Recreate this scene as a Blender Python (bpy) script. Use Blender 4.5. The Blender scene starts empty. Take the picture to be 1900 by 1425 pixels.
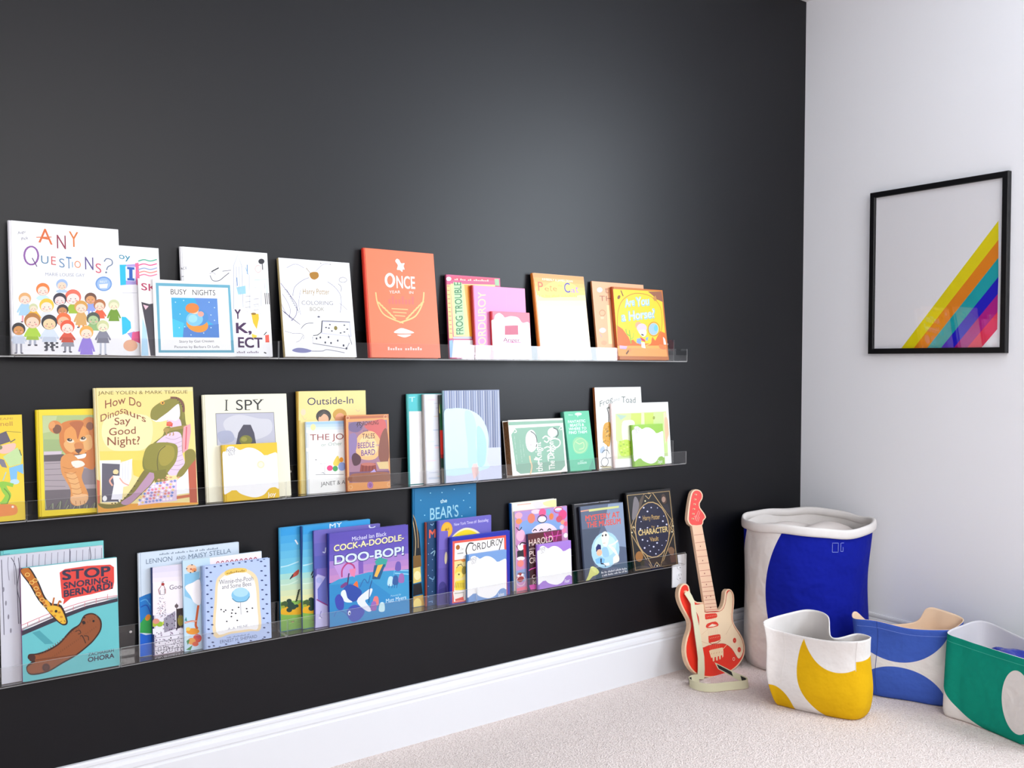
import bpy, bmesh, math, random
from mathutils import Vector, Matrix
D = bpy.data; SC = bpy.context.scene; COL = SC.collection; PI = math.pi

# ------------------------------------------------------------------ camera
cam = D.objects.new('camera', D.cameras.new('camera')); COL.objects.link(cam); SC.camera = cam
cam.data.sensor_width = 36; cam.data.lens = 36*1676.5/1900; cam.data.clip_start = .02
_y, _p, _r = .62744, -.0224, .00502
_f = Vector((math.sin(_y)*math.cos(_p), math.cos(_y)*math.cos(_p), math.sin(_p)))
_a = Vector((math.cos(_y), -math.sin(_y), 0)); _u = _a.cross(_f)
_a2 = _a*math.cos(_r)+_u*math.sin(_r); _u2 = -_a*math.sin(_r)+_u*math.cos(_r)
cam.matrix_world = Matrix(((_a2.x, _u2.x, -_f.x, -3.07325), (_a2.y, _u2.y, -_f.y, -2.25494), (_a2.z, _u2.z, -_f.z, 1.09157), (0, 0, 0, 1)))

# ------------------------------------------------------------------ light: daylight through the right window, fill through an added one behind
SC.view_settings.view_transform = 'Standard'; SC.view_settings.look = 'None'; SC.view_settings.gamma = 1; SC.view_settings.use_curve_mapping = False
SC.view_settings.exposure = EXPO = .0
SC.cycles.transparent_max_bounces = 24; SC.cycles.max_bounces = 10; SC.cycles.diffuse_bounces = 6; SC.cycles.caustics_reflective = False
world = D.worlds.new('sky'); SC.world = world; world.use_nodes = True
_nt = world.node_tree; _bg = _nt.nodes['Background']
_bg.inputs[0].default_value = (.86, .93, 1, 1); _bg.inputs[1].default_value = 1.2      # bright overcast sky
def window_light(name, loc, rot, sx, sy, power, col):
    l = D.lights.new(name, 'AREA'); l.shape = 'RECTANGLE'; l.size = sx; l.size_y = sy; l.energy = power; l.color = col
    o = D.objects.new(name, l); COL.objects.link(o); o.location = loc; o.rotation_euler = rot; o.visible_camera = True; return o
WR = dict(y0=-2.75, y1=-1.19, z0=.92, z1=2.36)          # window in the right wall, past the frame's right edge
WF = dict(x0=-3.9, x1=-.9, z0=1.5, z1=2.42)            # added high opening behind the camera, placed for fill and wall sheen
YB, XL, ZC = -4.2, -4.7, 2.536
window_light('daylight_right', (.06, (WR['y0']+WR['y1'])/2, (WR['z0']+WR['z1'])/2), (0, PI/2, 0), WR['z1']-WR['z0'], WR['y1']-WR['y0'], 101, (.82, .91, 1))
window_light('fill_behind', ((WF['x0']+WF['x1'])/2, YB-.06, (WF['z0']+WF['z1'])/2), (PI/2, 0, 0), WF['x1']-WF['x0'], WF['z1']-WF['z0'], 80, (1, .97, .96))  # added fill lamp, brightens the room and the dark wall's upper sheen

# ------------------------------------------------------------------ materials
def lin(h):
    if not isinstance(h, str): return tuple(h)
    o = []
    for i in (0, 2, 4):
        c = int(h[i:i+2], 16)/255; o.append(c/12.92 if c <= .04045 else ((c+.055)/1.055)**2.4)
    return tuple(o)
_M = {}
def mat(name, col, rough=.6, k=1, spec=.5, bump=0, bscale=200, metal=0, var=0, vscale=30, sheen=0):
    if name in _M: return _M[name]
    m = D.materials.new(name); m.use_nodes = True; nt = m.node_tree; b = nt.nodes['Principled BSDF']
    c = [v*k for v in lin(col)]
    b.inputs['Base Color'].default_value = (*c, 1); b.inputs['Roughness'].default_value = rough
    b.inputs['Specular IOR Level'].default_value = spec; b.inputs['Metallic'].default_value = metal
    if sheen: b.inputs['Sheen Weight'].default_value = sheen
    if bump or var:
        tc = nt.nodes.new('ShaderNodeTexCoord')
    if bump:
        n = nt.nodes.new('ShaderNodeTexNoise'); n.inputs['Scale'].default_value = bscale; n.inputs['Detail'].default_value = 4
        bp = nt.nodes.new('ShaderNodeBump'); bp.inputs['Strength'].default_value = bump; bp.inputs['Distance'].default_value = .002
        nt.links.new(tc.outputs['Object'], n.inputs['Vector']); nt.links.new(n.outputs['Fac'], bp.inputs['Height']); nt.links.new(bp.outputs[0], b.inputs['Normal'])
    if var:
        n = nt.nodes.new('ShaderNodeTexNoise'); n.inputs['Scale'].default_value = vscale; n.inputs['Detail'].default_value = 6
        r = nt.nodes.new('ShaderNodeValToRGB'); r.color_ramp.elements[0].position = .3; r.color_ramp.elements[1].position = .7
        r.color_ramp.elements[0].color = (*[v*(1-var) for v in c], 1); r.color_ramp.elements[1].color = (*[min(1, v*(1+var)) for v in c], 1)
        nt.links.new(tc.outputs['Object'], n.inputs['Vector']); nt.links.new(n.outputs['Fac'], r.inputs[0]); nt.links.new(r.outputs[0], b.inputs['Base Color'])
    _M[name] = m; return m
def print_mat(name, rough, spec, k=.80):
    """printed surface: ink colours stored on the faces"""
    m = D.materials.new(name); m.use_nodes = True; nt = m.node_tree; b = nt.nodes['Principled BSDF']
    a = nt.nodes.new('ShaderNodeAttribute'); a.attribute_name = 'ink'
    g = nt.nodes.new('ShaderNodeVectorMath'); g.operation = 'SCALE'; g.inputs['Scale'].default_value = k
    nt.links.new(a.outputs['Color'], g.inputs[0]); nt.links.new(g.outputs[0], b.inputs['Base Color'])
    b.inputs['Roughness'].default_value = rough; b.inputs['Specular IOR Level'].default_value = spec
    return m
PRINT = print_mat('printed_cover', .38, .4)
PRINTM = print_mat('printed_matte', .6, .3, .95)
def acrylic(name, tint, edge):
    m = D.materials.new(name); m.use_nodes = True; nt = m.node_tree; nt.nodes.remove(nt.nodes['Principled BSDF'])
    out = nt.nodes['Material Output']; fr = nt.nodes.new('ShaderNodeFresnel'); ge = nt.nodes.new('ShaderNodeNewGeometry'); io = nt.nodes.new('ShaderNodeMath'); io.operation = 'MULTIPLY_ADD'
    io.inputs[1].default_value = 1/1.49-1.49; io.inputs[2].default_value = 1.49; nt.links.new(ge.outputs['Backfacing'], io.inputs[0]); nt.links.new(io.outputs[0], fr.inputs[0])
    tr = nt.nodes.new('ShaderNodeBsdfTransparent'); tr.inputs[0].default_value = (*tint, 1)
    gl = nt.nodes.new('ShaderNodeBsdfGlossy'); gl.inputs['Roughness'].default_value = .02
    k1 = nt.nodes.new('ShaderNodeMath'); k1.operation = 'MULTIPLY_ADD'; k1.inputs[1].default_value = -1.85; k1.inputs[2].default_value = 1.85; nt.links.new(ge.outputs['Backfacing'], k1.inputs[0])
    k2 = nt.nodes.new('ShaderNodeMath'); k2.operation = 'MULTIPLY'; k2.use_clamp = True; nt.links.new(fr.outputs[0], k2.inputs[0]); nt.links.new(k1.outputs[0], k2.inputs[1])   # both faces of the thin sheet together
    mx = nt.nodes.new('ShaderNodeMixShader'); nt.links.new(k2.outputs[0], mx.inputs[0]); nt.links.new(tr.outputs[0], mx.inputs[1]); nt.links.new(gl.outputs[0], mx.inputs[2])
    last = mx
    if edge:
        df = nt.nodes.new('ShaderNodeBsdfDiffuse'); df.inputs[0].default_value = (.8, .82, .84, 1)
        m2 = nt.nodes.new('ShaderNodeMixShader'); m2.inputs[0].default_value = edge
        nt.links.new(mx.outputs[0], m2.inputs[1]); nt.links.new(df.outputs[0], m2.inputs[2]); last = m2
    nt.links.new(last.outputs[0], out.inputs[0]); return m
ACR = acrylic('clear_acrylic', (.985, .985, .985), 0); ACE = acrylic('acrylic_cut_edge', (.9, .9, .9), .42)
GLASS = acrylic('picture_glass', (1, 1, 1), 0)
def carpet_mat():
    m = mat('carpet_pile', 'dccec8', .95, spec=.1, sheen=.25); nt = m.node_tree; b = nt.nodes['Principled BSDF']
    tc = nt.nodes.new('ShaderNodeTexCoord')
    v = nt.nodes.new('ShaderNodeTexVoronoi'); v.inputs['Scale'].default_value = 210; v.inputs['Randomness'].default_value = 1
    n = nt.nodes.new('ShaderNodeTexNoise'); n.inputs['Scale'].default_value = 90; n.inputs['Detail'].default_value = 8; n.inputs['Roughness'].default_value = .75
    ad = nt.nodes.new('ShaderNodeMath'); ad.operation = 'MULTIPLY_ADD'; ad.inputs[1].default_value = .7
    r = nt.nodes.new('ShaderNodeValToRGB')
    r.color_ramp.elements[0].position = .35; r.color_ramp.elements[0].color = (*lin('c2aaa0'), 1); r.color_ramp.elements[1].position = .85; r.color_ramp.elements[1].color = (*lin('f1e2db'), 1)
    bp = nt.nodes.new('ShaderNodeBump'); bp.inputs['Strength'].default_value = .9; bp.inputs['Distance'].default_value = .006
    for t in (v, n): nt.links.new(tc.outputs['Object'], t.inputs['Vector'])
    nt.links.new(v.outputs['Distance'], ad.inputs[0]); nt.links.new(n.outputs['Fac'], ad.inputs[2])
    nt.links.new(ad.outputs[0], r.inputs[0]); nt.links.new(r.outputs[0], b.inputs['Base Color']); nt.links.new(ad.outputs[0], bp.inputs['Height']); nt.links.new(bp.outputs[0], b.inputs['Normal'])
    return m
DARK = mat('charcoal_wall_paint', (.0009, .0011, .0028), .42, spec=.33)
WHITE = mat('white_wall_paint', (.86, .87, .90), .8, spec=.2, bump=.04, bscale=300)
DIM = mat('grey_wall_paint', (.10, .10, .11), .8, spec=.2)
CEIL = mat('ceiling_paint', (.82, .82, .83), .9, spec=.1)
TRIM = mat('trim_gloss_paint', (.70, .705, .73), .35)
CANVAS = mat('natural_canvas', 'efeae6', .9, k=.86, spec=.15, bump=.35, bscale=900, var=.04, vscale=14)

# ------------------------------------------------------------------ mesh helpers
def tag(o, label, cat, group=None, kind=None):
    if label: o['label'] = label
    if cat: o['category'] = cat
    if group: o['group'] = group
    if kind: o['kind'] = kind
    return o
def empty(name, loc, rot=(0, 0, 0)):
    o = D.objects.new(name, None); COL.objects.link(o); o.location = loc; o.rotation_euler = rot; o.empty_display_size = .02; return o
class MB:
    def __init__(s): s.v = []; s.f = []; s.mi = []; s.ink = []
    def face(s, pts, mi=0, ink=(1, 1, 1)):
        n = len(s.v); s.v += [tuple(p) for p in pts]; s.f.append(tuple(range(n, n+len(pts)))); s.mi.append(mi); s.ink.append(ink)
    def mesh(s, pts, faces, mi=0, ink=(1, 1, 1)):
        n = len(s.v); s.v += [tuple(p) for p in pts]
        for f in faces: s.f.append(tuple(n+i for i in f)); s.mi.append(mi); s.ink.append(ink)
    def box(s, x0, x1, y0, y1, z0, z1, mi=0, ink=(1, 1, 1), c=0):
        """box; c > 0 chamfers the vertical and horizontal edges through an inset cage"""
        if not c:
            P = [(x, y, z) for x in (x0, x1) for y in (y0, y1) for z in (z0, z1)]
            s.mesh(P, [(0, 1, 3, 2), (4, 6, 7, 5), (0, 4, 5, 1), (2, 3, 7, 6), (0, 2, 6, 4), (1, 5, 7, 3)], mi, ink); return
        bm = bmesh.new(); bmesh.ops.create_cube(bm, size=1)
        for v in bm.verts: v.co = Vector(((x0+x1)/2+v.co.x*(x1-x0), (y0+y1)/2+v.co.y*(y1-y0), (z0+z1)/2+v.co.z*(z1-z0)))
        bmesh.ops.bevel(bm, geom=list(bm.edges), offset=c, segments=2, profile=.5, affect='EDGES')
        bm.verts.index_update()
        s.mesh([v.co[:] for v in bm.verts], [tuple(v.index for v in f.verts) for f in bm.faces], mi, ink); bm.free()
    def prism(s, prof, fn0, fn1, mi=0, ink=(1, 1, 1), caps=True):
        """profile points mapped by fn0 and fn1 to the two ends"""
        n = len(prof); P = [fn0(p) for p in prof]+[fn1(p) for p in prof]
        F = [(i, (i+1) % n, n+(i+1) % n, n+i) for i in range(n)]
        if caps: F += [tuple(range(n-1, -1, -1)), tuple(range(n, 2*n))]
        s.mesh(P, F, mi, ink)
    def tube(s, pts, r, seg=8, closed=False, mi=0, ink=(1, 1, 1), sx=1):
        n = len(pts); P = []; F = []
        for i, p in enumerate(pts):
            p = Vector(p); a = Vector(pts[(i-1) % n] if closed or i else pts[0]); b = Vector(pts[(i+1) % n] if closed or i < n-1 else pts[-1])
            t = (b-a).normalized(); h = Vector((0, 0, 1)) if abs(t.z) < .9 else Vector((1, 0, 0))
            u = t.cross(h).normalized(); w = u.cross(t)
            for k in range(seg):
                q = 2*PI*k/seg; P.append(p+u*r*math.cos(q)+w*r*sx*math.sin(q))
        for i in range(n if closed else n-1):
            for k in range(seg): F.append((i*seg+k, i*seg+(k+1) % seg, ((i+1) % n)*seg+(k+1) % seg, ((i+1) % n)*seg+k))
        if not closed: F += [tuple(range(seg-1, -1, -1)), tuple(range((n-1)*seg, n*seg))]
        s.mesh(P, F, mi, ink)
    def build(s, name, mats, parent=None, smooth=False, ink=False):
        me = D.meshes.new(name); me.from_pydata(s.v, [], s.f)
        for m in (mats if isinstance(mats, (list, tuple)) else [mats]): me.materials.append(m)
        me.polygons.foreach_set('material_index', s.mi)
        if ink:
            at = me.attributes.new('ink', 'FLOAT_COLOR', 'FACE')
            at.data.foreach_set('color', [c for k in s.ink for c in (*k[:3], 1)])
        me.polygons.foreach_set('use_smooth', [smooth]*len(s.f))
        me.update(); o = D.objects.new(name, me); COL.objects.link(o)
        if parent: o.parent = parent
        return o
def wnormals(o):
    bm = bmesh.new(); bm.from_mesh(o.data); bmesh.ops.remove_doubles(bm, verts=bm.verts, dist=1e-6); bmesh.ops.recalc_face_normals(bm, faces=bm.faces); bm.to_mesh(o.data); bm.free(); return o
_G = {}
def glyphs(text, bold):
    """flat outlines of a line of lettering, scaled to unit width and cap height"""
    k = (text, bold)
    if k not in _G:
        cu = D.curves.new('lettering', 'FONT'); cu.body = text; cu.size = 1; cu.resolution_u = 4; cu.fill_mode = 'FRONT'
        ob = D.objects.new('lettering', cu); COL.objects.link(ob); bpy.context.view_layer.update()
        me = D.meshes.new_from_object(ob.evaluated_get(bpy.context.evaluated_depsgraph_get()))
        V = [v.co.copy() for v in me.vertices]; F = [tuple(p.vertices) for p in me.polygons]
        D.objects.remove(ob); D.curves.remove(cu); D.meshes.remove(me)
        x0 = min(v.x for v in V); x1 = max(v.x for v in V)
        d = bold*.22; n = len(V); S = [(0, 0)] if d < .003 else [(-d, -d), (d, -d), (d, d), (-d, d)]
        _G[k] = ([[((v.x+a-x0)/(x1-x0), (v.y+b)/.69) for v in V] for a, b in S], F)
    return _G[k]
def soft(p, closed):
    """rounded path through the points"""
    n = len(p); o = []; g = (lambda i: p[i % n]) if closed else (lambda i: p[max(0, min(n-1, i))])
    for i in range(n if closed else n-1):
        a, b, c, d = g(i-1), g(i), g(i+1), g(i+2)
        for t in (0, .25, .5, .75): o.append(tuple(.5*(2*b[k]+(c[k]-a[k])*t+(2*a[k]-5*b[k]+4*c[k]-d[k])*t*t+(3*b[k]-a[k]-3*c[k]+d[k])*t**3) for k in (0, 1)))
    return o if closed else o+[p[-1]]
class Ink:
    """flat printed shapes laid on a plane: each stacks a hair above whatever it overlaps"""
    def __init__(s, mb, place, w, h, step=1.6e-5, base=8e-5, inset=.0008):
        s.mb = mb; s.place = place; s.w = w; s.h = h; s.step = step; s.base = base; s.i = inset; s.lay = []; s.g = 1
    def level(s, xs, ys):
        b = (min(xs), max(xs), min(ys), max(ys)); l = 0
        for a, k in s.lay:
            if a[0] < b[1] and b[0] < a[1] and a[2] < b[3] and b[2] < a[3]: l = max(l, k+1)
        s.lay.append((b, l)); return s.base+min(l, 70)*s.step
    def put(s, pts, faces, col, at=None):
        i = s.i; P = [(min(max(x, i), s.w-i), min(max(y, i), s.h-i)) for x, y in pts]
        d = s.level([p[0] for p in P], [p[1] for p in P]) if at is None else at; s.mb.mesh([s.place(x, y, d) for x, y in P], faces, 0, [c**s.g for c in lin(col)]); return d
    def poly(s, col, pts): s.put(pts, [tuple(range(len(pts)))], col)
    def ell(s, col, x, y, ax, ay, bx, by, n=20): s.poly(col, [(x+ax*math.cos(2*PI*k/n)+bx*math.sin(2*PI*k/n), y+ay*math.cos(2*PI*k/n)+by*math.sin(2*PI*k/n)) for k in range(n)])
    def line(s, col, w, pts):
        n = len(pts); A = []; B = []; cl = n > 3 and abs(pts[0][0]-pts[-1][0])+abs(pts[0][1]-pts[-1][1]) < 1e-6
        for i, p in enumerate(pts):
            a = pts[i-1] if i else (pts[-2] if cl else p); b = pts[i+1] if i < n-1 else (pts[1] if cl else p)
            dx, dy = b[0]-a[0], b[1]-a[1]; l = math.hypot(dx, dy) or 1; A.append((p[0]-dy/l*w/2, p[1]+dx/l*w/2)); B.append((p[0]+dy/l*w/2, p[1]-dx/l*w/2))
        s.put(A+B, [(i, i+1, n+i+1, n+i) for i in range(n-1)], col)
    def text(s, col, t, x, y, wx, wy, hx, hy, bold):
        W, F = glyphs(t, bold); d = None
        for i, V in enumerate(W): d = s.put([(x+wx*a+hx*b, y+wy*a+hy*b) for a, b in V], F, col, d if d is None else d+5e-6)
    def run(s, ops, q=.0002):
        for o in ops:
            k = o[0]
            if k == 'p': s.poly(o[1], [(o[2][i]*q, o[2][i+1]*q) for i in range(0, len(o[2]), 2)])
            elif k == 'e': s.ell(o[1], *[v*q for v in o[2:]], n=12 if max(abs(v) for v in o[4:]) < 12 else 22)
            elif k == 'l': s.line(o[1], o[2]*q, [(o[3][i]*q, o[3][i+1]*q) for i in range(0, len(o[3]), 2)])
            elif k == 'g':                                        # printed colour fade from top to bottom
                c0, c1, n, p = lin(o[1]), lin(o[2]), o[3], [v*q for v in o[4]]
                for i in range(n):
                    a, b, m = i/n, (i+1)/n, (i+.5)/n; mx = lambda u, w, t: (p[u]+(p[w]-p[u])*t, p[u+1]+(p[w+1]-p[u+1])*t)
                    s.poly([c0[j]+(c1[j]-c0[j])*m for j in range(3)], [mx(0, 6, a), mx(2, 4, a), mx(2, 4, b), mx(0, 6, b)])
            elif k == 'q': s.poly(o[1], soft([(o[2][i]*q, o[2][i+1]*q) for i in range(0, len(o[2]), 2)], True))
            elif k == 'c': s.line(o[1], o[2]*q, soft([(o[3][i]*q, o[3][i+1]*q) for i in range(0, len(o[3]), 2)], False))
            elif k == 't': s.text(o[1], o[2], *[v*q for v in o[3:9]], o[9])

# ------------------------------------------------------------------ the room
def structure(name, mb, m, smooth=False):
    o = mb.build(name, m, None, smooth); o['kind'] = 'structure'; return o
mb = MB(); mb.box(XL-.1, .1, 0, .1, -.1, ZC+.1); structure('wall_back', mb, DARK)
mb = MB()
for a in ((YB-.1, WR['y0'], 0, ZC), (WR['y1'], -.0, 0, ZC), (WR['y0'], WR['y1'], 0, WR['z0']), (WR['y0'], WR['y1'], WR['z1'], ZC)): mb.box(0, .1, *a)
structure('wall_right', mb, WHITE)
mb = MB()
for a in ((XL-.1, WF['x0'], 0, ZC), (WF['x1'], 0, 0, ZC), (WF['x0'], WF['x1'], 0, WF['z0']), (WF['x0'], WF['x1'], WF['z1'], ZC)): mb.box(a[0], a[1], YB-.1, YB, a[2], a[3])
structure('wall_front', mb, DIM)
mb = MB(); mb.box(XL-.1, XL, YB-.1, 0, 0, ZC); structure('wall_left', mb, WHITE)
mb = MB(); mb.box(XL-.1, .1, YB-.1, .1, ZC, ZC+.1); structure('ceiling', mb, CEIL)
mb = MB(); mb.box(XL-.1, .1, YB-.1, .1, -.1, 0); structure('floor', mb, carpet_mat())
BP = [(0, 0), (.0155, 0), (.0155, .121), (.0118, .1245), (.0118, .1275), (.0135, .131), (.0125, .141), (.0100, .148), (.0076, .1500), (.0076, .1535), (.0090, .156), (.0085, .162), (.006, .1665), (0, .1673)]
mb = MB(); mb.prism(BP, lambda p: (XL, -p[0], p[1]), lambda p: (-p[0], -p[0], p[1])); structure('baseboard_back', mb, TRIM)
mb = MB(); mb.prism(BP, lambda p: (-p[0], -p[0], p[1]), lambda p: (-p[0], YB, p[1])); structure('baseboard_right', mb, TRIM)
def window(name, fn, a0, a1, z0, z1):
    mb = MB(); t = .035
    for u0, u1, v0, v1 in ((a0+t, a1-t, z0, z0+t), (a0+t, a1-t, z1-t, z1), (a0, a0+t, z0, z1), (a1-t, a1, z0, z1), (a0+t, a1-t, (z0+z1)/2-.02, (z0+z1)/2+.02)): mb.box(*fn(u0, u1, v0, v1))
    structure(name, mb, TRIM)
window('window_1', lambda u0, u1, v0, v1: (.002, .04, u0, u1, v0, v1), WR['y0'], WR['y1'], WR['z0'], WR['z1'])
window('added_window', lambda u0, u1, v0, v1: (u0, u1, YB-.04, YB-.002, v0, v1), WF['x0'], WF['x1'], WF['z0'], WF['z1'])  # unseen frame for the added rear opening that holds the fill lamp

# ------------------------------------------------------------------ clear acrylic book ledges
LD, LT = .0668, .0035
LZ = (.39056, .74452, 1.10056)                         # undersides of the three rows
SCREW = mat('screw_steel', (.55, .55, .56), .25, metal=1)
def ledge(x0, x1, z, label):
    x0 += .0012; x1 -= .0012
    r = empty('acrylic_ledge', (x0, 0, z)); tag(r, label, 'book ledge', 'clear acrylic ledges on the dark wall')
    w = x1-x0; mb = MB(); y0 = -LD; G = .0004
    def slab(ya, yb, za, zb): mb.box(0, w, ya, yb, za, zb)
    # back flange, base and upturned lip as one bent sheet; cut edges catch the light
    P = [(-G, .078), (-G, .004), (-.003, .0), (y0+.003, 0), (y0, .003), (y0, .045), (y0+LT, .045), (y0+LT, .005), (y0+.005, .004), (-LT-.003, .004), (-LT-G, .007), (-LT-G, .078)]
    n = len(P); V = [(x, y, zz) for x in (0, w) for y, zz in P]
    for i in range(n):
        j = (i+1) % n; mi = 1 if i in (2, 3, 5, 11) else 0
        if i == 2: mi = 0
        mb.mesh([V[i], V[j], V[n+j], V[n+i]], [(0, 1, 2, 3)], mi)
    for o in (0, n):
        q = V[o:o+n]
        for a in ((0, 1, 10, 11), (1, 2, 9, 10), (2, 3, 8, 9), (3, 4, 7, 8), (4, 5, 6, 7)): mb.face([q[k] for k in a], 1)
    b = wnormals(mb.build('tray', [ACR, ACE], r))
    for f in (.035, w/2, w-.035):
        mb = MB(); pr = [(math.cos(2*PI*k/14)*.0045, math.sin(2*PI*k/14)*.0045) for k in range(14)]
        mb.prism(pr, lambda p: (f+p[0], -LT-G-.0001, .062+p[1]), lambda p: (f+p[0]*.7, -LT-G-.0022, .062+p[1]*.7)); mb.build('screw', SCREW, r)
    return r
for x0, x1, z, l in (
    (-1.620, -.732, LZ[2], 'clear acrylic ledge at the top row right end, under the orange and yellow books'),
    (-2.212, -1.620, LZ[2], 'clear acrylic ledge in the top row under the line-drawn and salmon-orange books'),
    (-2.800, -2.212, LZ[2], 'clear acrylic ledge in the top row under the white crowd-of-children book'),
    (-3.39, -2.800, LZ[2], 'clear acrylic ledge cut by the left edge of the photo in the top row'),
    (-1.607, -.732, LZ[1], 'clear acrylic ledge at the right end of the middle row, under the green books'),
    (-2.193, -1.607, LZ[1], 'clear acrylic ledge in the middle row under the brown ornate book and the silver books'),
    (-2.779, -2.193, LZ[1], 'clear acrylic ledge in the middle row under the lion and dinosaur books'),
    (-3.37, -2.779, LZ[1], 'clear acrylic ledge cut by the left edge of the photo in the middle row'),
    (-1.609, -.732, LZ[0], 'clear acrylic ledge at the right end of the bottom row, nearest the wall outlet'),
    (-2.189, -1.609, LZ[0], 'clear acrylic ledge in the bottom row under the purple farmyard book'),
    (-2.590, -2.189, LZ[0], 'clear acrylic ledge in the bottom row under the light blue group of books'),
    (-3.19, -2.590, LZ[0], 'clear acrylic ledge in the bottom row under the teal swimming pool book')): ledge(x0, x1, z, l)

# ------------------------------------------------------------------ books
def page_mat():
    m = mat('page_edges', 'f4efe2', .9, k=.85, spec=.1); nt = m.node_tree; b = nt.nodes['Principled BSDF']
    tc = nt.nodes.new('ShaderNodeTexCoord'); w = nt.nodes.new('ShaderNodeTexWave'); w.bands_direction = 'Y'; w.inputs['Scale'].default_value = 450; w.inputs['Distortion'].default_value = 1
    r = nt.nodes.new('ShaderNodeValToRGB'); r.color_ramp.elements[0].color = (*[c*.62 for c in lin('efe6d2')], 1); r.color_ramp.elements[1].color = (*[c*.86 for c in lin('f6f1e6')], 1)
    nt.links.new(tc.outputs['Object'], w.inputs['Vector']); nt.links.new(w.outputs['Fac'], r.inputs[0]); nt.links.new(r.outputs[0], b.inputs['Base Color']); return m
PAGES = page_mat()
BROWNP = mat('brown_page_edges', 'a87850', .85, k=.9, spec=.1, var=.35, vscale=220)
ROWS = ('books on the bottom ledge', 'books on the middle ledge', 'books on the top ledge')
def make_book(label, row, kind, x, yoff, lean, w, h, t, base, spine, ops, depth=1.2):
    y = -LD+.0045+yoff
    r = empty('book', (x, y, LZ[row]+.0041+t*math.sin(lean)), (-lean, 0, 0)); tag(r, label, 'book', ROWS[row])
    cb, sp = [c**1.2 for c in lin(base)], [c**1.2 for c in lin(spine)]; mb = MB(); ms = MB(); mp = MB()
    if kind == 'h':
        b, j = .0024, .0062
        mb.box(j, w, 0, b, 0, h, 0, cb, .0006); mb.box(j, w, t-b, t, 0, h, 0, cb, .0006)
        if base == 'fbf6ec': mb.box(0, j, 0, b, 0, h, 0, cb, .0006); mb.box(0, j, t-b, t, 0, h, 0, cb, .0006)
        else: mb.box(.003, j+.0005, .0012, .0022, .0003, h-.0003, 0, cb); mb.box(.003, j+.0005, t-.0022, t-.0012, .0003, h-.0003, 0, cb)
        pr = [(.0042-.0042*math.sin(PI*k/8), t/2-(t/2-.0002)*math.cos(PI*k/8)) for k in range(9)]
        if base == 'fbf6ec':                                       # this one stands fore-edge first: spine on the far side
            ms.prism(pr, lambda p: (w+.003-p[0], p[1], .0002), lambda p: (w+.003-p[0], p[1], h-.0002), 0, sp); mp.box(.0015, w-.0015, b, t-b, .0035, h-.0035)
        else:
            ms.prism(pr, lambda p: (p[0], p[1], .0002), lambda p: (p[0], p[1], h-.0002), 0, sp); mp.box(.0044, w-.004, b, t-b, .0035, h-.0035)
    else:
        mb.box(.0004, w, 0, .0005, 0, h, 0, cb); mb.box(.0004, w, t-.0005, t, 0, h, 0, cb)
        ms.box(0, .0006, 0, t, 0, h, 0, sp); mp.box(.0008, w-.0004, .0005, t-.0005, .0003, h-.0003)
    k = Ink(mb, lambda u, v, d: (u, -d, v), w, h); k.g = depth; k.run(ops)
    mb.build('cover', PRINT, r, ink=True); s = ms.build('spine', PRINT, r, ink=True)
    mp.build('pages', BROWNP if base == 'fbf6ec' else PAGES, r)
    return r
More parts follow.
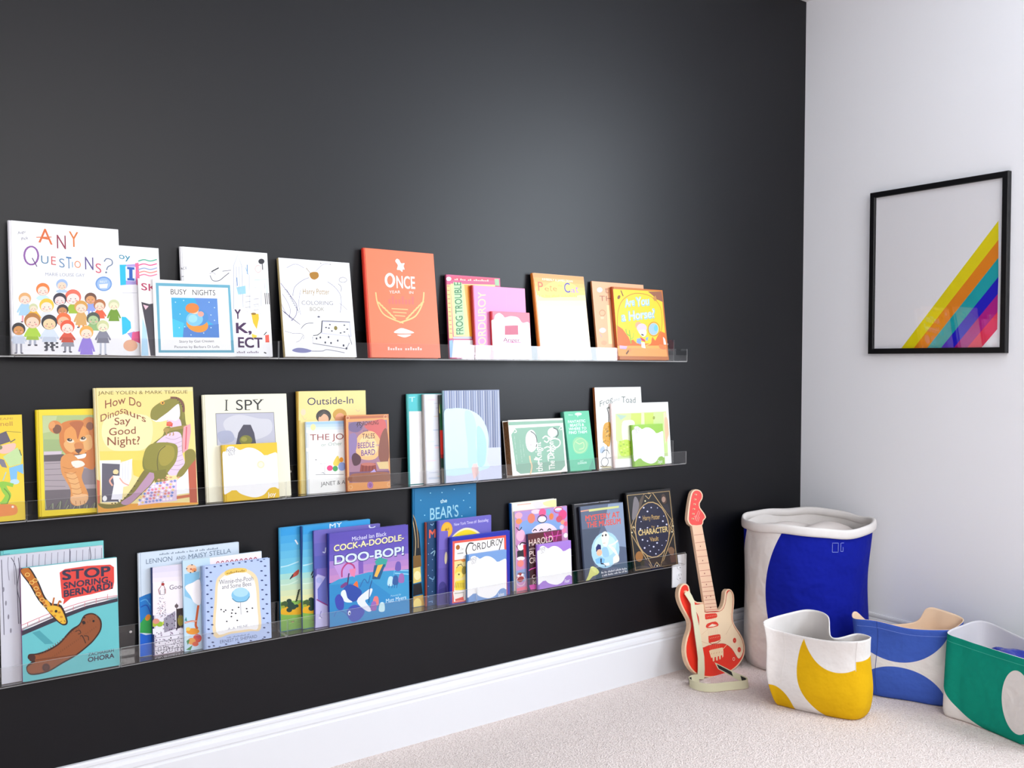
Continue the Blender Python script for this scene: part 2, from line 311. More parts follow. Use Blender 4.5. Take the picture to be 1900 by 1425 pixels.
# label, row, kind, x, offset behind the lip, lean, width, height, thickness, cover, spine, printed shapes (0.2 mm units)
BOOKS = [
('large white book with a crowd of small children on its cover, leftmost in top row', 2, 'h', -2.8059, 0.0000, 0.1438, 0.2254, 0.2944, 0.0120, 'fcfbfd', 'f2f0f4', [
("t","8a8a96","Augu",95,1321,72,25,0,31,0),("t","8a8a96","Pick",129,1255,65,22,0,33,0),("t","e88a50","A",294,1249,142,-17,1,168,0),("t","b0506a","N",478,1196,91,-3,1,157,0),("t","e8944c","Y",602,1227,98,-2,1,177,0),("l","e8925a",10,[275,1304,427,1320]),
("l","a878b8",19,[289,1099,284,1064,271,1032,253,1008,230,995,206,993,184,1004,167,1025,156,1055,152,1090,157,1125,169,1156,188,1180,211,1194,234,1196,256,1185,274,1164,285,1134,289,1099]),("l","7a5a90",10,[228,1069,273,974]),("t","6a9ab8","U",315,1015,73,-3,1,89,0),("t","e07a78","E",415,1007,48,-4,1,96,0),("t","88a8c4","S",494,984,56,-4,1,102,0),("t","5a94c0","T",566,977,54,-4,1,133,0),
("t","8ab4d4","I",625,992,8,-7,1,67,0),("t","f0a060","O",650,990,65,-3,1,79,0),("t","7a6aa4","N",759,976,88,-2,1,147,0),("t","e0788a","S",868,946,61,-4,1,111,0),("c","8c9cb4",13,[962,1080,991,1117,1042,1104,1046,1055,1000,1021,985,983]),("e","8c9cb4",979,956,11,1,0,-12),
("t","a8b0c0","MARIE LOUISE GAY",354,877,397,13,0,36,0),("e","8fb4e2",949,821,88,4,-3,-86),("e","b4cdf0",949,819,72,4,-2,-70),("p","f4f4fa",[898,812,994,826,981,773,908,768]),("t","f0f4ff","BEST",910,831,75,4,0,25,0),("p","c4d8f0",[488,737,541,739,561,698,465,694]),
("c","c4d8f0",18,[490,721,468,712,458,702]),("c","c4d8f0",17,[538,724,559,716,569,707]),("e","b8cdec",516,789,59,3,-2,-62),("e","f2e0cc",515,772,46,2,-1,-45),("e","5a5060",499,773,4,0,0,-4),("e","5a5060",532,775,4,0,0,-4),
("e","f0b4b0",490,757,9,0,0,-6),("e","f0b4b0",540,759,9,0,0,-6),("c","a06a6a",3,[506,750,515,747,523,751]),("l","efb0b8",18,[121,425,117,355]),("l","efb0b8",18,[165,426,165,356]),("l","6a6472",12,[100,355,122,355]),
("l","6a6472",13,[160,356,182,357]),("p","bcdaf4",[111,559,180,561,206,427,80,424]),("c","bcdaf4",19,[113,543,84,488,71,455]),("c","bcdaf4",19,[177,545,204,491,216,460]),("e","ecc08a",146,614,61,2,-1,-65),("e","f8e2d4",146,596,47,2,-1,-47),
("e","5a5060",129,597,4,0,0,-5),("e","5a5060",163,599,4,0,0,-5),("e","f0b4b0",120,580,9,0,0,-7),("e","f0b4b0",172,582,9,0,0,-7),("c","a06a6a",4,[137,573,146,569,154,574]),("p","d4ecf0",[294,666,352,668,374,603,269,599]),
("c","d4ecf0",20,[296,648,273,629,262,613]),("c","d4ecf0",19,[349,650,372,632,382,618]),("e","f09a50",324,725,67,3,-2,-71),("e","f9e6da",324,706,51,2,-1,-51),("e","5a5060",305,707,4,0,0,-5),("e","5a5060",343,709,4,0,0,-5),
("e","f0b4b0",295,689,10,0,0,-7),("e","f0b4b0",352,691,10,0,0,-7),("c","a06a6a",4,[314,681,323,677,333,682]),("p","b4cc42",[596,581,650,583,669,467,572,464]),("c","b4cc42",26,[598,560,575,518,565,491]),("c","b4cc42",25,[647,561,668,521,677,494]),
("e","f08a74",625,653,83,3,-2,-87),("e","fbe8e2",624,630,64,3,-2,-62),("e","5a5060",601,631,5,0,0,-6),("e","5a5060",648,633,5,0,0,-6),("e","f0b4b0",589,608,12,0,0,-9),("e","f0b4b0",659,611,13,0,0,-9),
("c","a06a6a",5,[612,599,623,594,635,600]),("e","4c4258",490,622,68,3,-2,-72),("e","f4e2de",490,603,52,2,-1,-51),("e","5a5060",471,604,4,0,0,-5),("e","5a5060",509,606,4,0,0,-5),("e","f0b4b0",461,585,10,0,0,-7),
("e","f0b4b0",518,587,10,0,0,-7),("c","a06a6a",4,[480,577,489,573,499,578]),("l","a8b6ea",18,[783,500,780,451]),("l","a8b6ea",18,[818,501,818,452]),("l","6a6472",13,[763,451,784,451]),("l","6a6472",13,[814,452,836,453]),
("p","a8b6ea",[776,591,830,593,850,502,751,499]),("c","a8b6ea",20,[778,574,755,541,744,520]),("c","a8b6ea",19,[827,576,849,544,858,523]),("e","8a6450",805,646,63,3,-2,-66),("e","e6b484",804,628,49,2,-1,-47),("e","5a5060",786,629,4,0,0,-5),
("e","5a5060",822,630,4,0,0,-5),("e","f0b4b0",777,612,10,0,0,-7),("e","f0b4b0",831,614,10,0,0,-7),("c","a06a6a",4,[795,605,803,601,812,605]),("p","e6eaf4",[324,482,387,484,410,370,295,368]),("c","e6eaf4",23,[326,462,299,420,287,394]),
("c","e6eaf4",22,[384,464,409,423,419,397]),("e","f0d24a",357,547,73,3,-2,-78),("e","f9e8da",356,526,57,2,-1,-56),("e","5a5060",336,527,5,0,0,-5),("e","5a5060",377,529,5,0,0,-5),("e","f0b4b0",325,507,11,0,0,-8),
("e","f0b4b0",387,509,11,0,0,-8),("c","a06a6a",4,[345,498,355,494,366,499]),("p","e8e0e4",[486,451,539,453,559,399,463,397]),("c","e8e0e4",18,[488,436,466,421,457,408]),("c","e8e0e4",17,[536,437,557,423,567,411]),("e","54464e",514,503,59,2,-2,-62),
("e","d8a272",513,486,46,1,-1,-45),("e","5a5060",497,487,4,0,0,-4),("e","5a5060",530,488,4,0,0,-4),("e","f0b4b0",488,471,9,0,0,-6),("e","f0b4b0",538,472,9,0,0,-6),("c","a06a6a",3,[505,464,513,460,521,464]),
("l","e8a040",20,[677,335,674,311]),("l","e8a040",20,[719,336,720,312]),("l","6a6472",14,[655,310,679,311]),("l","6a6472",14,[715,312,739,312]),("p","e2ba7c",[669,486,735,488,758,336,638,334]),("c","e2ba7c",22,[671,468,643,406,630,370]),
("c","e2ba7c",21,[731,469,757,409,768,373]),("e","e2b466",703,546,70,2,-2,-72),("e","f8e2d0",703,526,54,2,-1,-52),("e","5a5060",683,528,5,0,0,-5),("e","5a5060",722,529,5,0,0,-5),("e","f0b4b0",673,509,10,0,0,-7),
("e","f0b4b0",732,511,10,0,0,-7),("c","a06a6a",4,[692,501,702,497,712,501]),("p","ee7c52",[865,521,926,523,948,420,837,417]),("c","ee7c52",20,[867,505,841,465,829,441]),("c","ee7c52",19,[923,506,947,468,957,444]),("e","c68a5c",897,576,64,2,-2,-66),
("e","f8e0cc",896,558,49,2,-1,-47),("e","5a5060",878,560,4,0,0,-5),("e","5a5060",914,561,4,0,0,-5),("e","f0b4b0",869,542,10,0,0,-7),("e","f0b4b0",923,544,10,0,0,-7),("c","a06a6a",4,[887,535,895,531,905,535]),
("p","8cb034",[1015,533,1080,535,1102,394,984,391]),("c","8cb034",19,[1017,518,989,459,976,425]),("c","8cb034",18,[1076,520,1101,462,1112,428]),("e","dce0bc",1049,584,60,2,-2,-62),("e","f4ecd0",1048,568,47,2,-1,-44),("e","5a5060",1031,569,4,0,0,-4),
("e","5a5060",1065,570,4,0,0,-4),("e","f0b4b0",1022,553,9,0,0,-6),("e","f0b4b0",1073,555,9,0,0,-6),("c","a06a6a",3,[1039,546,1047,543,1056,547]),("p","f2c638",[192,476,260,478,285,380,162,377]),("c","f2c638",14,[194,464,166,424,153,400]),
("c","f2c638",13,[256,466,283,427,295,404]),("e","dadeb8",226,515,44,1,-1,-47),("e","f0e4d0",226,502,34,1,-1,-34),("e","5a5060",214,503,3,0,0,-3),("e","5a5060",238,504,3,0,0,-3),("e","f0b4b0",207,491,7,0,0,-5),
("e","f0b4b0",244,492,7,0,0,-5),("c","a06a6a",3,[220,486,226,483,232,486]),("e","f0884a",522,392,75,2,-2,-78),("e","f4c8a8",521,371,58,1,-1,-56),("e","5a5060",500,372,5,0,0,-5),("e","5a5060",542,373,5,0,0,-5),
("e","f0b4b0",489,352,11,0,0,-8),("e","f0b4b0",552,353,11,0,0,-8),("c","a06a6a",4,[510,343,520,338,531,343]),("p","a8c890",[782,356,867,358,899,279,745,276]),("c","a8c890",21,[785,338,750,312,734,294]),("c","a8c890",20,[862,340,896,315,911,297]),
("e","666e66",826,417,70,2,-2,-73),("e","c2d4a8",825,397,54,1,-1,-52),("e","5a5060",805,399,5,0,0,-5),("e","5a5060",845,400,5,0,0,-5),("e","f0b4b0",795,380,11,0,0,-7),("e","f0b4b0",855,381,11,0,0,-7),
("c","a06a6a",4,[815,372,824,367,834,372]),("l","c8ccd8",24,[186,160,183,102]),("l","c8ccd8",24,[231,160,231,102]),("l","6a6472",17,[161,102,188,102]),("l","6a6472",17,[226,102,254,103]),("p","bcd84e",[177,302,247,303,272,161,145,159]),
("c","bcd84e",25,[179,280,150,226,136,193]),("c","bcd84e",25,[243,282,270,228,283,195]),("e","c28e4c",213,373,81,2,-2,-86),("e","f6dcc8",213,350,63,1,-1,-62),("e","5a5060",190,352,5,0,0,-6),("e","5a5060",235,353,5,0,0,-6),
("e","f0b4b0",178,329,12,0,0,-9),("e","f0b4b0",246,331,12,0,0,-9),("c","a06a6a",5,[200,320,212,315,223,320]),("l","b4b4c0",19,[54,116,51,13]),("l","b4b4c0",19,[97,116,96,13]),("l","6a6472",13,[33,13,55,13]),
("l","6a6472",13,[92,13,115,13]),("p","dfe6f2",[44,221,111,222,136,117,15,116]),("c","dfe6f2",20,[47,203,19,164,7,140]),("c","dfe6f2",20,[108,204,134,166,146,141]),("e","3c323a",79,278,64,1,-1,-69),("e","dca664",78,259,50,1,-1,-50),
("e","5a5060",60,261,4,0,0,-5),("e","5a5060",97,262,4,0,0,-5),("e","f0b4b0",51,243,10,0,0,-7),("e","f0b4b0",105,244,10,0,0,-7),("c","a06a6a",4,[69,235,78,231,87,235]),("l","70707c",24,[347,140,343,47]),
("l","70707c",24,[400,141,400,47]),("l","6a6472",16,[320,47,349,47]),("l","6a6472",17,[394,47,422,47]),("p","dce4f0",[336,289,418,291,449,141,299,140]),("c","dce4f0",25,[339,268,304,210,288,175]),("c","dce4f0",24,[414,270,447,212,461,177]),
("e","3c3a42",378,360,80,2,-2,-85),("e","f0dab4",378,337,62,1,-1,-61),("e","5a5060",355,339,5,0,0,-6),("e","5a5060",401,340,5,0,0,-6),("e","f0b4b0",344,316,12,0,0,-8),("e","f0b4b0",411,318,12,0,0,-8),
("c","a06a6a",5,[366,307,377,302,389,307]),("p","50505e",[321,137,347,138,347,118,321,117]),("p","50505e",[320,95,346,95,346,75,320,75]),("p","50505e",[349,116,375,117,374,97,348,97]),("p","50505e",[377,138,404,138,403,118,377,118]),("p","50505e",[376,96,403,96,402,76,376,76]),
("p","50505e",[405,117,431,117,431,97,405,97]),("p","50505e",[434,138,460,139,460,119,434,118]),("p","50505e",[433,96,459,96,459,76,433,76]),("l","a4a4b0",21,[530,138,526,32]),("l","a4a4b0",21,[575,138,574,32]),("l","6a6472",15,[505,32,531,32]),
("l","6a6472",15,[569,32,595,32]),("p","e26c4c",[520,252,591,253,617,139,489,138]),("c","e26c4c",22,[523,233,493,191,480,164]),("c","e26c4c",22,[587,234,615,192,627,166]),("e","ea7046",557,315,73,2,-2,-76),("e","f8e4da",557,294,56,1,-1,-55),
("e","5a5060",536,296,5,0,0,-5),("e","5a5060",577,297,5,0,0,-5),("e","f0b4b0",525,276,11,0,0,-8),("e","f0b4b0",587,278,11,0,0,-8),("c","a06a6a",4,[546,268,556,263,566,268]),("p","b0b0ba",[505,139,612,140,621,93,482,92]),
("p","b49eea",[711,197,786,198,810,0,675,0]),("c","b49eea",22,[714,179,681,88,667,37]),("c","b49eea",22,[782,179,810,89,822,38]),("e","f2bc66",750,259,72,1,-2,-74),("e","f8e4d2",749,239,56,1,-1,-54),("e","5a5060",729,240,5,0,0,-5),
("e","5a5060",770,241,5,0,0,-5),("e","f0b4b0",719,221,11,0,0,-7),("e","f0b4b0",779,222,11,0,0,-7),("c","a06a6a",4,[739,212,749,208,759,213]),("l","d4d8e4",19,[894,138,888,6]),("l","d4d8e4",19,[941,139,939,6]),
("l","6a6472",13,[870,6,894,6]),("l","6a6472",13,[934,6,957,6]),("p","9c9caa",[885,278,958,279,984,139,851,138]),("c","9c9caa",20,[888,261,856,204,842,171]),("c","9c9caa",19,[955,263,983,206,996,173]),("e","d8dcae",923,334,65,1,-2,-67),
("e","ecebd2",923,315,50,1,-1,-48),("e","5a5060",904,317,4,0,0,-5),("e","5a5060",941,318,4,0,0,-5),("e","f0b4b0",895,300,10,0,0,-7),("e","f0b4b0",950,301,10,0,0,-7),("c","a06a6a",4,[913,292,922,288,931,292])], 1.4),
('white book with teal letters and a pink banner, mostly hidden behind the crowd-of-children book', 2, 'h', -2.7248, 0.0130, 0.1438, 0.2360, 0.2593, 0.0080, 'fafafd', 'e8e8f0', [
("t","2f9ab4","oy",730,1139,126,-11,0,70,0.02),("p","1ec8e6",[694,1062,809,1071,797,831,689,815]),("p","b8a8e0",[809,1071,913,1085,912,842,797,831]),("p","f07aa4",[907,1094,946,1105,953,844,913,836]),("p","e8f4fc",[799,1051,912,1050,902,880,798,881]),("l","2a6ac0",38,[854,896,857,1034]),
("l","2a6ac0",28,[814,899,894,899]),("l","2a6ac0",28,[817,1032,898,1030]),("c","5cc0a0",14,[943,1121,1008,1145,1078,1133,1156,1158]),("c","f06a9c",14,[942,1071,1006,1094,1077,1082,1155,1107]),("c","a8b4d8",14,[940,1020,1005,1043,1075,1031,1153,1056]),("c","f4a090",14,[939,982,1004,1005,1074,992,1152,1017]),
("c","f08aa8",14,[938,944,1003,967,1073,954,1151,979]),("l","c8c8d4",5,[755,735,916,742]),("p","19c8e8",[703,455,782,451,832,396,836,322,778,259,698,221]),("p","a8a4dc",[789,260,870,286,844,186]),("p","f0609a",[846,273,939,293,941,138,833,186]),("e","f4c0a0",820,118,78,1,-2,-68)]),
('thin white paperback with a dark grey pointed-ear shape, squeezed beside the teal-bordered booklet', 2, 'p', -2.5407, 0.0039, 0.1438, 0.1600, 0.1831, 0.0040, 'f8f4f4', 'f8f4f4', [
("t","c0406c","SKI",35,780,204,-15,1,83,0.04),("p","4a4450",[27,637,115,615,393,672,443,0,107,0,75,296]),("p","f0c8d4",[46,606,108,590,71,545]),("p","bfe0f4",[33,456,75,296,83,0,1,0])]),
('thin square white booklet with a teal border and a blue night picture', 2, 'p', -2.5093, 0.0000, 0.1438, 0.1886, 0.1829, 0.0030, 'fbfbfb', 'fbfbfb', [
("p","78b8cc",[35,873,918,896,928,52,36,42]),("p","fdfdfd",[68,837,889,858,893,82,63,71]),("t","2c2c34","BUSY",202,743,187,5,1,64,0.01),("t","2c2c34","NIGHTS",456,747,275,8,1,67,0.01),("p","3fb4dc",[206,704,752,719,754,234,207,227]),("p","6a9ad8",[478,712,752,719,753,358,576,464]),
("p","49c8e4",[209,451,338,401,321,229,207,227]),("p","5a8ccc",[336,346,755,402,754,234,320,228]),("e","f0a038",497,389,126,-31,-27,-91),("e","5a9cd4",512,472,122,4,-4,-100),("e","8ccbec",468,454,99,3,-4,-86),("e","a8dcf4",447,459,54,2,-2,-49),
("e","f4d4b4",472,554,47,2,-2,-40),("e","e89040",446,586,80,3,-3,-62),("e","f0b0a0",544,518,37,1,-1,-33),("e","cfe8f8",253,650,6,0,0,-7),("e","cfe8f8",349,676,6,0,0,-7),("e","cfe8f8",650,667,7,0,0,-7),
("e","cfe8f8",713,603,7,0,0,-7),("e","cfe8f8",300,509,6,0,0,-7),("e","cfe8f8",283,344,6,0,0,-7),("e","cfe8f8",659,355,7,0,0,-7),("e","cfe8f8",706,446,7,0,0,-7),("e","cfe8f8",417,260,6,0,0,-7),
("e","cfe8f8",568,286,7,0,0,-7),("e","cfe8f8",665,511,7,0,0,-7),("e","cfe8f8",347,357,6,0,0,-7),("t","5a5a64","Story by Gail Chislett",276,164,413,13,0,30,0),("t","5a5a64","Pictures by Barbara Di Lella",219,98,530,11,0,30,0)]),
('white hardcover with a pale skyscraper sketch and purple letters, behind the teal-bordered booklet', 2, 'h', -2.4412, 0.0089, 0.1438, 0.2185, 0.2674, 0.0100, 'f8f8f9', 'eeeef0', [
("c","8a8a96",9,[352,1000,382,939,460,943,530,999,589,1048]),("l","6a6a72",14,[371,1048,463,1103]),("l","8a8a96",7,[506,1063,614,1082]),("c","c0c0ca",6,[348,1022,387,1042,419,1015]),("l","c4ccdc",6,[645,1132,710,1287,754,1139]),("l","c8cede",6,[650,1132,622,592]),
("l","c8cede",6,[754,1139,743,619]),("l","c8cede",5,[685,1134,671,869]),("l","c8cede",5,[719,1137,708,825]),("l","8ab8dc",10,[823,1167,819,1050]),("l","a8cce8",7,[800,1130,830,1039]),("p","bfe2f2",[671,869,787,898,787,794,689,778]),
("l","88b4dc",9,[683,996,685,887]),("l","d0d4de",5,[841,1040,829,599]),("l","d0d4de",5,[902,880,985,890,977,651,883,636]),("l","c4e4ee",6,[908,974,1068,994,1058,724]),("l","a8a8b4",5,[780,759,844,767]),("l","a8a8b4",5,[882,729,947,737]),
("l","a8a8b4",5,[776,689,840,698]),("l","a8a8b4",5,[878,659,943,667]),("l","a8a8b4",5,[772,620,836,628]),("l","a8a8b4",5,[875,589,939,597]),("e","5a5a62",1010,1223,40,3,-2,-35),("l","4a4a52",11,[1020,1191,1021,1115]),
("l","f4c0b8",5,[1001,1125,998,1109,990,1095,979,1083,967,1077,954,1076,942,1081,932,1091,926,1105,925,1121,928,1137,936,1151,946,1162,959,1169,972,1170,984,1165,994,1155,999,1141,1001,1125]),("l","6a5a64",9,[1034,817,1035,671]),("l","6a5a64",9,[1058,818,1059,672]),("l","6a5a64",9,[1082,819,1083,673]),("p","f2d84a",[843,542,936,545,939,487,902,348,860,427]),("e","b89a30",872,543,33,1,-1,-14),
("p","f4e070",[835,289,903,267,883,221,838,243]),("t","70307c","Y",633,473,74,4,2,114,0.1),("t","70307c","K,",643,294,187,6,2,125,0.1),("t","70307c","ECT",659,117,305,-1,2,123,0.1),("p","f08a78",[1007,275,1057,282,1057,183,1006,182]),("l","5a5a62",11,[991,275,1029,316]),
("p","b0a8b8",[635,41,649,42,650,57,636,56]),("p","b0a8b8",[657,42,671,42,672,67,658,67]),("p","b0a8b8",[678,42,692,42,693,57,679,57]),("p","b0a8b8",[699,43,714,43,714,58,700,58]),("p","b0a8b8",[721,43,735,43,737,68,722,68]),("p","b0a8b8",[764,44,778,44,779,59,765,59]),
("p","b0a8b8",[786,44,800,44,801,60,787,59]),("p","b0a8b8",[808,45,822,45,823,70,809,70]),("p","b0a8b8",[829,45,844,45,844,60,830,60]),("p","b0a8b8",[851,45,866,46,866,61,852,61]),("p","b0a8b8",[873,46,887,46,889,71,874,71]),("p","b0a8b8",[895,46,909,47,910,62,896,61]),
("l","3a3a42",14,[979,55,1010,44]),("l","c8c4d0",3,[676,961,674,892]),("l","c8c4d0",3,[699,885,698,816]),("l","c8c4d0",3,[723,809,721,740]),("l","c8c4d0",3,[746,733,745,664]),("l","c8c4d0",3,[769,657,768,588]),
("l","c8c4d0",3,[793,581,792,512]),("l","c8c4d0",3,[817,504,815,435]),("l","c8c4d0",3,[867,915,865,845]),("l","c8c4d0",3,[891,838,889,768]),("l","c8c4d0",3,[914,761,913,692]),("l","c8c4d0",3,[938,684,937,615]),
("l","c8c4d0",3,[962,608,961,538]),("l","c8c4d0",3,[986,531,984,461]),("l","c8c4d0",4,[1038,945,1036,874]),("t","8a8a92","ACE",-3,1046,81,16,0,29,0),("l","9a9aa2",7,[9,963,36,970])], 1.7),
('white paperback covered in faint pencil line drawings, with a cream spine', 2, 'p', -2.1938, 0.0000, 0.1789, 0.1993, 0.2586, 0.0120, 'fbfbfd', 'ead6a0', [
("c","c4c4d4",7,[161,798,194,914,306,1009,402,1053]),("c","c4c4d4",7,[657,1014,750,952,826,850,832,732,808,600]),("c","c8c8d8",5,[271,879,233,698,250,546]),("q","dcc070",[412,1105,461,1134,529,1131,538,1073,481,1031,428,1048]),("l","c8b878",7,[370,1181,432,1107]),("c","d4d4e0",7,[105,1166,227,1224,343,1179]),
("c","d4d4e0",6,[503,1150,618,1248,715,1254]),("l","9a9aa8",8,[572,1265,591,1253]),("l","9a9aa8",8,[713,1254,729,1252]),("t","d8c898","Harry Potter",301,829,372,15,1,72,0.01),("t","c8c8cc","COLORING",272,684,440,15,1,54,0),("t","c8c4b8","BOOK",380,607,203,6,1,51,0),
("e","b0b0bc",496,533,19,0,-1,-12),("c","b8b4cc",8,[8,956,74,870,146,772,205,672,184,544,114,466]),("c","c0bcd0",6,[19,817,78,718,111,618,91,504]),("c","b8b4cc",6,[-1,690,44,578,140,467]),("l","a8a4bc",6,[6,602,36,565]),("l","a8a4bc",6,[20,591,51,554]),
("l","a8a4bc",6,[33,580,66,543]),("l","a8a4bc",6,[47,569,81,532]),("l","a8a4bc",6,[60,558,96,522]),("l","a8a4bc",6,[74,547,111,511]),("l","a8a4bc",6,[87,536,125,500]),("l","a8a4bc",6,[101,525,140,488]),
("l","a8a4bc",6,[115,514,155,477]),("l","a8a4bc",6,[128,503,170,466]),("l","a8a4bc",6,[142,492,185,455]),("l","a8a4bc",6,[156,481,200,444]),("l","a8a4bc",6,[169,470,215,433]),("l","a8a4bc",6,[183,459,230,422]),
("c","b8b8c8",5,[48,869,87,871,98,833]),("c","b8b8c8",5,[65,842,102,841,112,805]),("c","b8b8c8",5,[81,815,117,811,125,776]),("c","b8b8c8",5,[98,788,132,781,139,747]),("c","b8b8c8",5,[114,760,147,751,153,718]),("c","b8b8c8",5,[131,733,163,721,167,690]),
("c","b8b8c8",5,[147,705,178,691,181,661]),("c","b8b8c8",5,[164,678,193,661,195,632]),("c","b8b8c8",5,[180,651,208,631,209,603]),("c","b8b8c8",5,[197,623,223,601,223,574]),("c","9a9aa8",8,[239,368,309,433,416,448]),("c","b0b0bc",5,[16,332,130,303,235,304,272,267,256,229]),
("c","b0b0bc",5,[162,190,216,216,259,279]),("p","e8e8f0",[539,476,940,479,946,275,514,308]),("p","fbfbfd",[552,463,925,465,926,288,531,321]),("l","4a4a58",13,[539,482,516,328]),("l","6a6a78",8,[539,482,940,479]),("e","8a8a98",588,393,14,0,-1,-9),
("e","8a8a98",645,433,14,0,-1,-9),("e","8a8a98",667,349,14,0,-1,-9),("e","8a8a98",789,325,14,0,-1,-9),("e","8a8a98",852,431,14,0,-1,-9),("e","8a8a98",890,379,14,0,-1,-9),("e","8a8a98",845,339,14,0,-1,-9),
("e","8a8a98",628,387,14,0,-1,-9),("e","c4bc80",724,389,25,0,-2,-29),("l","5a5a66",10,[398,281,459,288,516,328]),("l","a0a0b0",7,[391,268,385,179,857,111,905,196]),("e","8e8e9c",443,243,12,0,-1,-15),("e","8e8e9c",497,257,12,0,-1,-15),
("e","8e8e9c",561,193,12,0,-1,-15),("e","8e8e9c",642,188,12,0,-1,-15),("e","8e8e9c",740,221,12,0,-1,-16),("e","8e8e9c",818,157,13,0,-1,-16),("e","8e8e9c",613,265,12,0,-1,-15),("e","8e8e9c",857,118,13,0,-1,-16),
("l","9a9aa8",6,[900,314,917,262]),("l","9a9aa8",6,[906,293,921,244]),("l","9a9aa8",6,[913,272,925,225]),("l","9a9aa8",6,[920,251,930,207]),("l","9a9aa8",6,[927,231,934,189]),("l","9a9aa8",6,[934,210,938,170]),
("q","c8c8e0",[97,83,170,115,275,109,365,78,271,52,154,58]),("c","b0b0bc",7,[365,75,512,78,568,97,676,85,825,59]),("l","b0aec0",6,[939,1054,935,1042,924,1031,909,1023,890,1018,870,1017,852,1020,838,1027,829,1037,826,1048,830,1060,841,1071,856,1080,875,1085,895,1086,913,1083,928,1076,937,1066,939,1054]),("c","a0a0b0",7,[808,995,848,957,843,891]),("c","b8b8c6",5,[804,731,870,681,909,642])], 2.6),
('tall plain salmon-orange hardcover with white lettering, a white bird and white lips', 2, 'h', -1.9564, 0.0000, 0.1401, 0.2233, 0.3015, 0.0160, 'f48a62', 'f0503a', [
("q","fdf6f4",[489,1352,513,1388,551,1377,579,1331,633,1335,616,1293,628,1245,598,1243,588,1208,551,1233,506,1237,524,1300]),("l","fdf4f2",37,[448,1083,443,1054,431,1028,413,1008,392,996,370,995,350,1004,334,1022,325,1046,322,1075,327,1104,339,1130,357,1150,378,1161,400,1163,420,1154,436,1136,446,1112,448,1083]),("t","fdf4f2","NCE",485,976,291,3,3,171,0.06),("t","fce8e0","YEAR",361,892,174,9,1,41,0),("t","fce8e0","IN",677,902,65,3,1,39,0),("p","f08074",[338,745,372,746,375,812,341,811]),
("p","f08074",[389,746,423,747,429,858,395,857]),("p","f08074",[441,747,475,748,478,815,444,814]),("p","f08074",[493,748,527,749,530,816,496,815]),("p","f08074",[545,749,579,750,585,862,550,861]),("p","f08074",[597,750,632,751,635,818,601,817]),("p","f08074",[650,751,685,752,688,819,653,819]),
("p","f08074",[703,752,738,753,744,866,709,865]),("c","f8d090",19,[154,897,170,751,244,607,389,532,552,483]),("c","f8d090",21,[915,938,883,784,789,629,693,556,491,488]),("e","f8cc8c",192,752,28,-17,-8,-10),("e","f8cc8c",876,784,32,21,8,-10),("e","f8cc8c",228,719,28,-17,-8,-10),
("e","f8cc8c",833,746,32,20,8,-10),("e","f8cc8c",265,685,28,-17,-8,-10),("e","f8cc8c",790,708,32,20,7,-10),("e","f8cc8c",302,652,28,-17,-8,-10),("e","f8cc8c",748,671,32,20,7,-10),("e","f8cc8c",339,619,28,-17,-8,-10),
("e","f8cc8c",706,633,31,20,7,-10),("e","f8cc8c",376,585,29,-17,-8,-10),("e","f8cc8c",664,596,31,20,7,-10),("e","f8cc8c",413,552,29,-18,-8,-10),("e","f8cc8c",623,559,31,20,7,-10),("l","f6c48a",15,[381,680,638,677]),
("l","f6c48a",15,[401,633,612,628]),("l","f6c48a",15,[421,587,587,580]),("q","fff4f2",[394,347,472,400,548,409,713,353,544,337]),("q","fdf0ec",[438,316,544,324,665,324,557,283]),("p","fce0d8",[283,101,308,101,310,147,285,146]),("p","fce0d8",[321,102,346,102,348,129,323,129]),
("p","fce0d8",[359,102,385,102,386,130,361,129]),("p","fce0d8",[398,102,423,103,425,148,400,148]),("p","fce0d8",[436,103,462,103,463,130,438,130]),("p","fce0d8",[475,103,500,104,502,131,476,131]),("p","fce0d8",[552,104,578,104,579,132,554,132]),("p","fce0d8",[591,104,617,105,619,132,593,132]),
("p","fce0d8",[631,105,656,105,659,151,633,151]),("p","fce0d8",[670,105,696,106,697,133,671,133]),("p","fce0d8",[709,106,735,106,737,134,711,133]),("p","fce0d8",[749,106,775,106,778,153,751,152]),("p","fce0d8",[789,107,815,107,816,135,790,134])]),
('pink-edged book with tall green lettering running up its yellow panel', 2, 'h', -1.6874, 0.0249, 0.0912, 0.1919, 0.2456, 0.0110, 'd0608c', 'c05a86', [
("p","d0608c",[0,1221,936,1223,960,19,0,17]),("p","f2d090",[0,1078,71,1082,68,294,0,293]),("l","c86a5a",9,[7,1056,48,1056]),("l","c86a5a",9,[9,993,49,993]),("l","c86a5a",9,[10,931,50,930]),("l","c86a5a",9,[11,869,52,868]),
("l","c86a5a",9,[12,806,53,805]),("l","c86a5a",9,[14,744,54,743]),("l","c86a5a",9,[15,681,55,680]),("l","c86a5a",9,[16,619,56,618]),("l","c86a5a",9,[17,557,58,555]),("l","c86a5a",9,[18,494,59,493]),
("l","c86a5a",9,[20,432,60,431]),("l","c86a5a",9,[21,370,61,368]),("p","e05070",[82,1205,902,1228,897,1190,76,1146]),("p","f8e0c8",[142,1150,164,1150,165,1166,143,1165]),("p","f8e0c8",[175,1151,197,1151,199,1177,177,1176]),("p","f8e0c8",[242,1152,264,1153,266,1179,244,1178]),
("p","f8e0c8",[275,1153,297,1154,298,1169,276,1169]),("p","f8e0c8",[308,1154,331,1154,332,1170,310,1169]),("p","f8e0c8",[376,1155,398,1156,400,1172,377,1171]),("p","f8e0c8",[410,1156,432,1157,434,1183,412,1182]),("p","f8e0c8",[478,1158,500,1158,502,1174,479,1174]),("p","f8e0c8",[512,1159,534,1159,537,1186,514,1185]),
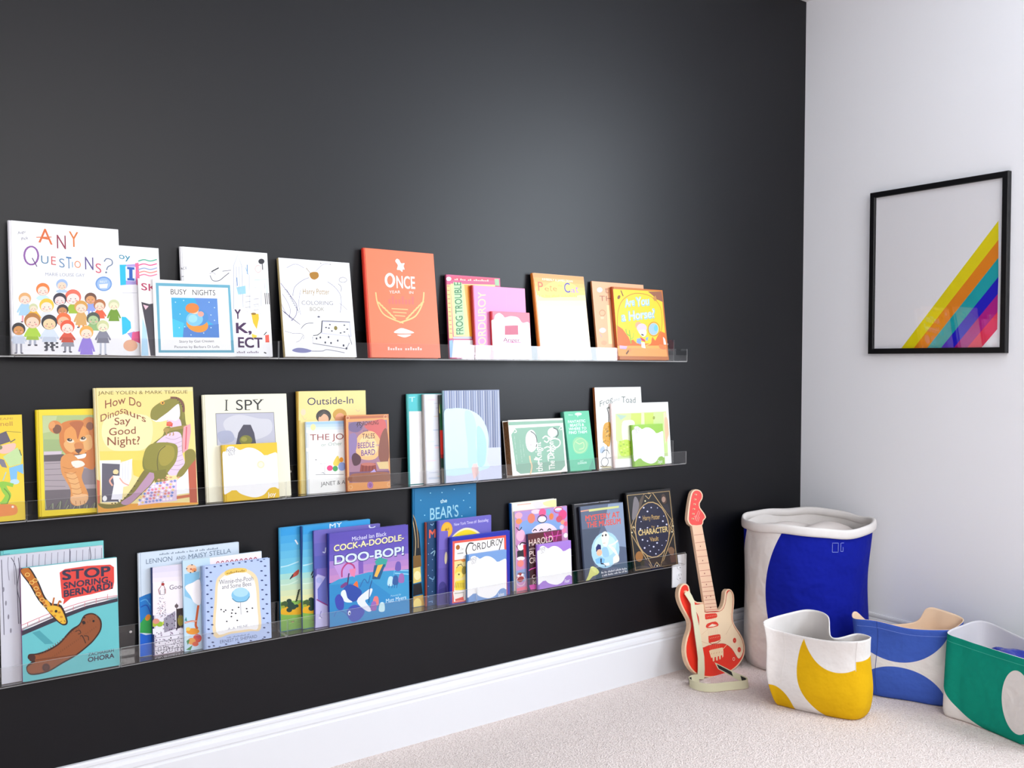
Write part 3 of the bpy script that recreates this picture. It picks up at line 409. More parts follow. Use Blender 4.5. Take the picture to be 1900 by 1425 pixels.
("p","f8e0c8",[546,1160,569,1160,570,1176,547,1175]),("p","f8e0c8",[580,1160,603,1161,604,1177,582,1176]),("p","f8e0c8",[615,1161,637,1162,640,1188,617,1188]),("p","f8e0c8",[649,1162,672,1163,674,1178,651,1178]),("p","f8e0c8",[684,1163,707,1164,708,1179,685,1179]),("p","f8e0c8",[719,1164,742,1164,744,1191,721,1190]),
("p","a8c8a0",[855,1212,935,1213,940,1108,863,1110]),("e","fdfdfd",44,1162,44,2,-3,-30),("p","f8e4a0",[72,1094,861,1122,845,336,85,323]),("p","f8b040",[305,1094,487,1097,473,330,360,328]),("p","e07838",[374,1086,458,1090,473,330,402,329]),("p","c0f0b0",[122,1120,265,1116,280,356,128,347]),
("t","3a7a54","FROG TROUBLE",252,361,0,765,-121,-10,0.05),("p","c4c8d0",[70,317,388,328,399,293,75,289]),("p","9cc0e8",[0,259,66,271,71,17,3,17]),("p","f4f4f6",[80,271,840,282,845,19,37,17]),("l","d0d0d6",6,[153,17,269,239])]),
('pink hardcover with cream lettering running up its left side', 2, 'h', -1.6082, 0.0119, 0.0912, 0.1948, 0.2172, 0.0120, 'f4a0cc', 'c43c3c', [
("t","f4e8b0","CORDUROY",195,91,45,909,-136,-11,0.0),("l","e8a8d0",7,[622,1042,605,753]),("l","d8a0c4",8,[919,946,888,799,829,761]),("p","f4c4a0",[227,198,340,187,324,92,229,80]),("p","f46a8c",[14,61,941,65,933,13,6,11])]),
('small square red and white book with a cloud shape, front of the pink group', 2, 'h', -1.5528, 0.0000, 0.0912, 0.1437, 0.1421, 0.0110, 'ee8296', 'd83844', [
("q","fdfafa",[-16,553,53,589,74,649,151,687,219,653,252,624,365,647,496,630,576,553,697,556,714,325,734,179,590,179,506,106,384,76,240,106,134,188,42,141,-15,141,-15,376]),("p","fdfafa",[0,564,43,566,0,141]),("p","fdfafa",[681,553,708,553,718,179,604,173]),("p","f2a0b4",[27,129,126,182,192,129,282,88,398,72,522,112,597,179,718,173,718,14,27,16]),("t","5a5a64","INSIDE",81,584,103,20,1,26,0),("t","5a5a64","OUT",113,549,67,13,1,26,0),
("p","c8607c",[244,499,489,513,486,371,235,361]),("t","a04a7c","Anger",201,260,309,3,2,57,0.05),("p","d88ab0",[244,258,525,260,523,248,243,246])]),
('orange hardcover fading to white with a large two-colour title at its top', 2, 'h', -1.3768, 0.0000, 0.1599, 0.2086, 0.2704, 0.0150, 'f8e0bc', 'ec9440', [
("g","f0a060","f8d880",5,[0,1352,1043,1351,1042,1049,54,1000]),("g","f8dca0","fdf6f0",4,[54,1000,1042,1049,1027,684,60,650]),("p","fdf8f6",[60,650,1027,684,1039,32,12,9]),("q","fbe27c",[252,1164,534,1257,845,1197,907,1042,504,991,136,973]),("t","fdf4e8","KIMBERLY & JAMES DEAN",185,1244,615,0,1,34,0.01),("t","e8704c","P",86,1070,98,-3,5,146,0.01),
("t","e88a50","e",214,1077,86,-3,3,85,0.01),("t","d89a58","t",310,1082,57,-5,4,117,0.01),("t","e8884c","e",382,1086,77,-4,3,86,0.01),("t","f0a050","the",484,1161,88,0,1,38,0),("t","5a4ab8","C",611,1071,119,3,5,157,0.03),("t","b88ad0","a",747,1078,84,1,3,82,0.03),
("t","c08ad8","t",841,1083,60,0,4,119,0.03),("p","f8cc60",[93,979,114,980,118,1013,97,1013]),("p","f8cc60",[124,980,145,981,147,1001,127,1000]),("p","f8cc60",[156,981,177,982,179,1002,158,1001]),("p","f8cc60",[219,983,240,984,243,1018,222,1017]),("p","f8cc60",[250,984,271,985,273,1005,253,1005]),
("p","f8cc60",[282,985,303,986,305,1006,284,1006]),("p","f8cc60",[345,987,367,988,369,1009,348,1008]),("p","f8cc60",[377,989,399,989,402,1023,381,1023]),("p","f8cc60",[409,990,431,990,433,1011,412,1010]),("p","f8cc60",[441,991,463,991,465,1012,444,1011]),("p","f8cc60",[474,992,495,993,499,1027,478,1026]),
("p","f8cc60",[538,994,560,995,562,1015,541,1015]),("p","f8cc60",[571,995,592,996,594,1017,573,1016]),("p","f8cc60",[603,996,625,997,629,1031,607,1031]),("p","f8cc60",[636,997,657,998,660,1019,638,1018]),("p","f8cc60",[668,998,690,999,692,1020,671,1019]),("p","f8cc60",[701,1000,723,1000,727,1035,705,1034]),
("p","f8cc60",[734,1001,756,1001,758,1022,737,1022]),("p","f8cc60",[767,1002,789,1003,791,1023,769,1023]),("p","f8cc60",[800,1003,822,1004,826,1039,804,1038]),("p","f8cc60",[833,1004,855,1005,858,1026,836,1025])]),
('pale orange paperback half hidden behind the bright yellow book', 2, 'p', -1.1271, 0.0150, 0.1396, 0.2331, 0.2599, 0.0070, 'f0b890', 'd89a6c', [
("e","cfe0f4",161,1162,59,3,-5,-42),("e","f4f4fa",161,1162,34,2,-3,-24),("t","b0785a","t",271,1112,75,4,4,114,0),("t","b0785a","THA",138,976,428,12,3,89,0.01),("l","c89a70",15,[239,780,233,763,220,748,202,737,181,730,159,729,139,734,123,744,114,759,112,775,118,792,131,807,149,818,171,825,193,825,213,820,228,810,237,796,239,780]),("e","e8cca8",165,697,38,1,-3,-23),
("e","dcd4e8",149,489,72,2,-5,-42),("l","b0a0b8",10,[70,439,125,376]),("p","f8e4a8",[288,911,341,913,333,269,258,267]),("e","e8ae88",155,281,63,1,-5,-38),("p","8a8a92",[0,142,32,136,10,49,0,56])]),
('yellow and orange book with pale blue bubble lettering, rightmost on the top ledge', 2, 'h', -1.0531, 0.0000, 0.1396, 0.2345, 0.2439, 0.0140, 'c87a2c', 'c4602c', [
("p","f4d028",[21,1179,1140,1194,1136,69,0,70]),("p","e07a30",[30,575,152,514,266,387,352,210,0,190]),("p","e8782c",[369,340,449,276,763,281,824,397,884,332,1022,501,1134,470,1147,61,0,62,0,222]),("p","f0b060",[0,230,1127,253,1147,61,0,62]),("p","a0684c",[815,1178,1140,1194,1161,1009,1005,1053,921,1116]),("p","c89850",[914,1066,991,1119,1014,1036,954,1017]),
("c","c8902c",13,[40,479,76,770,214,1002,516,1130,873,1097,1079,922,1087,637,1008,401]),("e","e8b088",523,588,76,2,-8,-59),("l","8a5a30",23,[191,1164,233,1068]),("e","8a5a30",133,1047,28,-7,-21,-34),("c","8cc040",22,[302,501,309,388,317,274]),("c","8cc040",21,[228,516,239,435,301,404]),
("c","a8cc50",18,[395,454,373,373,327,356]),("t","8ac4e8","Are",255,880,225,41,5,136,0.16),("t","d4ecfa","Are",265,890,203,41,5,123,0.02),("t","8ac4e8","You",511,906,309,37,6,154,0.16),("t","d4ecfa","You",522,916,286,36,6,141,0.02),("t","8ac4e8","a Horse?",150,640,776,89,6,156,0.16),
("t","d8eefc","a Horse?",165,650,751,89,5,140,0.02),("e","f4c8d0",595,541,117,3,-10,-79),("q","fdf4ee",[510,490,681,510,681,428,598,393]),("l","4a3a44",25,[570,433,624,418]),("p","8ca8d8",[460,358,573,376,536,261,440,292]),("p","8ca8d8",[663,378,733,396,702,329,668,329]),
("p","d84860",[531,392,636,345,653,304,567,327]),("p","e8ecf4",[552,302,630,295,639,197,552,212]),("l","c89030",16,[1015,534,1001,493,972,456,931,429,884,414,837,413,794,426,761,452,742,487,739,528,753,569,782,605,822,633,868,649,916,650,960,637,993,611,1012,575,1015,534]),("e","a8c4ec",870,531,115,3,-14,-103),("e","7ec8d8",925,549,46,1,-8,-57),("l","d0b870",13,[906,665,901,715]),
("c","f0c060",16,[646,246,763,281,795,347]),("l","7a4424",27,[185,95,271,177]),("p","e8a060",[238,176,295,193,300,145,255,136]),("q","e88a50",[967,267,1103,252,1118,186,981,201]),("p","d4b8e0",[52,238,223,225,195,176,56,182]),("p","fdf4ec",[1078,402,1120,369,1141,269,1082,269])]),
('yellow paperback with a lime green snake shape, cut by the left photo edge', 1, 'p', -2.9809, 0.0000, 0.1912, 0.2000, 0.2294, 0.0040, 'f0d428', 'f0d428', [
("t","c89a30","EAM!",790,1093,122,0,0,25,0.01),("t","c8902c","nell",793,1028,114,-2,0,49,0.01),("l","8a7a30",5,[844,968,986,951]),("p","6a6272",[746,930,844,970,885,856,753,813]),("l","5a5262",10,[880,846,929,877]),("q","f4c8b8",[762,796,840,825,928,832,916,766,837,725,770,740]),
("e","8a8a62",781,795,23,-1,-1,-24),("p","c8e0a4",[807,694,946,786,988,695,975,606,862,580]),("p","8a8494",[740,687,816,660,842,570,794,584]),("l","5a6a50",9,[965,763,983,695]),("p","86c4ec",[861,569,995,605,996,493,938,530,930,431,872,430]),("e","c4e0f4",910,416,44,-3,-1,-28),
("c","98cc3c",59,[789,408,816,329,843,272,802,199,773,180]),("c","98cc3c",39,[741,390,799,408,895,378]),("c","6a9c28",11,[807,352,857,271,831,186]),("q","f29a4c",[706,175,879,176,926,134,914,69,817,56,703,67]),("e","fdf4e8",883,148,12,-1,0,-13),("l","a8ccdc",9,[800,440,831,526])]),
('bright yellow framed hardcover with a lion cub photograph on it', 1, 'h', -2.7541, 0.0120, 0.1490, 0.1650, 0.2366, 0.0110, 'f4dc18', 'f4dc18', [
("p","b8c88c",[69,1118,675,1108,646,49,68,69]),("p","a8bc84",[78,851,356,839,352,690,74,705]),("p","c8d4a0",[74,1112,218,1108,172,938,69,920]),("p","d8ccd4",[74,716,254,712,247,667,73,671]),("p","6a6066",[73,677,268,677,349,576,71,592]),("p","b4a8ac",[71,604,349,598,656,522,649,141,71,189]),
("p","988c92",[346,496,656,511,652,314,362,324]),("p","7a7076",[73,289,653,267,646,49,68,69]),("l","8a7e86",6,[81,581,286,579]),("l","8a7e86",6,[79,519,284,513]),("l","8a7e86",6,[78,457,283,448]),("l","8a7e86",6,[76,396,281,382]),
("l","8a7e86",6,[74,334,279,316]),("l","b8c49a",6,[78,83,71,189]),("l","5a6450",5,[100,87,129,125]),("l","8a9a6a",5,[123,92,138,132]),("l","b8c49a",6,[145,77,147,139]),("l","5a6450",5,[167,81,208,142]),
("l","8a9a6a",5,[190,86,217,149]),("l","b8c49a",6,[212,71,227,156]),("l","5a6450",6,[235,75,236,163]),("l","8a9a6a",5,[258,80,297,166]),("l","b8c49a",5,[280,65,305,105]),("l","5a6450",6,[303,69,315,112]),
("l","8a9a6a",6,[326,74,324,119]),("l","b8c49a",5,[348,58,386,122]),("l","5a6450",6,[371,63,395,129]),("l","8a9a6a",6,[395,68,405,136]),("l","b8c49a",6,[417,52,415,143]),("l","5a6450",6,[441,57,477,146]),
("l","8a9a6a",6,[464,62,487,153]),("l","b8c49a",6,[487,46,495,92]),("l","5a6450",6,[510,51,504,99]),("l","8a9a6a",5,[534,55,567,102]),("l","b8c49a",6,[557,40,577,109]),("l","5a6450",6,[580,44,587,116]),
("l","8a9a6a",6,[604,49,597,123]),("q","d8883c",[246,1004,320,1047,437,1055,553,1028,605,956,591,515,484,521,412,583,289,682,240,776,233,890]),("e","e0944c",199,983,63,-44,-34,-60),("e","8a5a3c",214,959,40,-18,-18,-49),("e","e8a868",164,1007,29,-13,-14,-38),("e","d8904c",542,1016,72,26,20,-66),
("e","9a6444",552,981,39,-1,-1,-47),("q","e8a458",[297,945,424,997,529,947,546,784,489,671,373,689,292,796]),("q","c0723a",[341,1023,426,1044,489,1018,454,938,420,836,401,940]),("q","eab878",[282,808,377,838,396,745,352,690,291,739]),("q","eab878",[484,856,559,876,566,736,490,717]),("e","f4e0c8",345,822,37,-9,-4,-20),
("e","3a2c28",337,834,26,-7,-4,-17),("e","f4e0c8",478,833,36,7,3,-21),("e","3a2c28",478,847,25,5,3,-17),("e","d8c8b0",344,837,7,0,0,-8),("e","d8c8b0",484,851,7,0,0,-8),("q","d89050",[387,791,461,799,480,729,426,697,390,734]),
("q","6a4438",[390,722,459,724,436,685,410,684]),("c","4a3430",8,[424,686,425,665,372,659]),("c","4a3430",7,[425,665,478,665,505,682]),("q","fdf4ea",[356,655,425,657,500,670,487,625,413,615,361,632]),("q","e2a05a",[246,639,341,679,413,618,474,522,449,397,507,221,494,131,397,88,326,134,329,270,281,387,242,480]),("q","f6ece0",[349,587,444,593,485,544,410,515,368,529]),
("q","eab87c",[293,454,387,447,434,273,443,192,359,199,331,337]),("q","eec090",[338,201,496,211,488,120,397,91,336,133]),("c","c08044",6,[254,536,326,509,379,528]),("c","c08044",6,[273,476,343,450,394,470]),("c","c08044",6,[292,415,360,392,409,412]),("c","c08044",6,[311,355,377,334,424,353]),
("c","c08044",6,[330,294,395,276,439,295]),("c","c08044",6,[349,234,412,218,454,237]),("l","b07a4c",6,[378,146,380,107]),("l","b07a4c",6,[425,142,427,102]),("l","b07a4c",6,[467,139,469,99])]),
('large cream picture book with a green dinosaur standing on a bed', 1, 'h', -2.6363, 0.0000, 0.1490, 0.2245, 0.2842, 0.0110, 'f4e4a8', 'f4eac0', [
("p","f6e296",[50,1372,1118,1367,1110,637,44,695]),("q","f8ebb8",[128,1075,375,1113,613,1059,620,803,524,692,350,684,160,711,75,873]),("p","f2dc70",[44,695,1117,649,1119,518,48,583]),("p","f0d860",[387,574,582,562,514,336,398,402]),("p","f0b048",[0,96,1122,26,1122,0,1,0]),("t","8a7a3c","JANE YOLEN & MARK TEAGUE",51,1344,1004,-2,1,39,0.02),
("t","9a5432","How",121,1183,224,57,2,93,0.02),("t","9a5432","Do",384,1217,132,-29,2,95,0.02),("t","9a5432","Dinos",68,1029,244,95,1,79,0.02),("t","9a5432","aurs",320,1122,240,-116,1,80,0.02),("t","9a5432","Say",216,987,174,13,1,82,0.02),("t","9a5432","Good",153,870,290,10,1,84,0.02),
("t","9a5432","Night?",131,758,353,-6,2,95,0.02),("p","fdfdfd",[43,589,264,581,239,103,53,114]),("p","6e6a78",[65,557,256,536,226,110,48,119]),("p","f4f4fc",[256,547,393,590,374,369,337,281,245,266]),("l","d8d8e4",5,[289,551,272,297]),("l","d8d8e4",5,[319,561,303,323]),
("l","d8d8e4",5,[350,570,335,349]),("l","e8946c",9,[-6,352,-2,63]),("p","d87850",[0,375,36,360,27,105,0,97]),("e","f0dca8",208,449,30,-2,-2,-29),("e","4a3c40",196,416,27,-2,-1,-9),("p","f6f4fa",[174,412,248,401,284,285,264,129,148,139,185,315]),
("c","f0b8a4",18,[179,400,140,352,168,294]),("c","f0b8a4",15,[247,378,286,319,343,286]),("e","fdfdfd",81,156,23,-2,-2,-31),("p","e8d4e8",[587,285,887,321,876,65,431,47]),("p","a8a0d0",[500,291,517,273,498,259,480,276]),("p","8aa0d8",[491,257,509,240,489,225,472,242]),
("p","8aa0d8",[483,223,500,206,481,191,463,209]),("p","a8a0d0",[474,190,491,172,472,158,455,175]),("p","f4d890",[465,156,483,139,464,125,446,142]),("p","8aa0d8",[457,123,474,105,455,91,438,109]),("p","fdf4f4",[448,89,466,72,446,58,429,75]),("p","e890a4",[539,293,557,276,537,261,520,279]),
("p","8aa0d8",[531,260,548,242,529,228,511,245]),("p","e8a088",[522,226,540,209,520,194,503,211]),("p","8aa0d8",[513,192,531,175,511,160,494,178]),("p","e8a088",[505,159,522,141,503,127,485,144]),("p","fdf4f4",[496,125,514,108,494,93,477,111]),("p","f4d890",[488,92,505,74,486,60,468,77]),
("p","8aa0d8",[579,296,597,279,577,264,560,281]),("p","a8a0d0",[570,262,588,245,568,230,551,248]),("p","a8a0d0",[562,229,579,211,560,197,542,214]),("p","e890a4",[553,195,571,177,551,163,534,180]),("p","fdf4f4",[544,161,562,144,542,129,525,147]),("p","8aa0d8",[536,128,553,110,534,96,516,113]),
("p","8aa0d8",[527,94,545,77,525,62,508,80]),("p","fdf4f4",[619,299,637,281,617,267,599,284]),("p","fdf4f4",[610,265,628,248,608,233,591,250]),("p","e890a4",[602,231,619,214,600,199,582,217]),("p","a8a0d0",[593,197,611,180,591,165,573,183]),("p","a8a0d0",[584,164,602,146,582,132,565,149]),
("p","e890a4",[575,130,593,112,573,98,556,116]),("p","a8a0d0",[567,96,584,79,565,64,547,82]),("p","8aa0d8",[659,302,677,284,657,270,639,287]),("p","fdf4f4",[650,268,668,250,648,236,631,253]),("p","e890a4",[642,234,659,216,640,202,622,219]),("p","e8a088",[633,200,651,182,631,168,613,185]),
("p","e890a4",[624,166,642,149,622,134,604,152]),("p","e8a088",[615,132,633,115,613,100,596,118]),("p","a8a0d0",[607,99,624,81,605,67,587,84]),("p","8aa0d8",[699,305,717,287,697,272,680,290]),("p","e8a088",[691,270,708,253,689,238,671,256]),("p","f4d890",[682,236,700,219,680,204,662,222]),
("p","e8a088",[673,203,691,185,671,170,653,188]),("p","f4d890",[664,169,682,151,662,137,644,154]),("p","fdf4f4",[655,135,673,117,653,103,636,120]),("p","8aa0d8",[647,101,664,83,645,69,627,87]),("p","e890a4",[740,307,758,290,738,275,720,293]),("p","fdf4f4",[731,273,749,256,729,241,711,259]),
("p","e890a4",[722,239,740,222,720,207,702,225]),("p","fdf4f4",[713,205,731,188,711,173,693,191]),("p","fdf4f4",[704,171,722,154,702,139,684,157]),("p","e890a4",[696,137,713,120,693,105,676,123]),("p","8aa0d8",[687,103,705,86,685,71,667,89]),("p","fdf4f4",[781,310,799,293,778,278,761,295]),
("p","a8a0d0",[772,276,790,258,770,244,752,261]),("p","f4d890",[763,242,781,224,761,210,743,227]),("p","e8a088",[754,208,772,190,752,175,734,193]),("p","e8a088",[745,174,763,156,743,141,725,159]),("p","a8a0d0",[736,140,754,122,734,108,716,125]),("p","fdf4f4",[727,106,745,88,725,74,707,91]),
("p","a8a0d0",[821,313,840,295,819,281,801,298]),("p","f4d890",[812,279,831,261,810,246,792,264]),("p","e890a4",[803,245,821,227,801,212,783,230]),("p","fdf4f4",[794,210,812,193,792,178,774,196]),("p","e890a4",[785,176,803,159,783,144,765,162]),("p","f4d890",[777,142,795,124,774,110,756,128]),
("p","fdf4f4",[768,108,786,90,765,76,748,94]),("p","8aa0d8",[862,316,881,298,860,283,842,301]),("p","fdf4f4",[853,282,872,264,851,249,833,267]),("p","8aa0d8",[844,247,862,230,842,215,824,232]),("p","f4d890",[835,213,853,195,833,181,815,198]),("p","8aa0d8",[826,179,844,161,824,146,806,164]),
("p","8aa0d8",[817,145,835,127,815,112,797,130]),("p","fdf4f4",[808,111,826,93,806,78,788,96]),("p","fdfdfd",[885,298,1040,464,1042,145,874,135]),("p","c86c50",[1020,512,1117,566,1109,22,1022,29]),("p","d8805c",[873,118,1029,129,1027,94,871,83]),("q","8c8238",[11,106,156,82,263,118,390,266,509,440,601,503,685,428,610,295,494,189,357,76,227,42,70,45]),
("q","c4a0b8",[251,96,385,187,502,326,597,434,638,385,587,285,471,180,335,66]),("e","5a4c2c",156,93,9,-1,0,-7),("e","5a4c2c",190,94,9,-1,0,-7),("e","5a4c2c",224,104,9,-1,0,-7),("e","5a4c2c",259,121,10,-1,0,-7),("e","5a4c2c",295,146,10,-1,0,-7),
("e","5a4c2c",331,180,10,-1,0,-7),("e","5a4c2c",368,222,10,-1,0,-7),("e","5a4c2c",405,272,10,-1,0,-7),("e","5a4c2c",443,331,10,-1,0,-7),("q","8c8a34",[616,745,745,844,773,937,900,955,993,976,1005,809,971,645,887,415,749,378,617,410,510,463,520,623]),("q","e8d4e4",[767,843,895,885,961,835,960,646,985,503,943,388,794,374,782,538,904,672,817,735,660,743]),
("c","c8a8c4",6,[777,819,866,792,960,823]),("c","c8a8c4",6,[783,765,872,740,961,768]),("c","c8a8c4",6,[788,711,878,688,962,714]),("c","c8a8c4",6,[794,657,883,636,963,660]),("c","c8a8c4",6,[799,603,889,584,964,605]),("c","c8a8c4",6,[805,549,895,532,965,551]),
("c","c8a8c4",6,[811,495,901,480,966,497]),("c","c8a8c4",6,[816,441,906,428,967,442]),("q","9a9438",[520,623,582,735,706,764,863,745,911,684,883,532,797,421,748,366,656,315,630,432,533,473]),("q","b0a444",[688,660,771,726,860,698,864,580,779,492,701,508]),("c","6a6428",9,[674,429,670,545,700,660,771,720]),("p","8c8634",[624,432,765,446,767,307,632,299]),
("e","d8a47c",678,325,18,-1,-1,-12),("e","d8a47c",723,321,18,-1,-1,-12),("e","d8a47c",768,318,18,-1,-1,-12),("q","9a9040",[994,644,1088,662,1123,565,1052,475,952,352,883,345,910,413,985,503]),("e","e0b088",769,347,18,-1,-1,-10),("e","e0b088",814,344,18,-1,-1,-10),
("e","e0b088",905,337,18,-1,-1,-10),("q","8c8634",[947,1245,1005,1154,1015,1023,1018,903,929,883,831,946,801,1018,872,1051,928,1132]),("q","e8d4e4",[801,1012,871,1045,935,1049,965,989,955,918,852,928]),("q","98923a",[616,1106,643,1175,737,1243,829,1277,911,1305,1000,1250,1015,1130,985,1024,961,1191,877,1134,794,1077,678,1028,624,1047]),("q","f4ecf4",[689,1028,819,1123,916,1204,950,1203,953,1072,904,1014,825,1029,722,1009]),("c","8a5a48",26,[853,1294,944,1281,997,1202,997,1118]),
("e","f4b850",758,1234,25,-1,-1,-21),("e","3a3020",761,1233,10,0,-1,-11),("e","4a3c2c",922,1289,7,0,0,-7),("e","4a3c2c",938,1263,7,0,0,-7),("e","4a3c2c",955,1236,7,0,0,-7),("e","4a3c2c",972,1210,7,0,0,-7),
("e","4a3c2c",988,1183,7,0,0,-7),("p","fdfdfd",[613,1048,678,1022,814,1041,802,1024,677,1008]),("c","a8964c",39,[772,907,875,921,1037,944]),("e","b8a058",788,907,34,-1,-2,-28),("c","c89a6c",12,[787,883,790,854,778,845]),("c","c89a6c",12,[827,882,829,852,817,843]),
("c","c89a6c",12,[866,880,869,850,857,842]),("p","e05848",[798,1004,867,986,859,945,792,959]),("e","e8785c",828,988,30,-1,-1,-21),("p","f4b0b4",[991,940,1074,973,1074,877,1030,665,964,622,969,787]),("l","e06a78",14,[1025,939,1001,667])]),
('cream hardcover with a grey picture panel and thin black capitals', 1, 'h', -2.3886, 0.0140, 0.1300, 0.2170, 0.2638, 0.0100, 'f6f3de', 'f6f3de', [
("l","3c3c40",17,[294,1117,302,1249]),("t","3c3c40","SPY",418,1119,347,-3,2,131,0.0),("l","3c3c40",7,[282,1248,323,1248]),("l","3c3c40",7,[273,1120,318,1120]),("l","3c3c40",7,[542,1120,596,1120]),("l","3c3c40",7,[686,1119,738,1119]),
("l","3c3c40",7,[732,1246,780,1246]),("l","3c3c40",7,[656,1247,703,1247]),("p","8a8a8a",[158,1088,907,1081,912,661,159,690]),("p","c8c8d4",[164,1081,901,1074,905,661,166,689]),("q","d8d8de",[301,1021,463,1061,693,1007,858,977,848,815,606,734,355,792,250,932]),("q","b4b8cc",[178,846,336,861,375,746,214,709]),
("p","5a5866",[395,688,432,834,502,934,595,930,635,825,655,674]),("e","8a8a3c",524,738,81,-4,-4,-63),("e","a8a44c",502,751,39,-2,-2,-30)]),
('small square yellow and white book with a cloud shape, in front of the cream hardcover', 1, 'h', -2.3498, 0.0000, 0.1300, 0.1411, 0.1394, 0.0130, 'f0cc3c', 'f0d04c', [
("q","fdfcfc",[5,589,46,617,73,667,134,674,188,645,229,623,312,648,402,636,487,585,544,534,615,555,702,554,705,335,709,117,650,133,577,121,504,51,403,25,310,42,204,88,135,147,65,114,-4,108,0,348]),("p","fdfcfc",[0,137,205,131,208,559,4,560]),("p","fdfcfc",[489,159,705,153,702,540,487,542]),("t","62626a","INSIDE",52,606,115,14,1,43,0),("t","62626a","OUT",79,560,82,10,1,43,0),("t","fdfcfc","Joy",548,17,110,4,1,56,0.02),
("e","fae8c4",481,428,49,-3,-2,-48),("e","fdf4dc",481,428,30,-2,-1,-30)]),
('pale yellow hardcover with two drawn heads, behind two smaller books', 1, 'h', -2.1445, 0.0258, 0.0613, 0.1972, 0.2679, 0.0160, 'f4e4a4', 'e4c060', [
("p","f4e4a4",[22,1340,980,1336,986,926,11,958]),("t","3c3c70","Outside-In",139,1156,658,8,1,96,0.0),("e","5a5654",362,1002,108,-3,-4,-92),("e","f4c4a4",360,958,73,-2,-4,-77),("p","6a6660",[282,1015,366,1079,457,1010,410,1012,376,1046,315,992]),("e","d8b060",593,1018,101,-3,-4,-80),
("e","f0b490",597,962,74,-2,-4,-78),("e","f4dcc0",78,1065,34,-1,-2,-43),("c","e8c8b0",6,[53,1022,96,966,120,987]),("c","e8c0b0",7,[832,1079,867,1055,893,1077])]),
('white book with a pale blue sky top and dark red capitals', 1, 'h', -2.1279, 0.0159, 0.0613, 0.1500, 0.1886, 0.0090, 'fafaf6', 'e4eef4', [
("g","a8cdf0","f8f8f6",4,[11,943,553,939,550,785,3,802]),("e","f8ecb0",105,869,37,-1,-2,-43),("t","a85a54","THE JOLLY",58,699,726,-9,1,78,0.0),("t","a8bcb0","or Other",213,613,297,5,1,44,0),("p","fdfdfa",[0,602,533,586,542,529,0,558]),("e","e85a90",327,321,43,-3,-2,-37),
("e","5cb070",404,310,38,-2,-2,-37),("q","f0d868",[379,395,443,479,474,389,448,346,388,350]),("e","a8bcec",501,332,55,-3,-3,-58),("e","f8b040",494,421,29,-2,-2,-33),("l","c0c0c0",6,[189,384,260,391,253,271,194,264]),("l","8a8a8a",6,[123,247,525,225]),
("l","9aa0a8",8,[218,273,258,248]),("e","b0b0b0",134,442,14,-1,0,-7),("t","6a6a6a","JANET & ALLAN",191,94,522,5,1,52,0.0)]),
('small brown ornate hardcover with a tree stump and purple lettering', 1, 'h', -2.0214, 0.0000, 0.0613, 0.1293, 0.2028, 0.0150, 'e0a070', 'c8743c', [
("p","e0a070",[3,1013,643,1014,647,0,0,6]),("p","c88464",[8,996,636,998,640,964,12,963]),("p","e8b078",[6,963,640,964,644,0,0,17]),("p","b08a9c",[40,923,619,936,625,92,28,115]),("q","d87a78",[275,870,467,942,592,914,599,652,549,473,485,658,368,776]),("q","f4c490",[134,608,179,728,294,790,418,774,511,656,514,520,418,412,256,411,162,472]),
("q","f8d8a8",[200,671,340,732,446,637,436,490,248,467]),("q","8a7a9c",[56,900,179,918,248,848,170,784,50,812]),("q","a08cb4",[45,734,144,763,158,606,99,454,51,457]),("q","9a6a5c",[514,713,610,811,635,422,539,337,472,454]),("c","5a4a50",9,[158,874,192,918,251,882,211,839]),("t","5a4440","J.K. ROWLING",164,868,324,10,1,53,0.02),
("t","5a4a58","THE",250,781,81,6,0,22,0),("t","6a5060","TALES",238,692,187,0,1,67,0.03),("t","7a6a6a","of",291,650,37,0,0,22,0),("t","7a5aa0","BEEDLE",168,567,248,4,1,73,0.05),("t","8a7ab0","the",436,581,57,4,1,32,0),("t","7a5aa0","BARD",216,464,206,7,1,74,0.05),
("q","6a4a54",[75,455,127,508,209,447,191,359,104,342]),("p","a05a50",[209,358,427,355,443,219,182,226]),("e","c88478",320,345,110,-7,-2,-22),("l","7a3c40",7,[239,334,226,234]),("l","7a3c40",7,[288,330,275,230]),("l","7a3c40",7,[337,327,324,227]),
("l","7a3c40",7,[387,324,374,223]),("p","8a6a84",[38,258,635,240,638,102,35,125]),("p","b8a8d8",[331,226,409,277,442,207,353,191]),("p","e0c898",[440,366,618,366,624,263,484,272]),("q","a8745c",[60,223,232,233,608,219,626,103,53,129]),("p","e8a868",[16,110,647,95,647,0,16,16]),
("e","a068a8",338,63,45,-3,-3,-47),("l","d8a8c8",6,[371,60,368,48,361,38,352,31,341,27,330,28,320,33,312,42,307,53,306,65,309,77,315,88,324,95,335,99,346,98,356,93,364,84,369,73,371,60]),("l","f0c8a0",7,[55,978,53,970,49,963,42,957,34,955,25,955,18,958,12,964,8,971,7,980,9,988,14,995,21,1000,29,1003,37,1003,45,1000,51,994,55,986,55,978]),("l","f0c8a0",7,[622,976,619,968,614,960,607,955,599,952,590,952,582,956,575,962,572,969,571,978,573,986,578,994,585,999,593,1002,602,1001,610,998,617,992,621,985,622,976]),("l","f0c8a0",7,[73,56,71,47,66,40,59,36,51,33,43,34,35,37,29,43,25,51,24,59,26,68,31,75,38,79,46,82,54,81,62,78,68,72,72,64,73,56]),("l","f0c8a0",7,[648,50,646,42,641,35,633,30,625,27,616,28,608,32,601,38,598,46,597,54,599,63,604,70,611,75,619,77,628,77,636,73,643,67,647,59,648,50])]),
('slim teal and white book, leftmost of the four overlapping books', 1, 'h', -1.8155, 0.0328, 0.0607, 0.2100, 0.2559, 0.0100, '58c4c4', '6cd0cc', [
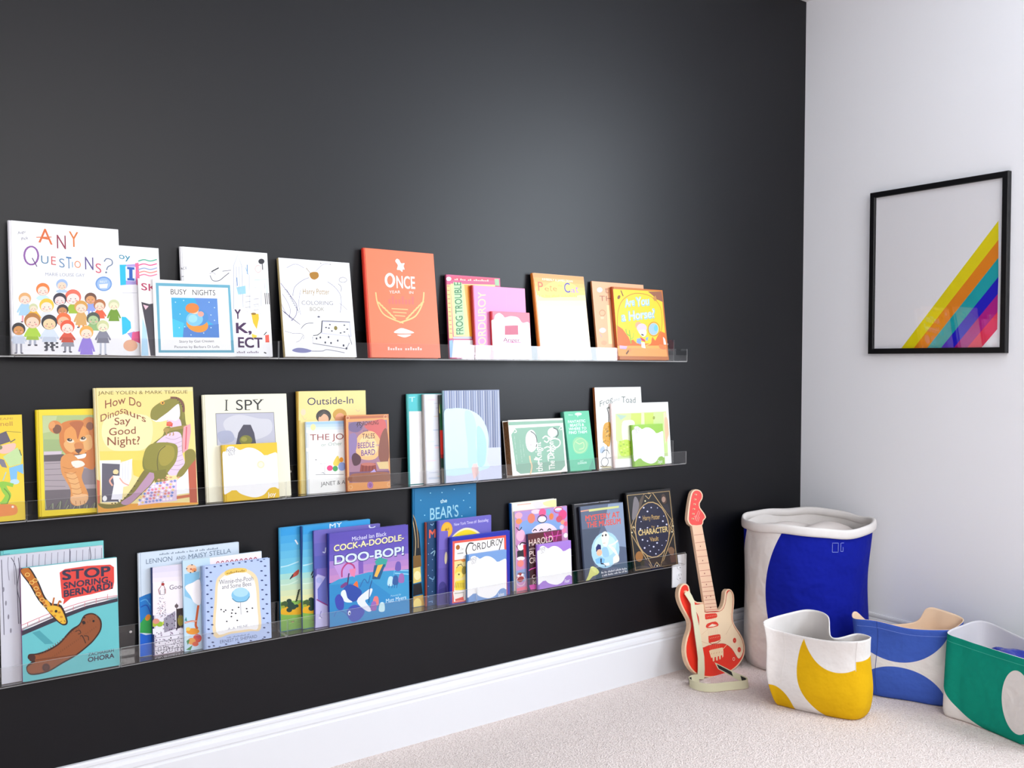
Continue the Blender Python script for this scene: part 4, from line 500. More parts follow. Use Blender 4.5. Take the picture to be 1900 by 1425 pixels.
("p","58c8cc",[19,1261,166,1265,159,1040,31,1037]),("t","bff0ec","T",37,1167,94,4,2,66,0.04),("p","fcfcfc",[31,1031,294,1030,318,0,21,0]),("p","58b8b8",[13,1267,30,1267,21,0,1,0])]),
('narrow silvery speckled book with a brown lettered spine', 1, 'h', -1.7714, 0.0198, 0.0607, 0.2100, 0.2546, 0.0120, 'e6e8ee', 'bcb4b0', [
("e","c8d4e4",633,352,43,-1,-4,-10),("e","f4d8e0",913,460,48,-1,-4,-10),("e","c8d4e4",320,595,54,-1,-5,-12),("e","e4dcd4",472,1028,50,0,-5,-13),("e","f4d8e0",225,508,48,-1,-6,-14),("e","f4d8e0",105,323,86,-1,-4,-9),
("e","f4d8e0",933,592,51,-1,-6,-14),("e","e4dcd4",261,91,57,-1,-4,-10),("e","d4d8e4",267,1073,58,0,-5,-13),("e","dce8ec",608,528,45,-1,-4,-10),("e","f4d8e0",364,411,66,-1,-5,-12),("e","d4d8e4",141,81,90,-2,-4,-10),
("e","e4dcd4",454,587,60,-1,-5,-11),("e","f4d8e0",138,1192,73,0,-6,-14),("e","e4dcd4",223,953,59,-1,-4,-10),("e","d4d8e4",548,313,72,-1,-5,-13),("e","e4dcd4",432,891,90,-1,-3,-8),("e","f4d8e0",397,514,59,-1,-6,-14),
("e","dce8ec",584,870,57,-1,-5,-13),("e","dce8ec",638,377,94,-1,-3,-8),("e","c8d4e4",134,67,89,-2,-3,-7),("e","dce8ec",750,831,66,-1,-4,-10),("e","d4d8e4",143,152,82,-2,-4,-9),("e","c8d4e4",269,71,90,-2,-5,-12),
("e","e4dcd4",800,1116,61,0,-3,-8),("e","c8d4e4",484,1077,86,-1,-6,-14),("e","dce8ec",498,660,66,-1,-4,-9),("e","e4dcd4",469,1070,84,-1,-4,-11),("e","dce8ec",247,124,51,-1,-4,-11),("e","c8d4e4",549,587,60,-1,-5,-13),
("e","d4d8e4",766,407,81,-1,-4,-10),("e","e4dcd4",722,907,56,-1,-6,-14),("e","dce8ec",705,92,76,-1,-5,-11),("e","dce8ec",120,594,58,-1,-4,-9),("e","dce8ec",357,647,59,-1,-5,-12),("e","dce8ec",729,247,90,-2,-3,-8),
("e","dce8ec",855,702,92,-1,-4,-11),("e","dce8ec",576,1046,90,-1,-4,-11),("e","e4dcd4",693,378,51,-1,-5,-13),("e","e4dcd4",600,445,57,-1,-4,-11),("e","d4d8e4",862,918,52,0,-5,-11),("e","f4d8e0",657,1028,74,-1,-3,-7),
("e","d4d8e4",524,974,88,-1,-3,-8),("e","c8d4e4",941,661,44,-1,-4,-10),("e","c8d4e4",431,512,52,-1,-5,-12),("e","dce8ec",436,826,86,-1,-5,-13),("e","d4d8e4",698,586,70,-1,-4,-9),("e","c8d4e4",362,632,57,-1,-4,-10),
("e","c8d4e4",225,758,74,-1,-4,-10),("e","c8d4e4",229,534,66,-1,-3,-8),("e","d4d8e4",241,1139,61,0,-4,-9),("e","dce8ec",894,593,75,-1,-5,-14),("e","f4d8e0",434,728,67,-1,-4,-11),("e","f4d8e0",721,783,73,-1,-4,-9),
("e","e4dcd4",952,644,43,-1,-6,-14),("e","f4d8e0",356,131,66,-1,-3,-8),("e","dce8ec",644,712,44,-1,-3,-8),("e","c8d4e4",446,670,56,-1,-6,-14),("e","dce8ec",790,948,86,-1,-5,-12),("e","e4dcd4",355,657,68,-1,-5,-13),
("q","f4e8a8",[330,1057,806,1077,934,1005,456,985]),("q","f8c8d0",[482,664,856,683,1017,561,674,494])]),
('dark green and red book showing only as a strip between two silver books', 1, 'h', -1.7236, 0.0109, 0.0607, 0.2000, 0.2521, 0.0080, '284c38', '3c3c40', [
("p","20663c",[0,1127,434,1116,422,740,0,757]),("p","f4dc78",[0,1163,0,1150,13,994,0,1007]),("p","d8382c",[0,757,401,753,452,349,0,369]),("p","a02420",[4,410,456,398,450,325,6,356]),("p","2c4a3c",[0,345,450,325,453,197,8,225]),("p","8a8478",[8,219,453,197,454,0,16,0])]),
('silver striped book with a large pale shiny dome shape', 1, 'h', -1.7157, 0.0000, 0.0607, 0.1973, 0.2652, 0.0100, '9aa4c0', 'a4c4d0', [
("p","8a96b4",[19,1322,32,1322,12,39,0,40]),("p","c4cce0",[39,1322,52,1322,32,37,19,38]),("p","a4aec8",[59,1322,72,1322,52,36,39,37]),("p","d8dcec",[79,1321,92,1321,72,35,60,36]),("p","7a86a8",[99,1321,112,1321,92,33,80,34]),("p","b0b4c4",[119,1321,132,1321,112,32,100,33]),
("p","8a96b4",[139,1321,152,1321,133,31,120,31]),("p","c4cce0",[160,1321,172,1321,153,29,140,30]),("p","a4aec8",[180,1320,193,1320,173,28,160,29]),("p","d8dcec",[200,1320,213,1320,193,26,181,27]),("p","7a86a8",[220,1320,233,1320,214,25,201,26]),("p","b0b4c4",[241,1320,253,1320,234,24,221,25]),
("p","8a96b4",[261,1320,274,1319,254,22,242,23]),("p","c4cce0",[281,1319,294,1319,275,21,262,22]),("p","a4aec8",[302,1319,315,1319,295,19,283,20]),("p","d8dcec",[322,1319,335,1319,316,18,303,19]),("p","7a86a8",[343,1319,356,1319,337,17,324,18]),("p","b0b4c4",[363,1319,376,1318,357,15,344,16]),
("p","8a96b4",[384,1318,397,1318,378,14,365,15]),("p","c4cce0",[405,1318,418,1318,398,12,386,13]),("p","a4aec8",[425,1318,438,1318,419,11,406,12]),("p","d8dcec",[446,1318,459,1318,440,10,427,10]),("p","7a86a8",[467,1318,480,1317,461,8,448,9]),("p","b0b4c4",[488,1317,501,1317,482,7,469,8]),
("p","8a96b4",[508,1317,521,1317,502,5,489,6]),("p","c4cce0",[529,1317,542,1317,523,4,510,5]),("p","a4aec8",[550,1317,563,1317,544,2,531,3]),("p","d8dcec",[571,1317,584,1316,565,1,552,2]),("p","7a86a8",[592,1316,605,1316,586,0,573,0]),("p","b0b4c4",[613,1316,626,1316,607,0,594,0]),
("p","8a96b4",[634,1316,647,1316,628,0,615,0]),("p","c4cce0",[655,1316,668,1316,650,0,636,0]),("p","a4aec8",[676,1315,690,1315,671,0,658,0]),("p","d8dcec",[697,1315,711,1315,692,0,679,0]),("p","7a86a8",[719,1315,732,1315,713,0,700,0]),("p","b0b4c4",[740,1315,753,1315,735,0,721,0]),
("p","8a96b4",[761,1315,775,1314,756,0,743,0]),("p","c4cce0",[783,1314,796,1314,777,0,764,0]),("p","a4aec8",[804,1314,817,1314,799,0,785,0]),("p","d8dcec",[825,1314,839,1314,820,0,807,0]),("p","7a86a8",[847,1314,860,1314,842,0,828,0]),("p","b0b4c4",[868,1314,882,1313,863,0,850,0]),
("p","8a96b4",[890,1313,903,1313,885,0,871,0]),("p","c4cce0",[911,1313,925,1313,907,0,893,0]),("p","a4aec8",[933,1313,946,1313,928,0,915,0]),("p","d8dcec",[955,1313,968,1313,950,0,936,0]),("p","d4d8ec",[692,473,977,466,987,3,687,0]),("p","d8dcee",[6,243,979,210,987,3,0,0]),
("q","d4f0f4",[15,1036,131,1064,272,1067,454,1032,617,943,716,805,762,655,759,470,719,287,724,163,9,111,-8,447,-2,804]),("q","c4e8ee",[366,1022,491,983,551,786,533,542,557,296,400,207,388,548,364,792]),("q","b8dcea",[566,785,662,733,723,533,683,240,562,222,553,480]),("p","f4d4d0",[478,251,551,247,576,111,483,19,447,180])]),
('thick boxy sage green book with white swirling sideways lettering and brown page edges', 1, 'h', -1.4787, 0.0000, 0.1538, 0.2133, 0.1691, 0.0320, 'fbf6ec', '8ab49c', [
("p","f4f0e4",[0,845,1066,845,1066,821,0,820]),("p","8ab49c",[1,817,1066,815,1066,767,3,765]),("p","fdf8f0",[5,756,1066,755,1062,0,3,0]),("p","8ab49c",[125,720,998,728,1039,690,1028,94,944,28,148,24,76,74,37,626]),("c","fdf4ec",12,[69,659,109,703,141,667,97,652]),("c","fdf4ec",12,[968,669,1012,715,1045,678,997,662]),
("c","fdf4ec",12,[966,27,1010,71,1044,34,996,19]),("c","fdf4ec",12,[54,7,94,50,126,14,81,0]),("q","fdf4f4",[297,522,330,625,409,680,479,653,523,523,495,407,400,342,319,393]),("c","4a5a54",17,[407,662,489,606,514,511,488,408]),("l","f0b4c0",8,[385,599,467,549]),("l","f0c0c8",8,[345,496,385,471]),
("e","c8b8c0",391,453,14,-1,-1,-12),("e","fdf8f8",833,627,94,-4,-9,-73),("c","4a5a54",19,[857,697,936,659,943,587,892,547]),("c","fbf4ec",19,[629,541,692,574,762,535,711,479,654,505]),("c","fbf4ec",19,[773,499,837,532,955,503,962,431,881,387,825,426]),("t","fdf6ee","the Knight",577,35,8,450,-123,1,0.03),
("t","fdf6ee","The Dragon &",817,48,24,519,-117,2,0.03),("c","fdf6ee",21,[430,225,491,244,515,196,496,162]),("c","fdf6ee",15,[706,185,701,267,766,311,805,261]),("c","fdf6ee",17,[641,388,717,408,773,369,694,338]),("p","fdf6ee",[104,144,104,163,106,188,107,169]),("p","fdf6ee",[103,173,103,192,104,207,105,188]),
("p","fdf6ee",[102,202,102,220,104,235,104,217]),("p","fdf6ee",[102,230,101,249,104,274,104,255]),("p","fdf6ee",[101,259,100,278,102,293,102,274]),("p","fdf6ee",[100,288,99,306,101,322,102,303]),("p","fdf6ee",[98,345,98,364,99,379,100,360]),("p","fdf6ee",[97,402,96,421,98,436,98,417]),
("p","fdf6ee",[96,431,95,450,97,465,97,446]),("p","fdf6ee",[95,460,94,479,97,504,98,485]),("p","fdf6ee",[94,489,94,508,95,523,96,504]),("p","fdf6ee",[93,517,93,536,94,551,95,532]),("p","fdf6ee",[93,546,92,565,95,590,95,571]),("p","fdf6ee",[92,575,91,594,93,609,93,590]),
("p","fdf6ee",[195,195,195,210,197,230,198,216]),("p","fdf6ee",[195,240,194,254,196,267,196,252]),("p","fdf6ee",[194,262,194,277,196,297,197,282]),("p","fdf6ee",[193,306,193,321,195,333,195,319]),("p","fdf6ee",[193,329,193,343,195,364,195,349]),("p","fdf6ee",[193,351,192,366,194,378,194,363]),
("p","fdf6ee",[192,373,192,388,193,400,194,386]),("p","fdf6ee",[192,418,191,432,193,445,193,430]),("p","fdf6ee",[191,440,191,455,193,475,193,461]),("p","fdf6ee",[190,485,190,499,192,512,192,497]),("p","fdf6ee",[190,507,190,522,192,542,192,528]),("p","fdf6ee",[247,273,246,288,248,300,248,285]),
("p","fdf6ee",[246,296,245,311,248,332,248,316]),("p","fdf6ee",[244,342,243,357,245,370,245,354]),("p","fdf6ee",[243,365,242,380,245,401,245,386]),("p","fdf6ee",[242,388,241,404,243,416,243,401]),("p","fdf6ee",[241,411,240,427,242,439,242,424]),("p","fdf6ee",[240,435,239,450,242,471,242,455]),
("c","e8c8a0",26,[350,287,355,206,375,124,332,-1])]),
('small mint green hardcover with a gold round emblem', 1, 'h', -1.2549, 0.0000, 0.1887, 0.1066, 0.1912, 0.0220, '5cc49c', '68b0a0', [
("p","5cc49c",[7,945,519,943,522,4,8,7]),("p","d8f4e4",[99,891,120,891,123,906,103,906]),("p","d8f4e4",[131,891,151,891,153,900,133,900]),("p","d8f4e4",[162,891,182,891,184,900,164,900]),("e","d8f4e4",303,906,73,-2,-6,-24),("l","d8f4e4",10,[289,913,284,857]),
("t","e8faf0","FANTASTIC",70,767,363,4,3,43,0.05),("t","e8faf0","BEASTS &",103,707,290,5,3,43,0.05),("t","e8faf0","WHERE TO",71,650,363,2,3,43,0.05),("t","e8faf0","FIND THEM",66,592,371,1,3,43,0.05),("q","90cc9c",[120,454,183,525,295,532,381,491,442,415,366,296,233,266,132,308]),("l","b8d4a4",11,[402,392,385,353,353,320,311,297,264,286,217,288,177,304,147,331,132,366,133,405,150,443,181,476,223,500,270,512,316,510,357,494,387,467,403,432,402,392]),
("c","c8d8a8",14,[184,464,254,424,338,444,333,359,234,339]),("t","e8faf0","NEWT",226,139,72,2,1,19,0.02),("t","e8faf0","SCAMANDER",171,102,191,4,2,29,0.04),("p","50ac90",[496,166,522,4,377,2])]),
('tall white book with curved dark green lettering, behind the pale lime picture book', 1, 'p', -1.1138, 0.0229, 0.0952, 0.2088, 0.2666, 0.0100, 'fbfbfa', 'c07c4c', [
("t","54645a","Frog",94,1011,290,87,5,95,0.01),("t","8a948c","and",399,1092,140,20,3,55,0),("t","54645a","Toad",582,1074,321,-15,5,103,0.01),("c","3c4440",17,[247,994,275,885,266,742]),("q","d8a83c",[129,629,166,723,239,755,307,717,266,371,179,388,117,463]),("e","c08c2c",198,593,18,-1,-2,-11),
("e","c08c2c",259,680,18,-1,-2,-11),("e","c08c2c",253,550,18,-1,-2,-11),("e","e8c060",232,565,18,-1,-2,-11),("e","e8c060",190,532,18,-1,-2,-11),("e","e8c060",165,638,18,-1,-2,-11),("e","c08c2c",237,546,18,-1,-2,-11),
("e","e8c060",272,588,18,-1,-2,-11),("e","c08c2c",253,677,18,-1,-2,-11),("e","c08c2c",177,453,18,-1,-2,-11),("e","c08c2c",240,602,18,-1,-2,-11),("e","98843c",131,433,18,-1,-2,-11),("e","98843c",262,526,18,-1,-2,-11),
("e","c08c2c",223,541,18,-1,-2,-11),("e","c08c2c",223,648,18,-1,-2,-11),("e","98843c",199,528,18,-1,-2,-11),("e","e8c060",187,599,18,-1,-2,-11),("e","e8c060",145,475,18,-1,-2,-11),("e","c08c2c",223,611,18,-1,-2,-11),
("e","e8c060",256,445,18,-1,-2,-11),("e","98843c",237,612,18,-1,-2,-11),("e","e8c060",213,550,18,-1,-2,-11),("e","c08c2c",235,442,18,-1,-2,-11),("e","98843c",224,601,18,-1,-2,-11),("e","c08c2c",195,641,18,-1,-2,-11),
("e","c08c2c",205,592,18,-1,-2,-11),("e","a0a8a0",292,993,36,-1,-3,-17),("q","b8c8e0",[50,325,131,367,147,283,53,253]),("c","5a6058",12,[82,251,134,296,208,291,243,229]),("l","4a5250",12,[214,374,165,163,278,167]),("l","5a6058",11,[210,100,201,76,184,56,161,42,135,35,108,37,85,47,67,64,57,86,57,111,65,134,82,155,105,169,131,176,158,174,181,164,199,147,209,125,210,100]),
("p","a89a78",[34,47,271,30,268,12,32,29]),("p","d8d0a8",[67,21,271,30,277,0,53,0])]),
('white topped picture book with a pale lime forest picture', 1, 'h', -1.0561, 0.0120, 0.0952, 0.2675, 0.2131, 0.0100, 'fcfcfa', 'f2e0dc', [
("p","d4e8a4",[93,896,1283,902,1257,129,51,146]),("p","d0e878",[448,887,968,885,952,688,419,706]),("p","e4f0c0",[682,893,749,891,742,646,658,649]),("q","eef4d8",[228,736,365,780,494,764,509,654,400,296,226,424]),("q","c8e060",[123,393,312,457,445,366,417,198,171,187]),("e","b4d44c",161,427,26,-1,-2,-12),
("e","a8c860",239,379,26,-1,-2,-12),("e","d8e888",318,331,26,-1,-2,-12),("e","b4d44c",397,283,26,-1,-2,-12),("e","a8c860",184,249,26,-1,-2,-12),("e","d8e888",262,200,26,-1,-2,-12),("e","b4d44c",380,391,26,-1,-2,-12),
("e","a8c860",167,356,26,-1,-2,-12),("e","d8e888",246,308,26,-1,-2,-12),("e","b4d44c",324,260,26,-1,-2,-12),("e","a8c860",403,211,26,-1,-2,-12),("e","d8e888",229,416,26,-1,-2,-12),("e","b4d44c",307,368,26,-1,-2,-12),
("e","a8c860",386,319,26,-1,-2,-12),("e","d8e888",174,285,26,-1,-2,-12),("e","b4d44c",252,237,26,-1,-2,-12),("p","f4e0c0",[1209,879,1281,890,1320,501,1206,344]),("q","e8c8a8",[1223,754,1297,777,1307,527,1229,380]),("p","b8d0c0",[107,884,344,853,203,785]),
("e","a8b45c",971,799,27,-1,-5,-29),("p","f4e8d8",[57,479,97,430,83,144,20,148])]),
('small square lime green and white book with a cloud shape', 1, 'h', -0.9803, 0.0000, 0.0952, 0.1473, 0.1398, 0.0110, 'a4d05c', '9ac454', [
("q","fdfcfc",[4,589,47,617,75,666,141,672,200,644,244,622,333,646,429,634,518,584,577,533,653,554,744,553,736,340,728,127,670,142,597,128,522,58,422,31,329,46,224,90,153,147,83,112,13,106,9,347]),("p","fdfcfc",[13,134,223,132,222,558,5,560]),("p","fdfcfc",[510,165,730,163,737,539,518,541]),("t","62626a","INSIDE",55,606,124,13,2,42,0),("t","62626a","OUT",84,559,87,10,2,42,0),("t","fdfcfc","Disgust",565,26,109,6,3,56,0.02)]),
('pale cyan book showing only its top edge, at the left end of the bottom ledge', 0, 'h', -2.8239, 0.0229, 0.0967, 0.2100, 0.2833, 0.0080, '8cdcdc', '8cdcdc', [
("l","6a9cb8",7,[34,1374,93,1376])]),
('pale grey book with thin tree trunk lines, behind the teal swimming pool book', 0, 'p', -2.8266, 0.0130, 0.0967, 0.2086, 0.2742, 0.0090, 'dcdce6', 'f4f4f6', [
("c","6a6878",7,[20,1330,23,1109,29,765,31,399,27,-1]),("c","6a6878",7,[112,1342,153,1238,164,989,171,618]),("c","6a6878",7,[266,1359,263,1222,268,1184]),("c","6a6878",8,[698,1366,693,1188]),("c","6a6878",8,[905,1365,914,1261,899,1185]),("c","6a6878",7,[183,1333,190,1183,164,1014,188,837,188,615]),
("c","8a8898",5,[85,1352,79,1248,90,1099]),("c","8a8898",5,[145,1352,138,1240,145,1045]),("c","8a8898",5,[205,1351,198,1232,201,991]),("c","8a8898",5,[266,1350,259,1223,257,936]),("c","8a8898",5,[327,1350,319,1215,313,881]),("c","8a8898",5,[389,1349,381,1206,370,826]),
("c","8a8898",5,[451,1349,442,1197,427,771]),("c","8a8898",5,[513,1348,505,1189,484,715]),("c","8a8898",5,[576,1347,567,1180,542,658]),("c","8a8898",5,[640,1347,630,1171,610,980]),("c","8a8898",5,[704,1346,694,1162,669,924]),("c","8a8898",5,[768,1345,758,1153,728,867]),
("c","8a8898",5,[833,1345,822,1144,787,811]),("c","8a8898",5,[898,1344,887,1135,847,754]),("c","8a8898",5,[964,1344,953,1126,907,697]),("c","8a8898",5,[1030,1343,1019,1117,967,639]),("e","9a98a4",34,1009,8,-1,-1,-27),("e","9a98a4",54,859,8,-1,-1,-27),
("e","9a98a4",75,709,8,-1,-1,-27),("e","9a98a4",95,558,8,-1,-1,-27),("e","9a98a4",115,408,8,-1,-1,-27),("e","9a98a4",135,257,8,-1,-1,-27),("p","dcdce4",[18,523,196,515,199,0,11,0])]),
('teal and white picture book with a giraffe neck and a brown swimming animal', 0, 'h', -2.7889, 0.0000, 0.0967, 0.1981, 0.2456, 0.0120, '7cccd0', 'a45c94', [
("g","fdfbfc","fdfbfc",1,[1,1226,989,1228,990,776,1,558]),("p","7cccd0",[0,504,466,673,990,744,990,0,0,0]),("p","4c4656",[1,548,293,639,656,725,990,761,990,722,678,690,326,596,1,500]),("c","b4a8ac",20,[1,568,294,657,656,744,990,775]),("c","e08a90",7,[3,613,296,700,658,776,991,793]),("l","e08a90",6,[64,633,61,595]),
("l","e08a90",6,[176,659,172,618]),("l","e08a90",6,[290,685,286,641]),("l","e08a90",6,[405,712,400,665]),("l","e08a90",6,[521,739,517,689]),("l","e08a90",6,[640,766,635,713]),("l","e08a90",6,[760,794,755,738]),
("l","e08a90",6,[881,822,876,763]),("p","60b0b8",[104,516,176,528,315,361,226,371]),("p","e8584e",[389,1131,442,1162,676,1169,915,1153,956,1119,954,951,938,875,708,845,497,832,416,773,427,830,405,852]),("t","46405a","STOP",419,1045,492,-13,1,103,0.12),("t","46405a","SNORING,",427,947,485,7,1,65,0.12),("t","46405a","BERNARD!",428,855,504,24,1,70,0.14),
("q","3a3030",[1,1218,56,1237,105,1209,177,1060,237,890,301,806,401,765,460,580,415,544,338,613,253,738,168,863,87,1036,15,1157]),("q","c87c2c",[8,1207,56,1225,94,1202,165,1050,225,879,288,783,389,748,442,583,410,563,349,617,270,742,185,861,100,1040,26,1155]),("q","f0c448",[253,751,311,779,389,736,442,585,404,564,350,623]),("l","f0cc78",8,[91,1146,86,1135,72,1131,58,1135,48,1146,49,1158,59,1167,74,1167,87,1159,91,1146]),("l","f0cc78",8,[132,1054,126,1043,113,1039,98,1043,89,1054,89,1067,99,1075,114,1075,127,1067,132,1054]),("l","f0cc78",8,[173,986,168,975,154,971,140,975,130,986,131,999,141,1007,156,1007,169,999,173,986]),
("l","f0cc78",8,[193,921,187,910,174,906,159,910,150,922,150,934,160,942,175,942,188,934,193,921]),("l","f0cc78",8,[166,1074,160,1063,147,1059,132,1063,123,1074,123,1086,133,1095,148,1095,161,1087,166,1074]),("l","f0cc78",8,[229,854,224,843,210,839,195,843,186,854,186,867,197,875,212,875,225,867,229,854]),("l","f0cc78",8,[266,786,260,775,247,771,232,775,222,787,223,799,233,807,248,807,261,799,266,786]),("e","f0b848",261,812,15,9,23,-42),("c","c87c2c",17,[311,779,319,828,328,864]),
("c","c87c2c",17,[362,771,381,818,397,797]),("e","2c2428",344,711,14,-2,-1,-15),("l","6a4424",6,[376,581,400,596]),("l","6a4424",6,[423,599,433,578]),("e","d89838",297,719,16,-3,-1,-12),("e","d89838",329,664,16,-3,-1,-12),
("e","d89838",375,694,16,-3,-1,-12),("e","d89838",396,641,16,-3,-1,-12),("q","4a3028",[39,160,108,220,59,242,67,290,144,287,245,306,361,359,457,455,505,497,576,535,627,622,722,632,802,549,803,433,732,331,658,268,538,189,396,128,246,64,79,67]),("q","a0623c",[50,152,129,204,76,245,83,280,154,271,256,289,372,345,470,440,522,481,582,522,636,608,722,616,787,541,787,439,721,343,647,280,529,203,388,142,247,80,85,80]),("c","7a4830",8,[130,216,332,209,550,199]),("e","5a3a34",98,247,33,-6,-2,-41),
("e","6a3c34",232,117,40,-8,-2,-44),("l","4a3028",6,[258,111,256,102,251,94,244,89,235,87,226,89,217,94,210,102,206,111,205,122,207,132,212,139,219,145,228,146,237,145,246,139,253,132,257,122,258,111]),("l","8a5432",6,[165,271,171,251]),("l","8a5432",6,[241,195,244,175]),("l","8a5432",6,[188,284,194,264]),("l","8a5432",6,[260,206,264,186]),
("l","8a5432",6,[211,297,217,277]),("l","8a5432",6,[280,217,283,197]),("l","8a5432",6,[234,310,240,290]),("l","8a5432",6,[300,229,303,208]),("l","8a5432",6,[257,323,263,304]),("l","8a5432",6,[319,240,323,219]),
("l","8a5432",6,[280,336,286,317]),("l","8a5432",6,[339,251,343,230]),("l","8a5432",6,[304,350,310,330]),("l","8a5432",6,[359,262,363,242]),("l","8a5432",6,[327,363,333,343]),("l","8a5432",6,[379,274,382,253]),
("l","8a5432",6,[350,376,356,356]),("l","8a5432",6,[399,285,402,264]),("l","8a5432",6,[374,389,380,370]),("l","8a5432",6,[419,296,422,276]),("l","8a5432",6,[397,403,403,383]),("l","8a5432",6,[439,308,442,287]),
("l","8a5432",6,[421,416,427,396]),("l","8a5432",6,[459,319,462,298]),("l","8a5432",6,[444,429,450,410]),("l","8a5432",6,[479,330,483,310]),("l","8a5432",6,[468,443,474,423]),("l","8a5432",6,[499,342,503,321]),
("l","8a5432",6,[491,456,498,436]),("l","8a5432",6,[519,353,523,333]),("l","8a5432",6,[515,470,521,450]),("l","8a5432",6,[540,365,543,344]),("l","8a5432",6,[539,483,545,463]),("l","8a5432",6,[560,376,564,356]),
("l","8a5432",6,[563,497,569,477]),("l","8a5432",6,[580,388,584,367]),("l","8a5432",6,[587,511,593,491]),("l","8a5432",6,[601,400,604,379]),("l","8a5432",6,[611,524,617,504]),("l","8a5432",6,[621,411,625,390]),
("l","8a5432",6,[635,538,641,518]),("l","8a5432",6,[642,423,645,402]),("l","8a5432",7,[659,552,666,532]),("l","8a5432",6,[662,434,666,414]),("l","8a5432",7,[684,566,690,546]),("l","8a5432",6,[683,446,687,425]),
("l","8a5432",7,[708,579,714,559]),("l","8a5432",6,[704,458,707,437]),("l","8a5432",7,[732,593,739,573]),("l","8a5432",6,[724,470,728,449]),("l","8a5432",7,[757,607,763,587]),("l","8a5432",6,[745,481,749,460]),
("e","2c2428",724,542,12,-2,-1,-13),("q","3a2c2c",[603,556,630,558,641,531,617,522]),("e","2c2428",632,596,9,-2,0,-10),("c","4a3028",8,[532,454,573,466,589,432,560,424]),("c","4a3028",9,[582,395,605,397,637,310]),("c","4a3028",9,[623,394,663,381,667,336]),
("t","46405a","ZACHARIAH",659,160,270,1,0,35,0.04),("t","46405a","OHORA",656,97,275,-1,1,50,0.1)]),
('large pale blue book with grey capitals, at the back of the light blue group', 0, 'h', -2.5395, 0.0328, 0.0637, 0.2426, 0.2438, 0.0100, 'dce8f4', 'ecf4fc', [
("p","9aa8b8",[248,1168,259,1168,260,1182,249,1182]),("p","9aa8b8",[265,1168,276,1168,276,1182,265,1182]),("p","9aa8b8",[281,1168,292,1168,293,1190,282,1190]),("p","9aa8b8",[298,1168,309,1168,309,1181,299,1181]),("p","9aa8b8",[314,1168,325,1167,326,1181,315,1181]),("p","9aa8b8",[331,1167,342,1167,343,1190,332,1190]),
("p","9aa8b8",[348,1167,359,1167,359,1181,348,1181]),("p","9aa8b8",[381,1167,392,1167,393,1180,382,1180]),("p","9aa8b8",[398,1167,409,1166,410,1189,399,1189]),("p","9aa8b8",[432,1166,443,1166,443,1180,432,1180]),("p","9aa8b8",[448,1166,460,1166,460,1179,449,1180]),("p","9aa8b8",[465,1166,477,1166,478,1188,466,1188]),
("p","9aa8b8",[482,1165,493,1165,494,1179,483,1179]),("p","9aa8b8",[499,1165,510,1165,511,1179,500,1179]),("p","9aa8b8",[516,1165,527,1165,529,1188,517,1188]),("p","9aa8b8",[533,1165,545,1165,545,1178,534,1179]),("p","9aa8b8",[567,1164,579,1164,579,1178,568,1178]),("p","9aa8b8",[602,1164,613,1164,614,1187,603,1187]),
("p","9aa8b8",[619,1164,630,1164,631,1177,619,1178]),("p","9aa8b8",[636,1164,647,1163,648,1177,637,1177]),("p","9aa8b8",[671,1163,682,1163,683,1177,671,1177]),("p","9aa8b8",[688,1163,699,1163,700,1186,689,1186]),("p","9aa8b8",[723,1163,734,1162,735,1176,723,1176]),("p","9aa8b8",[740,1162,751,1162,752,1176,741,1176]),
("p","9aa8b8",[757,1162,769,1162,770,1185,758,1185]),("p","9aa8b8",[775,1162,786,1162,787,1176,775,1176]),("p","9aa8b8",[810,1161,821,1161,822,1175,810,1175]),("p","9aa8b8",[827,1161,839,1161,840,1184,828,1184]),("p","9aa8b8",[845,1161,857,1161,857,1175,846,1175]),("p","9aa8b8",[863,1161,874,1161,875,1175,863,1175]),
("p","9aa8b8",[880,1161,892,1160,893,1184,881,1184]),("p","9aa8b8",[898,1160,910,1160,910,1174,899,1174]),("p","9aa8b8",[916,1160,927,1160,928,1174,916,1174]),("p","9aa8b8",[933,1160,945,1160,946,1183,935,1183]),("t","8a9cb0","LENNON",93,1082,301,3,1,56,0.01),("t","8a9cb0","AND",438,1086,111,2,1,41,0),
("t","8a9cb0","MAISY STELLA",587,1080,523,15,1,57,0.01),("p","3a9ad8",[7,698,77,721,141,735,148,431,14,386]),("c","78c0ec",13,[21,651,84,664,134,590]),("c","2470c0",13,[23,584,92,596,135,489]),("p","4cb870",[14,397,64,456,118,481,155,464,156,251,9,286]),("e","e8a848",101,450,23,-18,-20,-32),
("p","1c86dc",[9,281,76,247,161,250,154,0,6,0]),("p","3a8cd8",[96,674,132,669,119,615])], 1.5),
('white book with a grey inked city drawing', 0, 'h', -2.5124, 0.0218, 0.0637, 0.2150, 0.2083, 0.0100, 'f0ecf4', '3c4c80', [
("g","e8e4f2","fbf4f8",3,[16,1038,383,1042,383,819,14,859]),("p","fbf6fa",[15,870,384,842,382,477,10,479]),("t","8a8290","Goodnight",205,755,332,-9,1,54,0.0),("l","b04a48",8,[92,713,78,771,130,843,159,760,157,715]),("l","5a545c",6,[115,856,142,858]),("e","c05a58",130,831,19,-3,-1,-18),
("l","8a8490",6,[96,769,100,712,145,705,147,773]),("l","8a8494",5,[151,457,138,451]),("l","5a5664",5,[81,501,73,496]),("l","a8a4b4",6,[70,533,73,519]),("l","5a5664",6,[147,562,148,552]),("l","8a8494",5,[98,681,94,667]),
("l","c87a90",6,[153,581,154,574]),("l","c87a90",6,[73,617,73,608]),("l","a8a4b4",6,[115,555,123,541]),("l","5a5664",5,[149,502,144,488]),("l","a8a4b4",6,[104,463,110,453]),("l","a8a4b4",6,[117,571,117,557]),
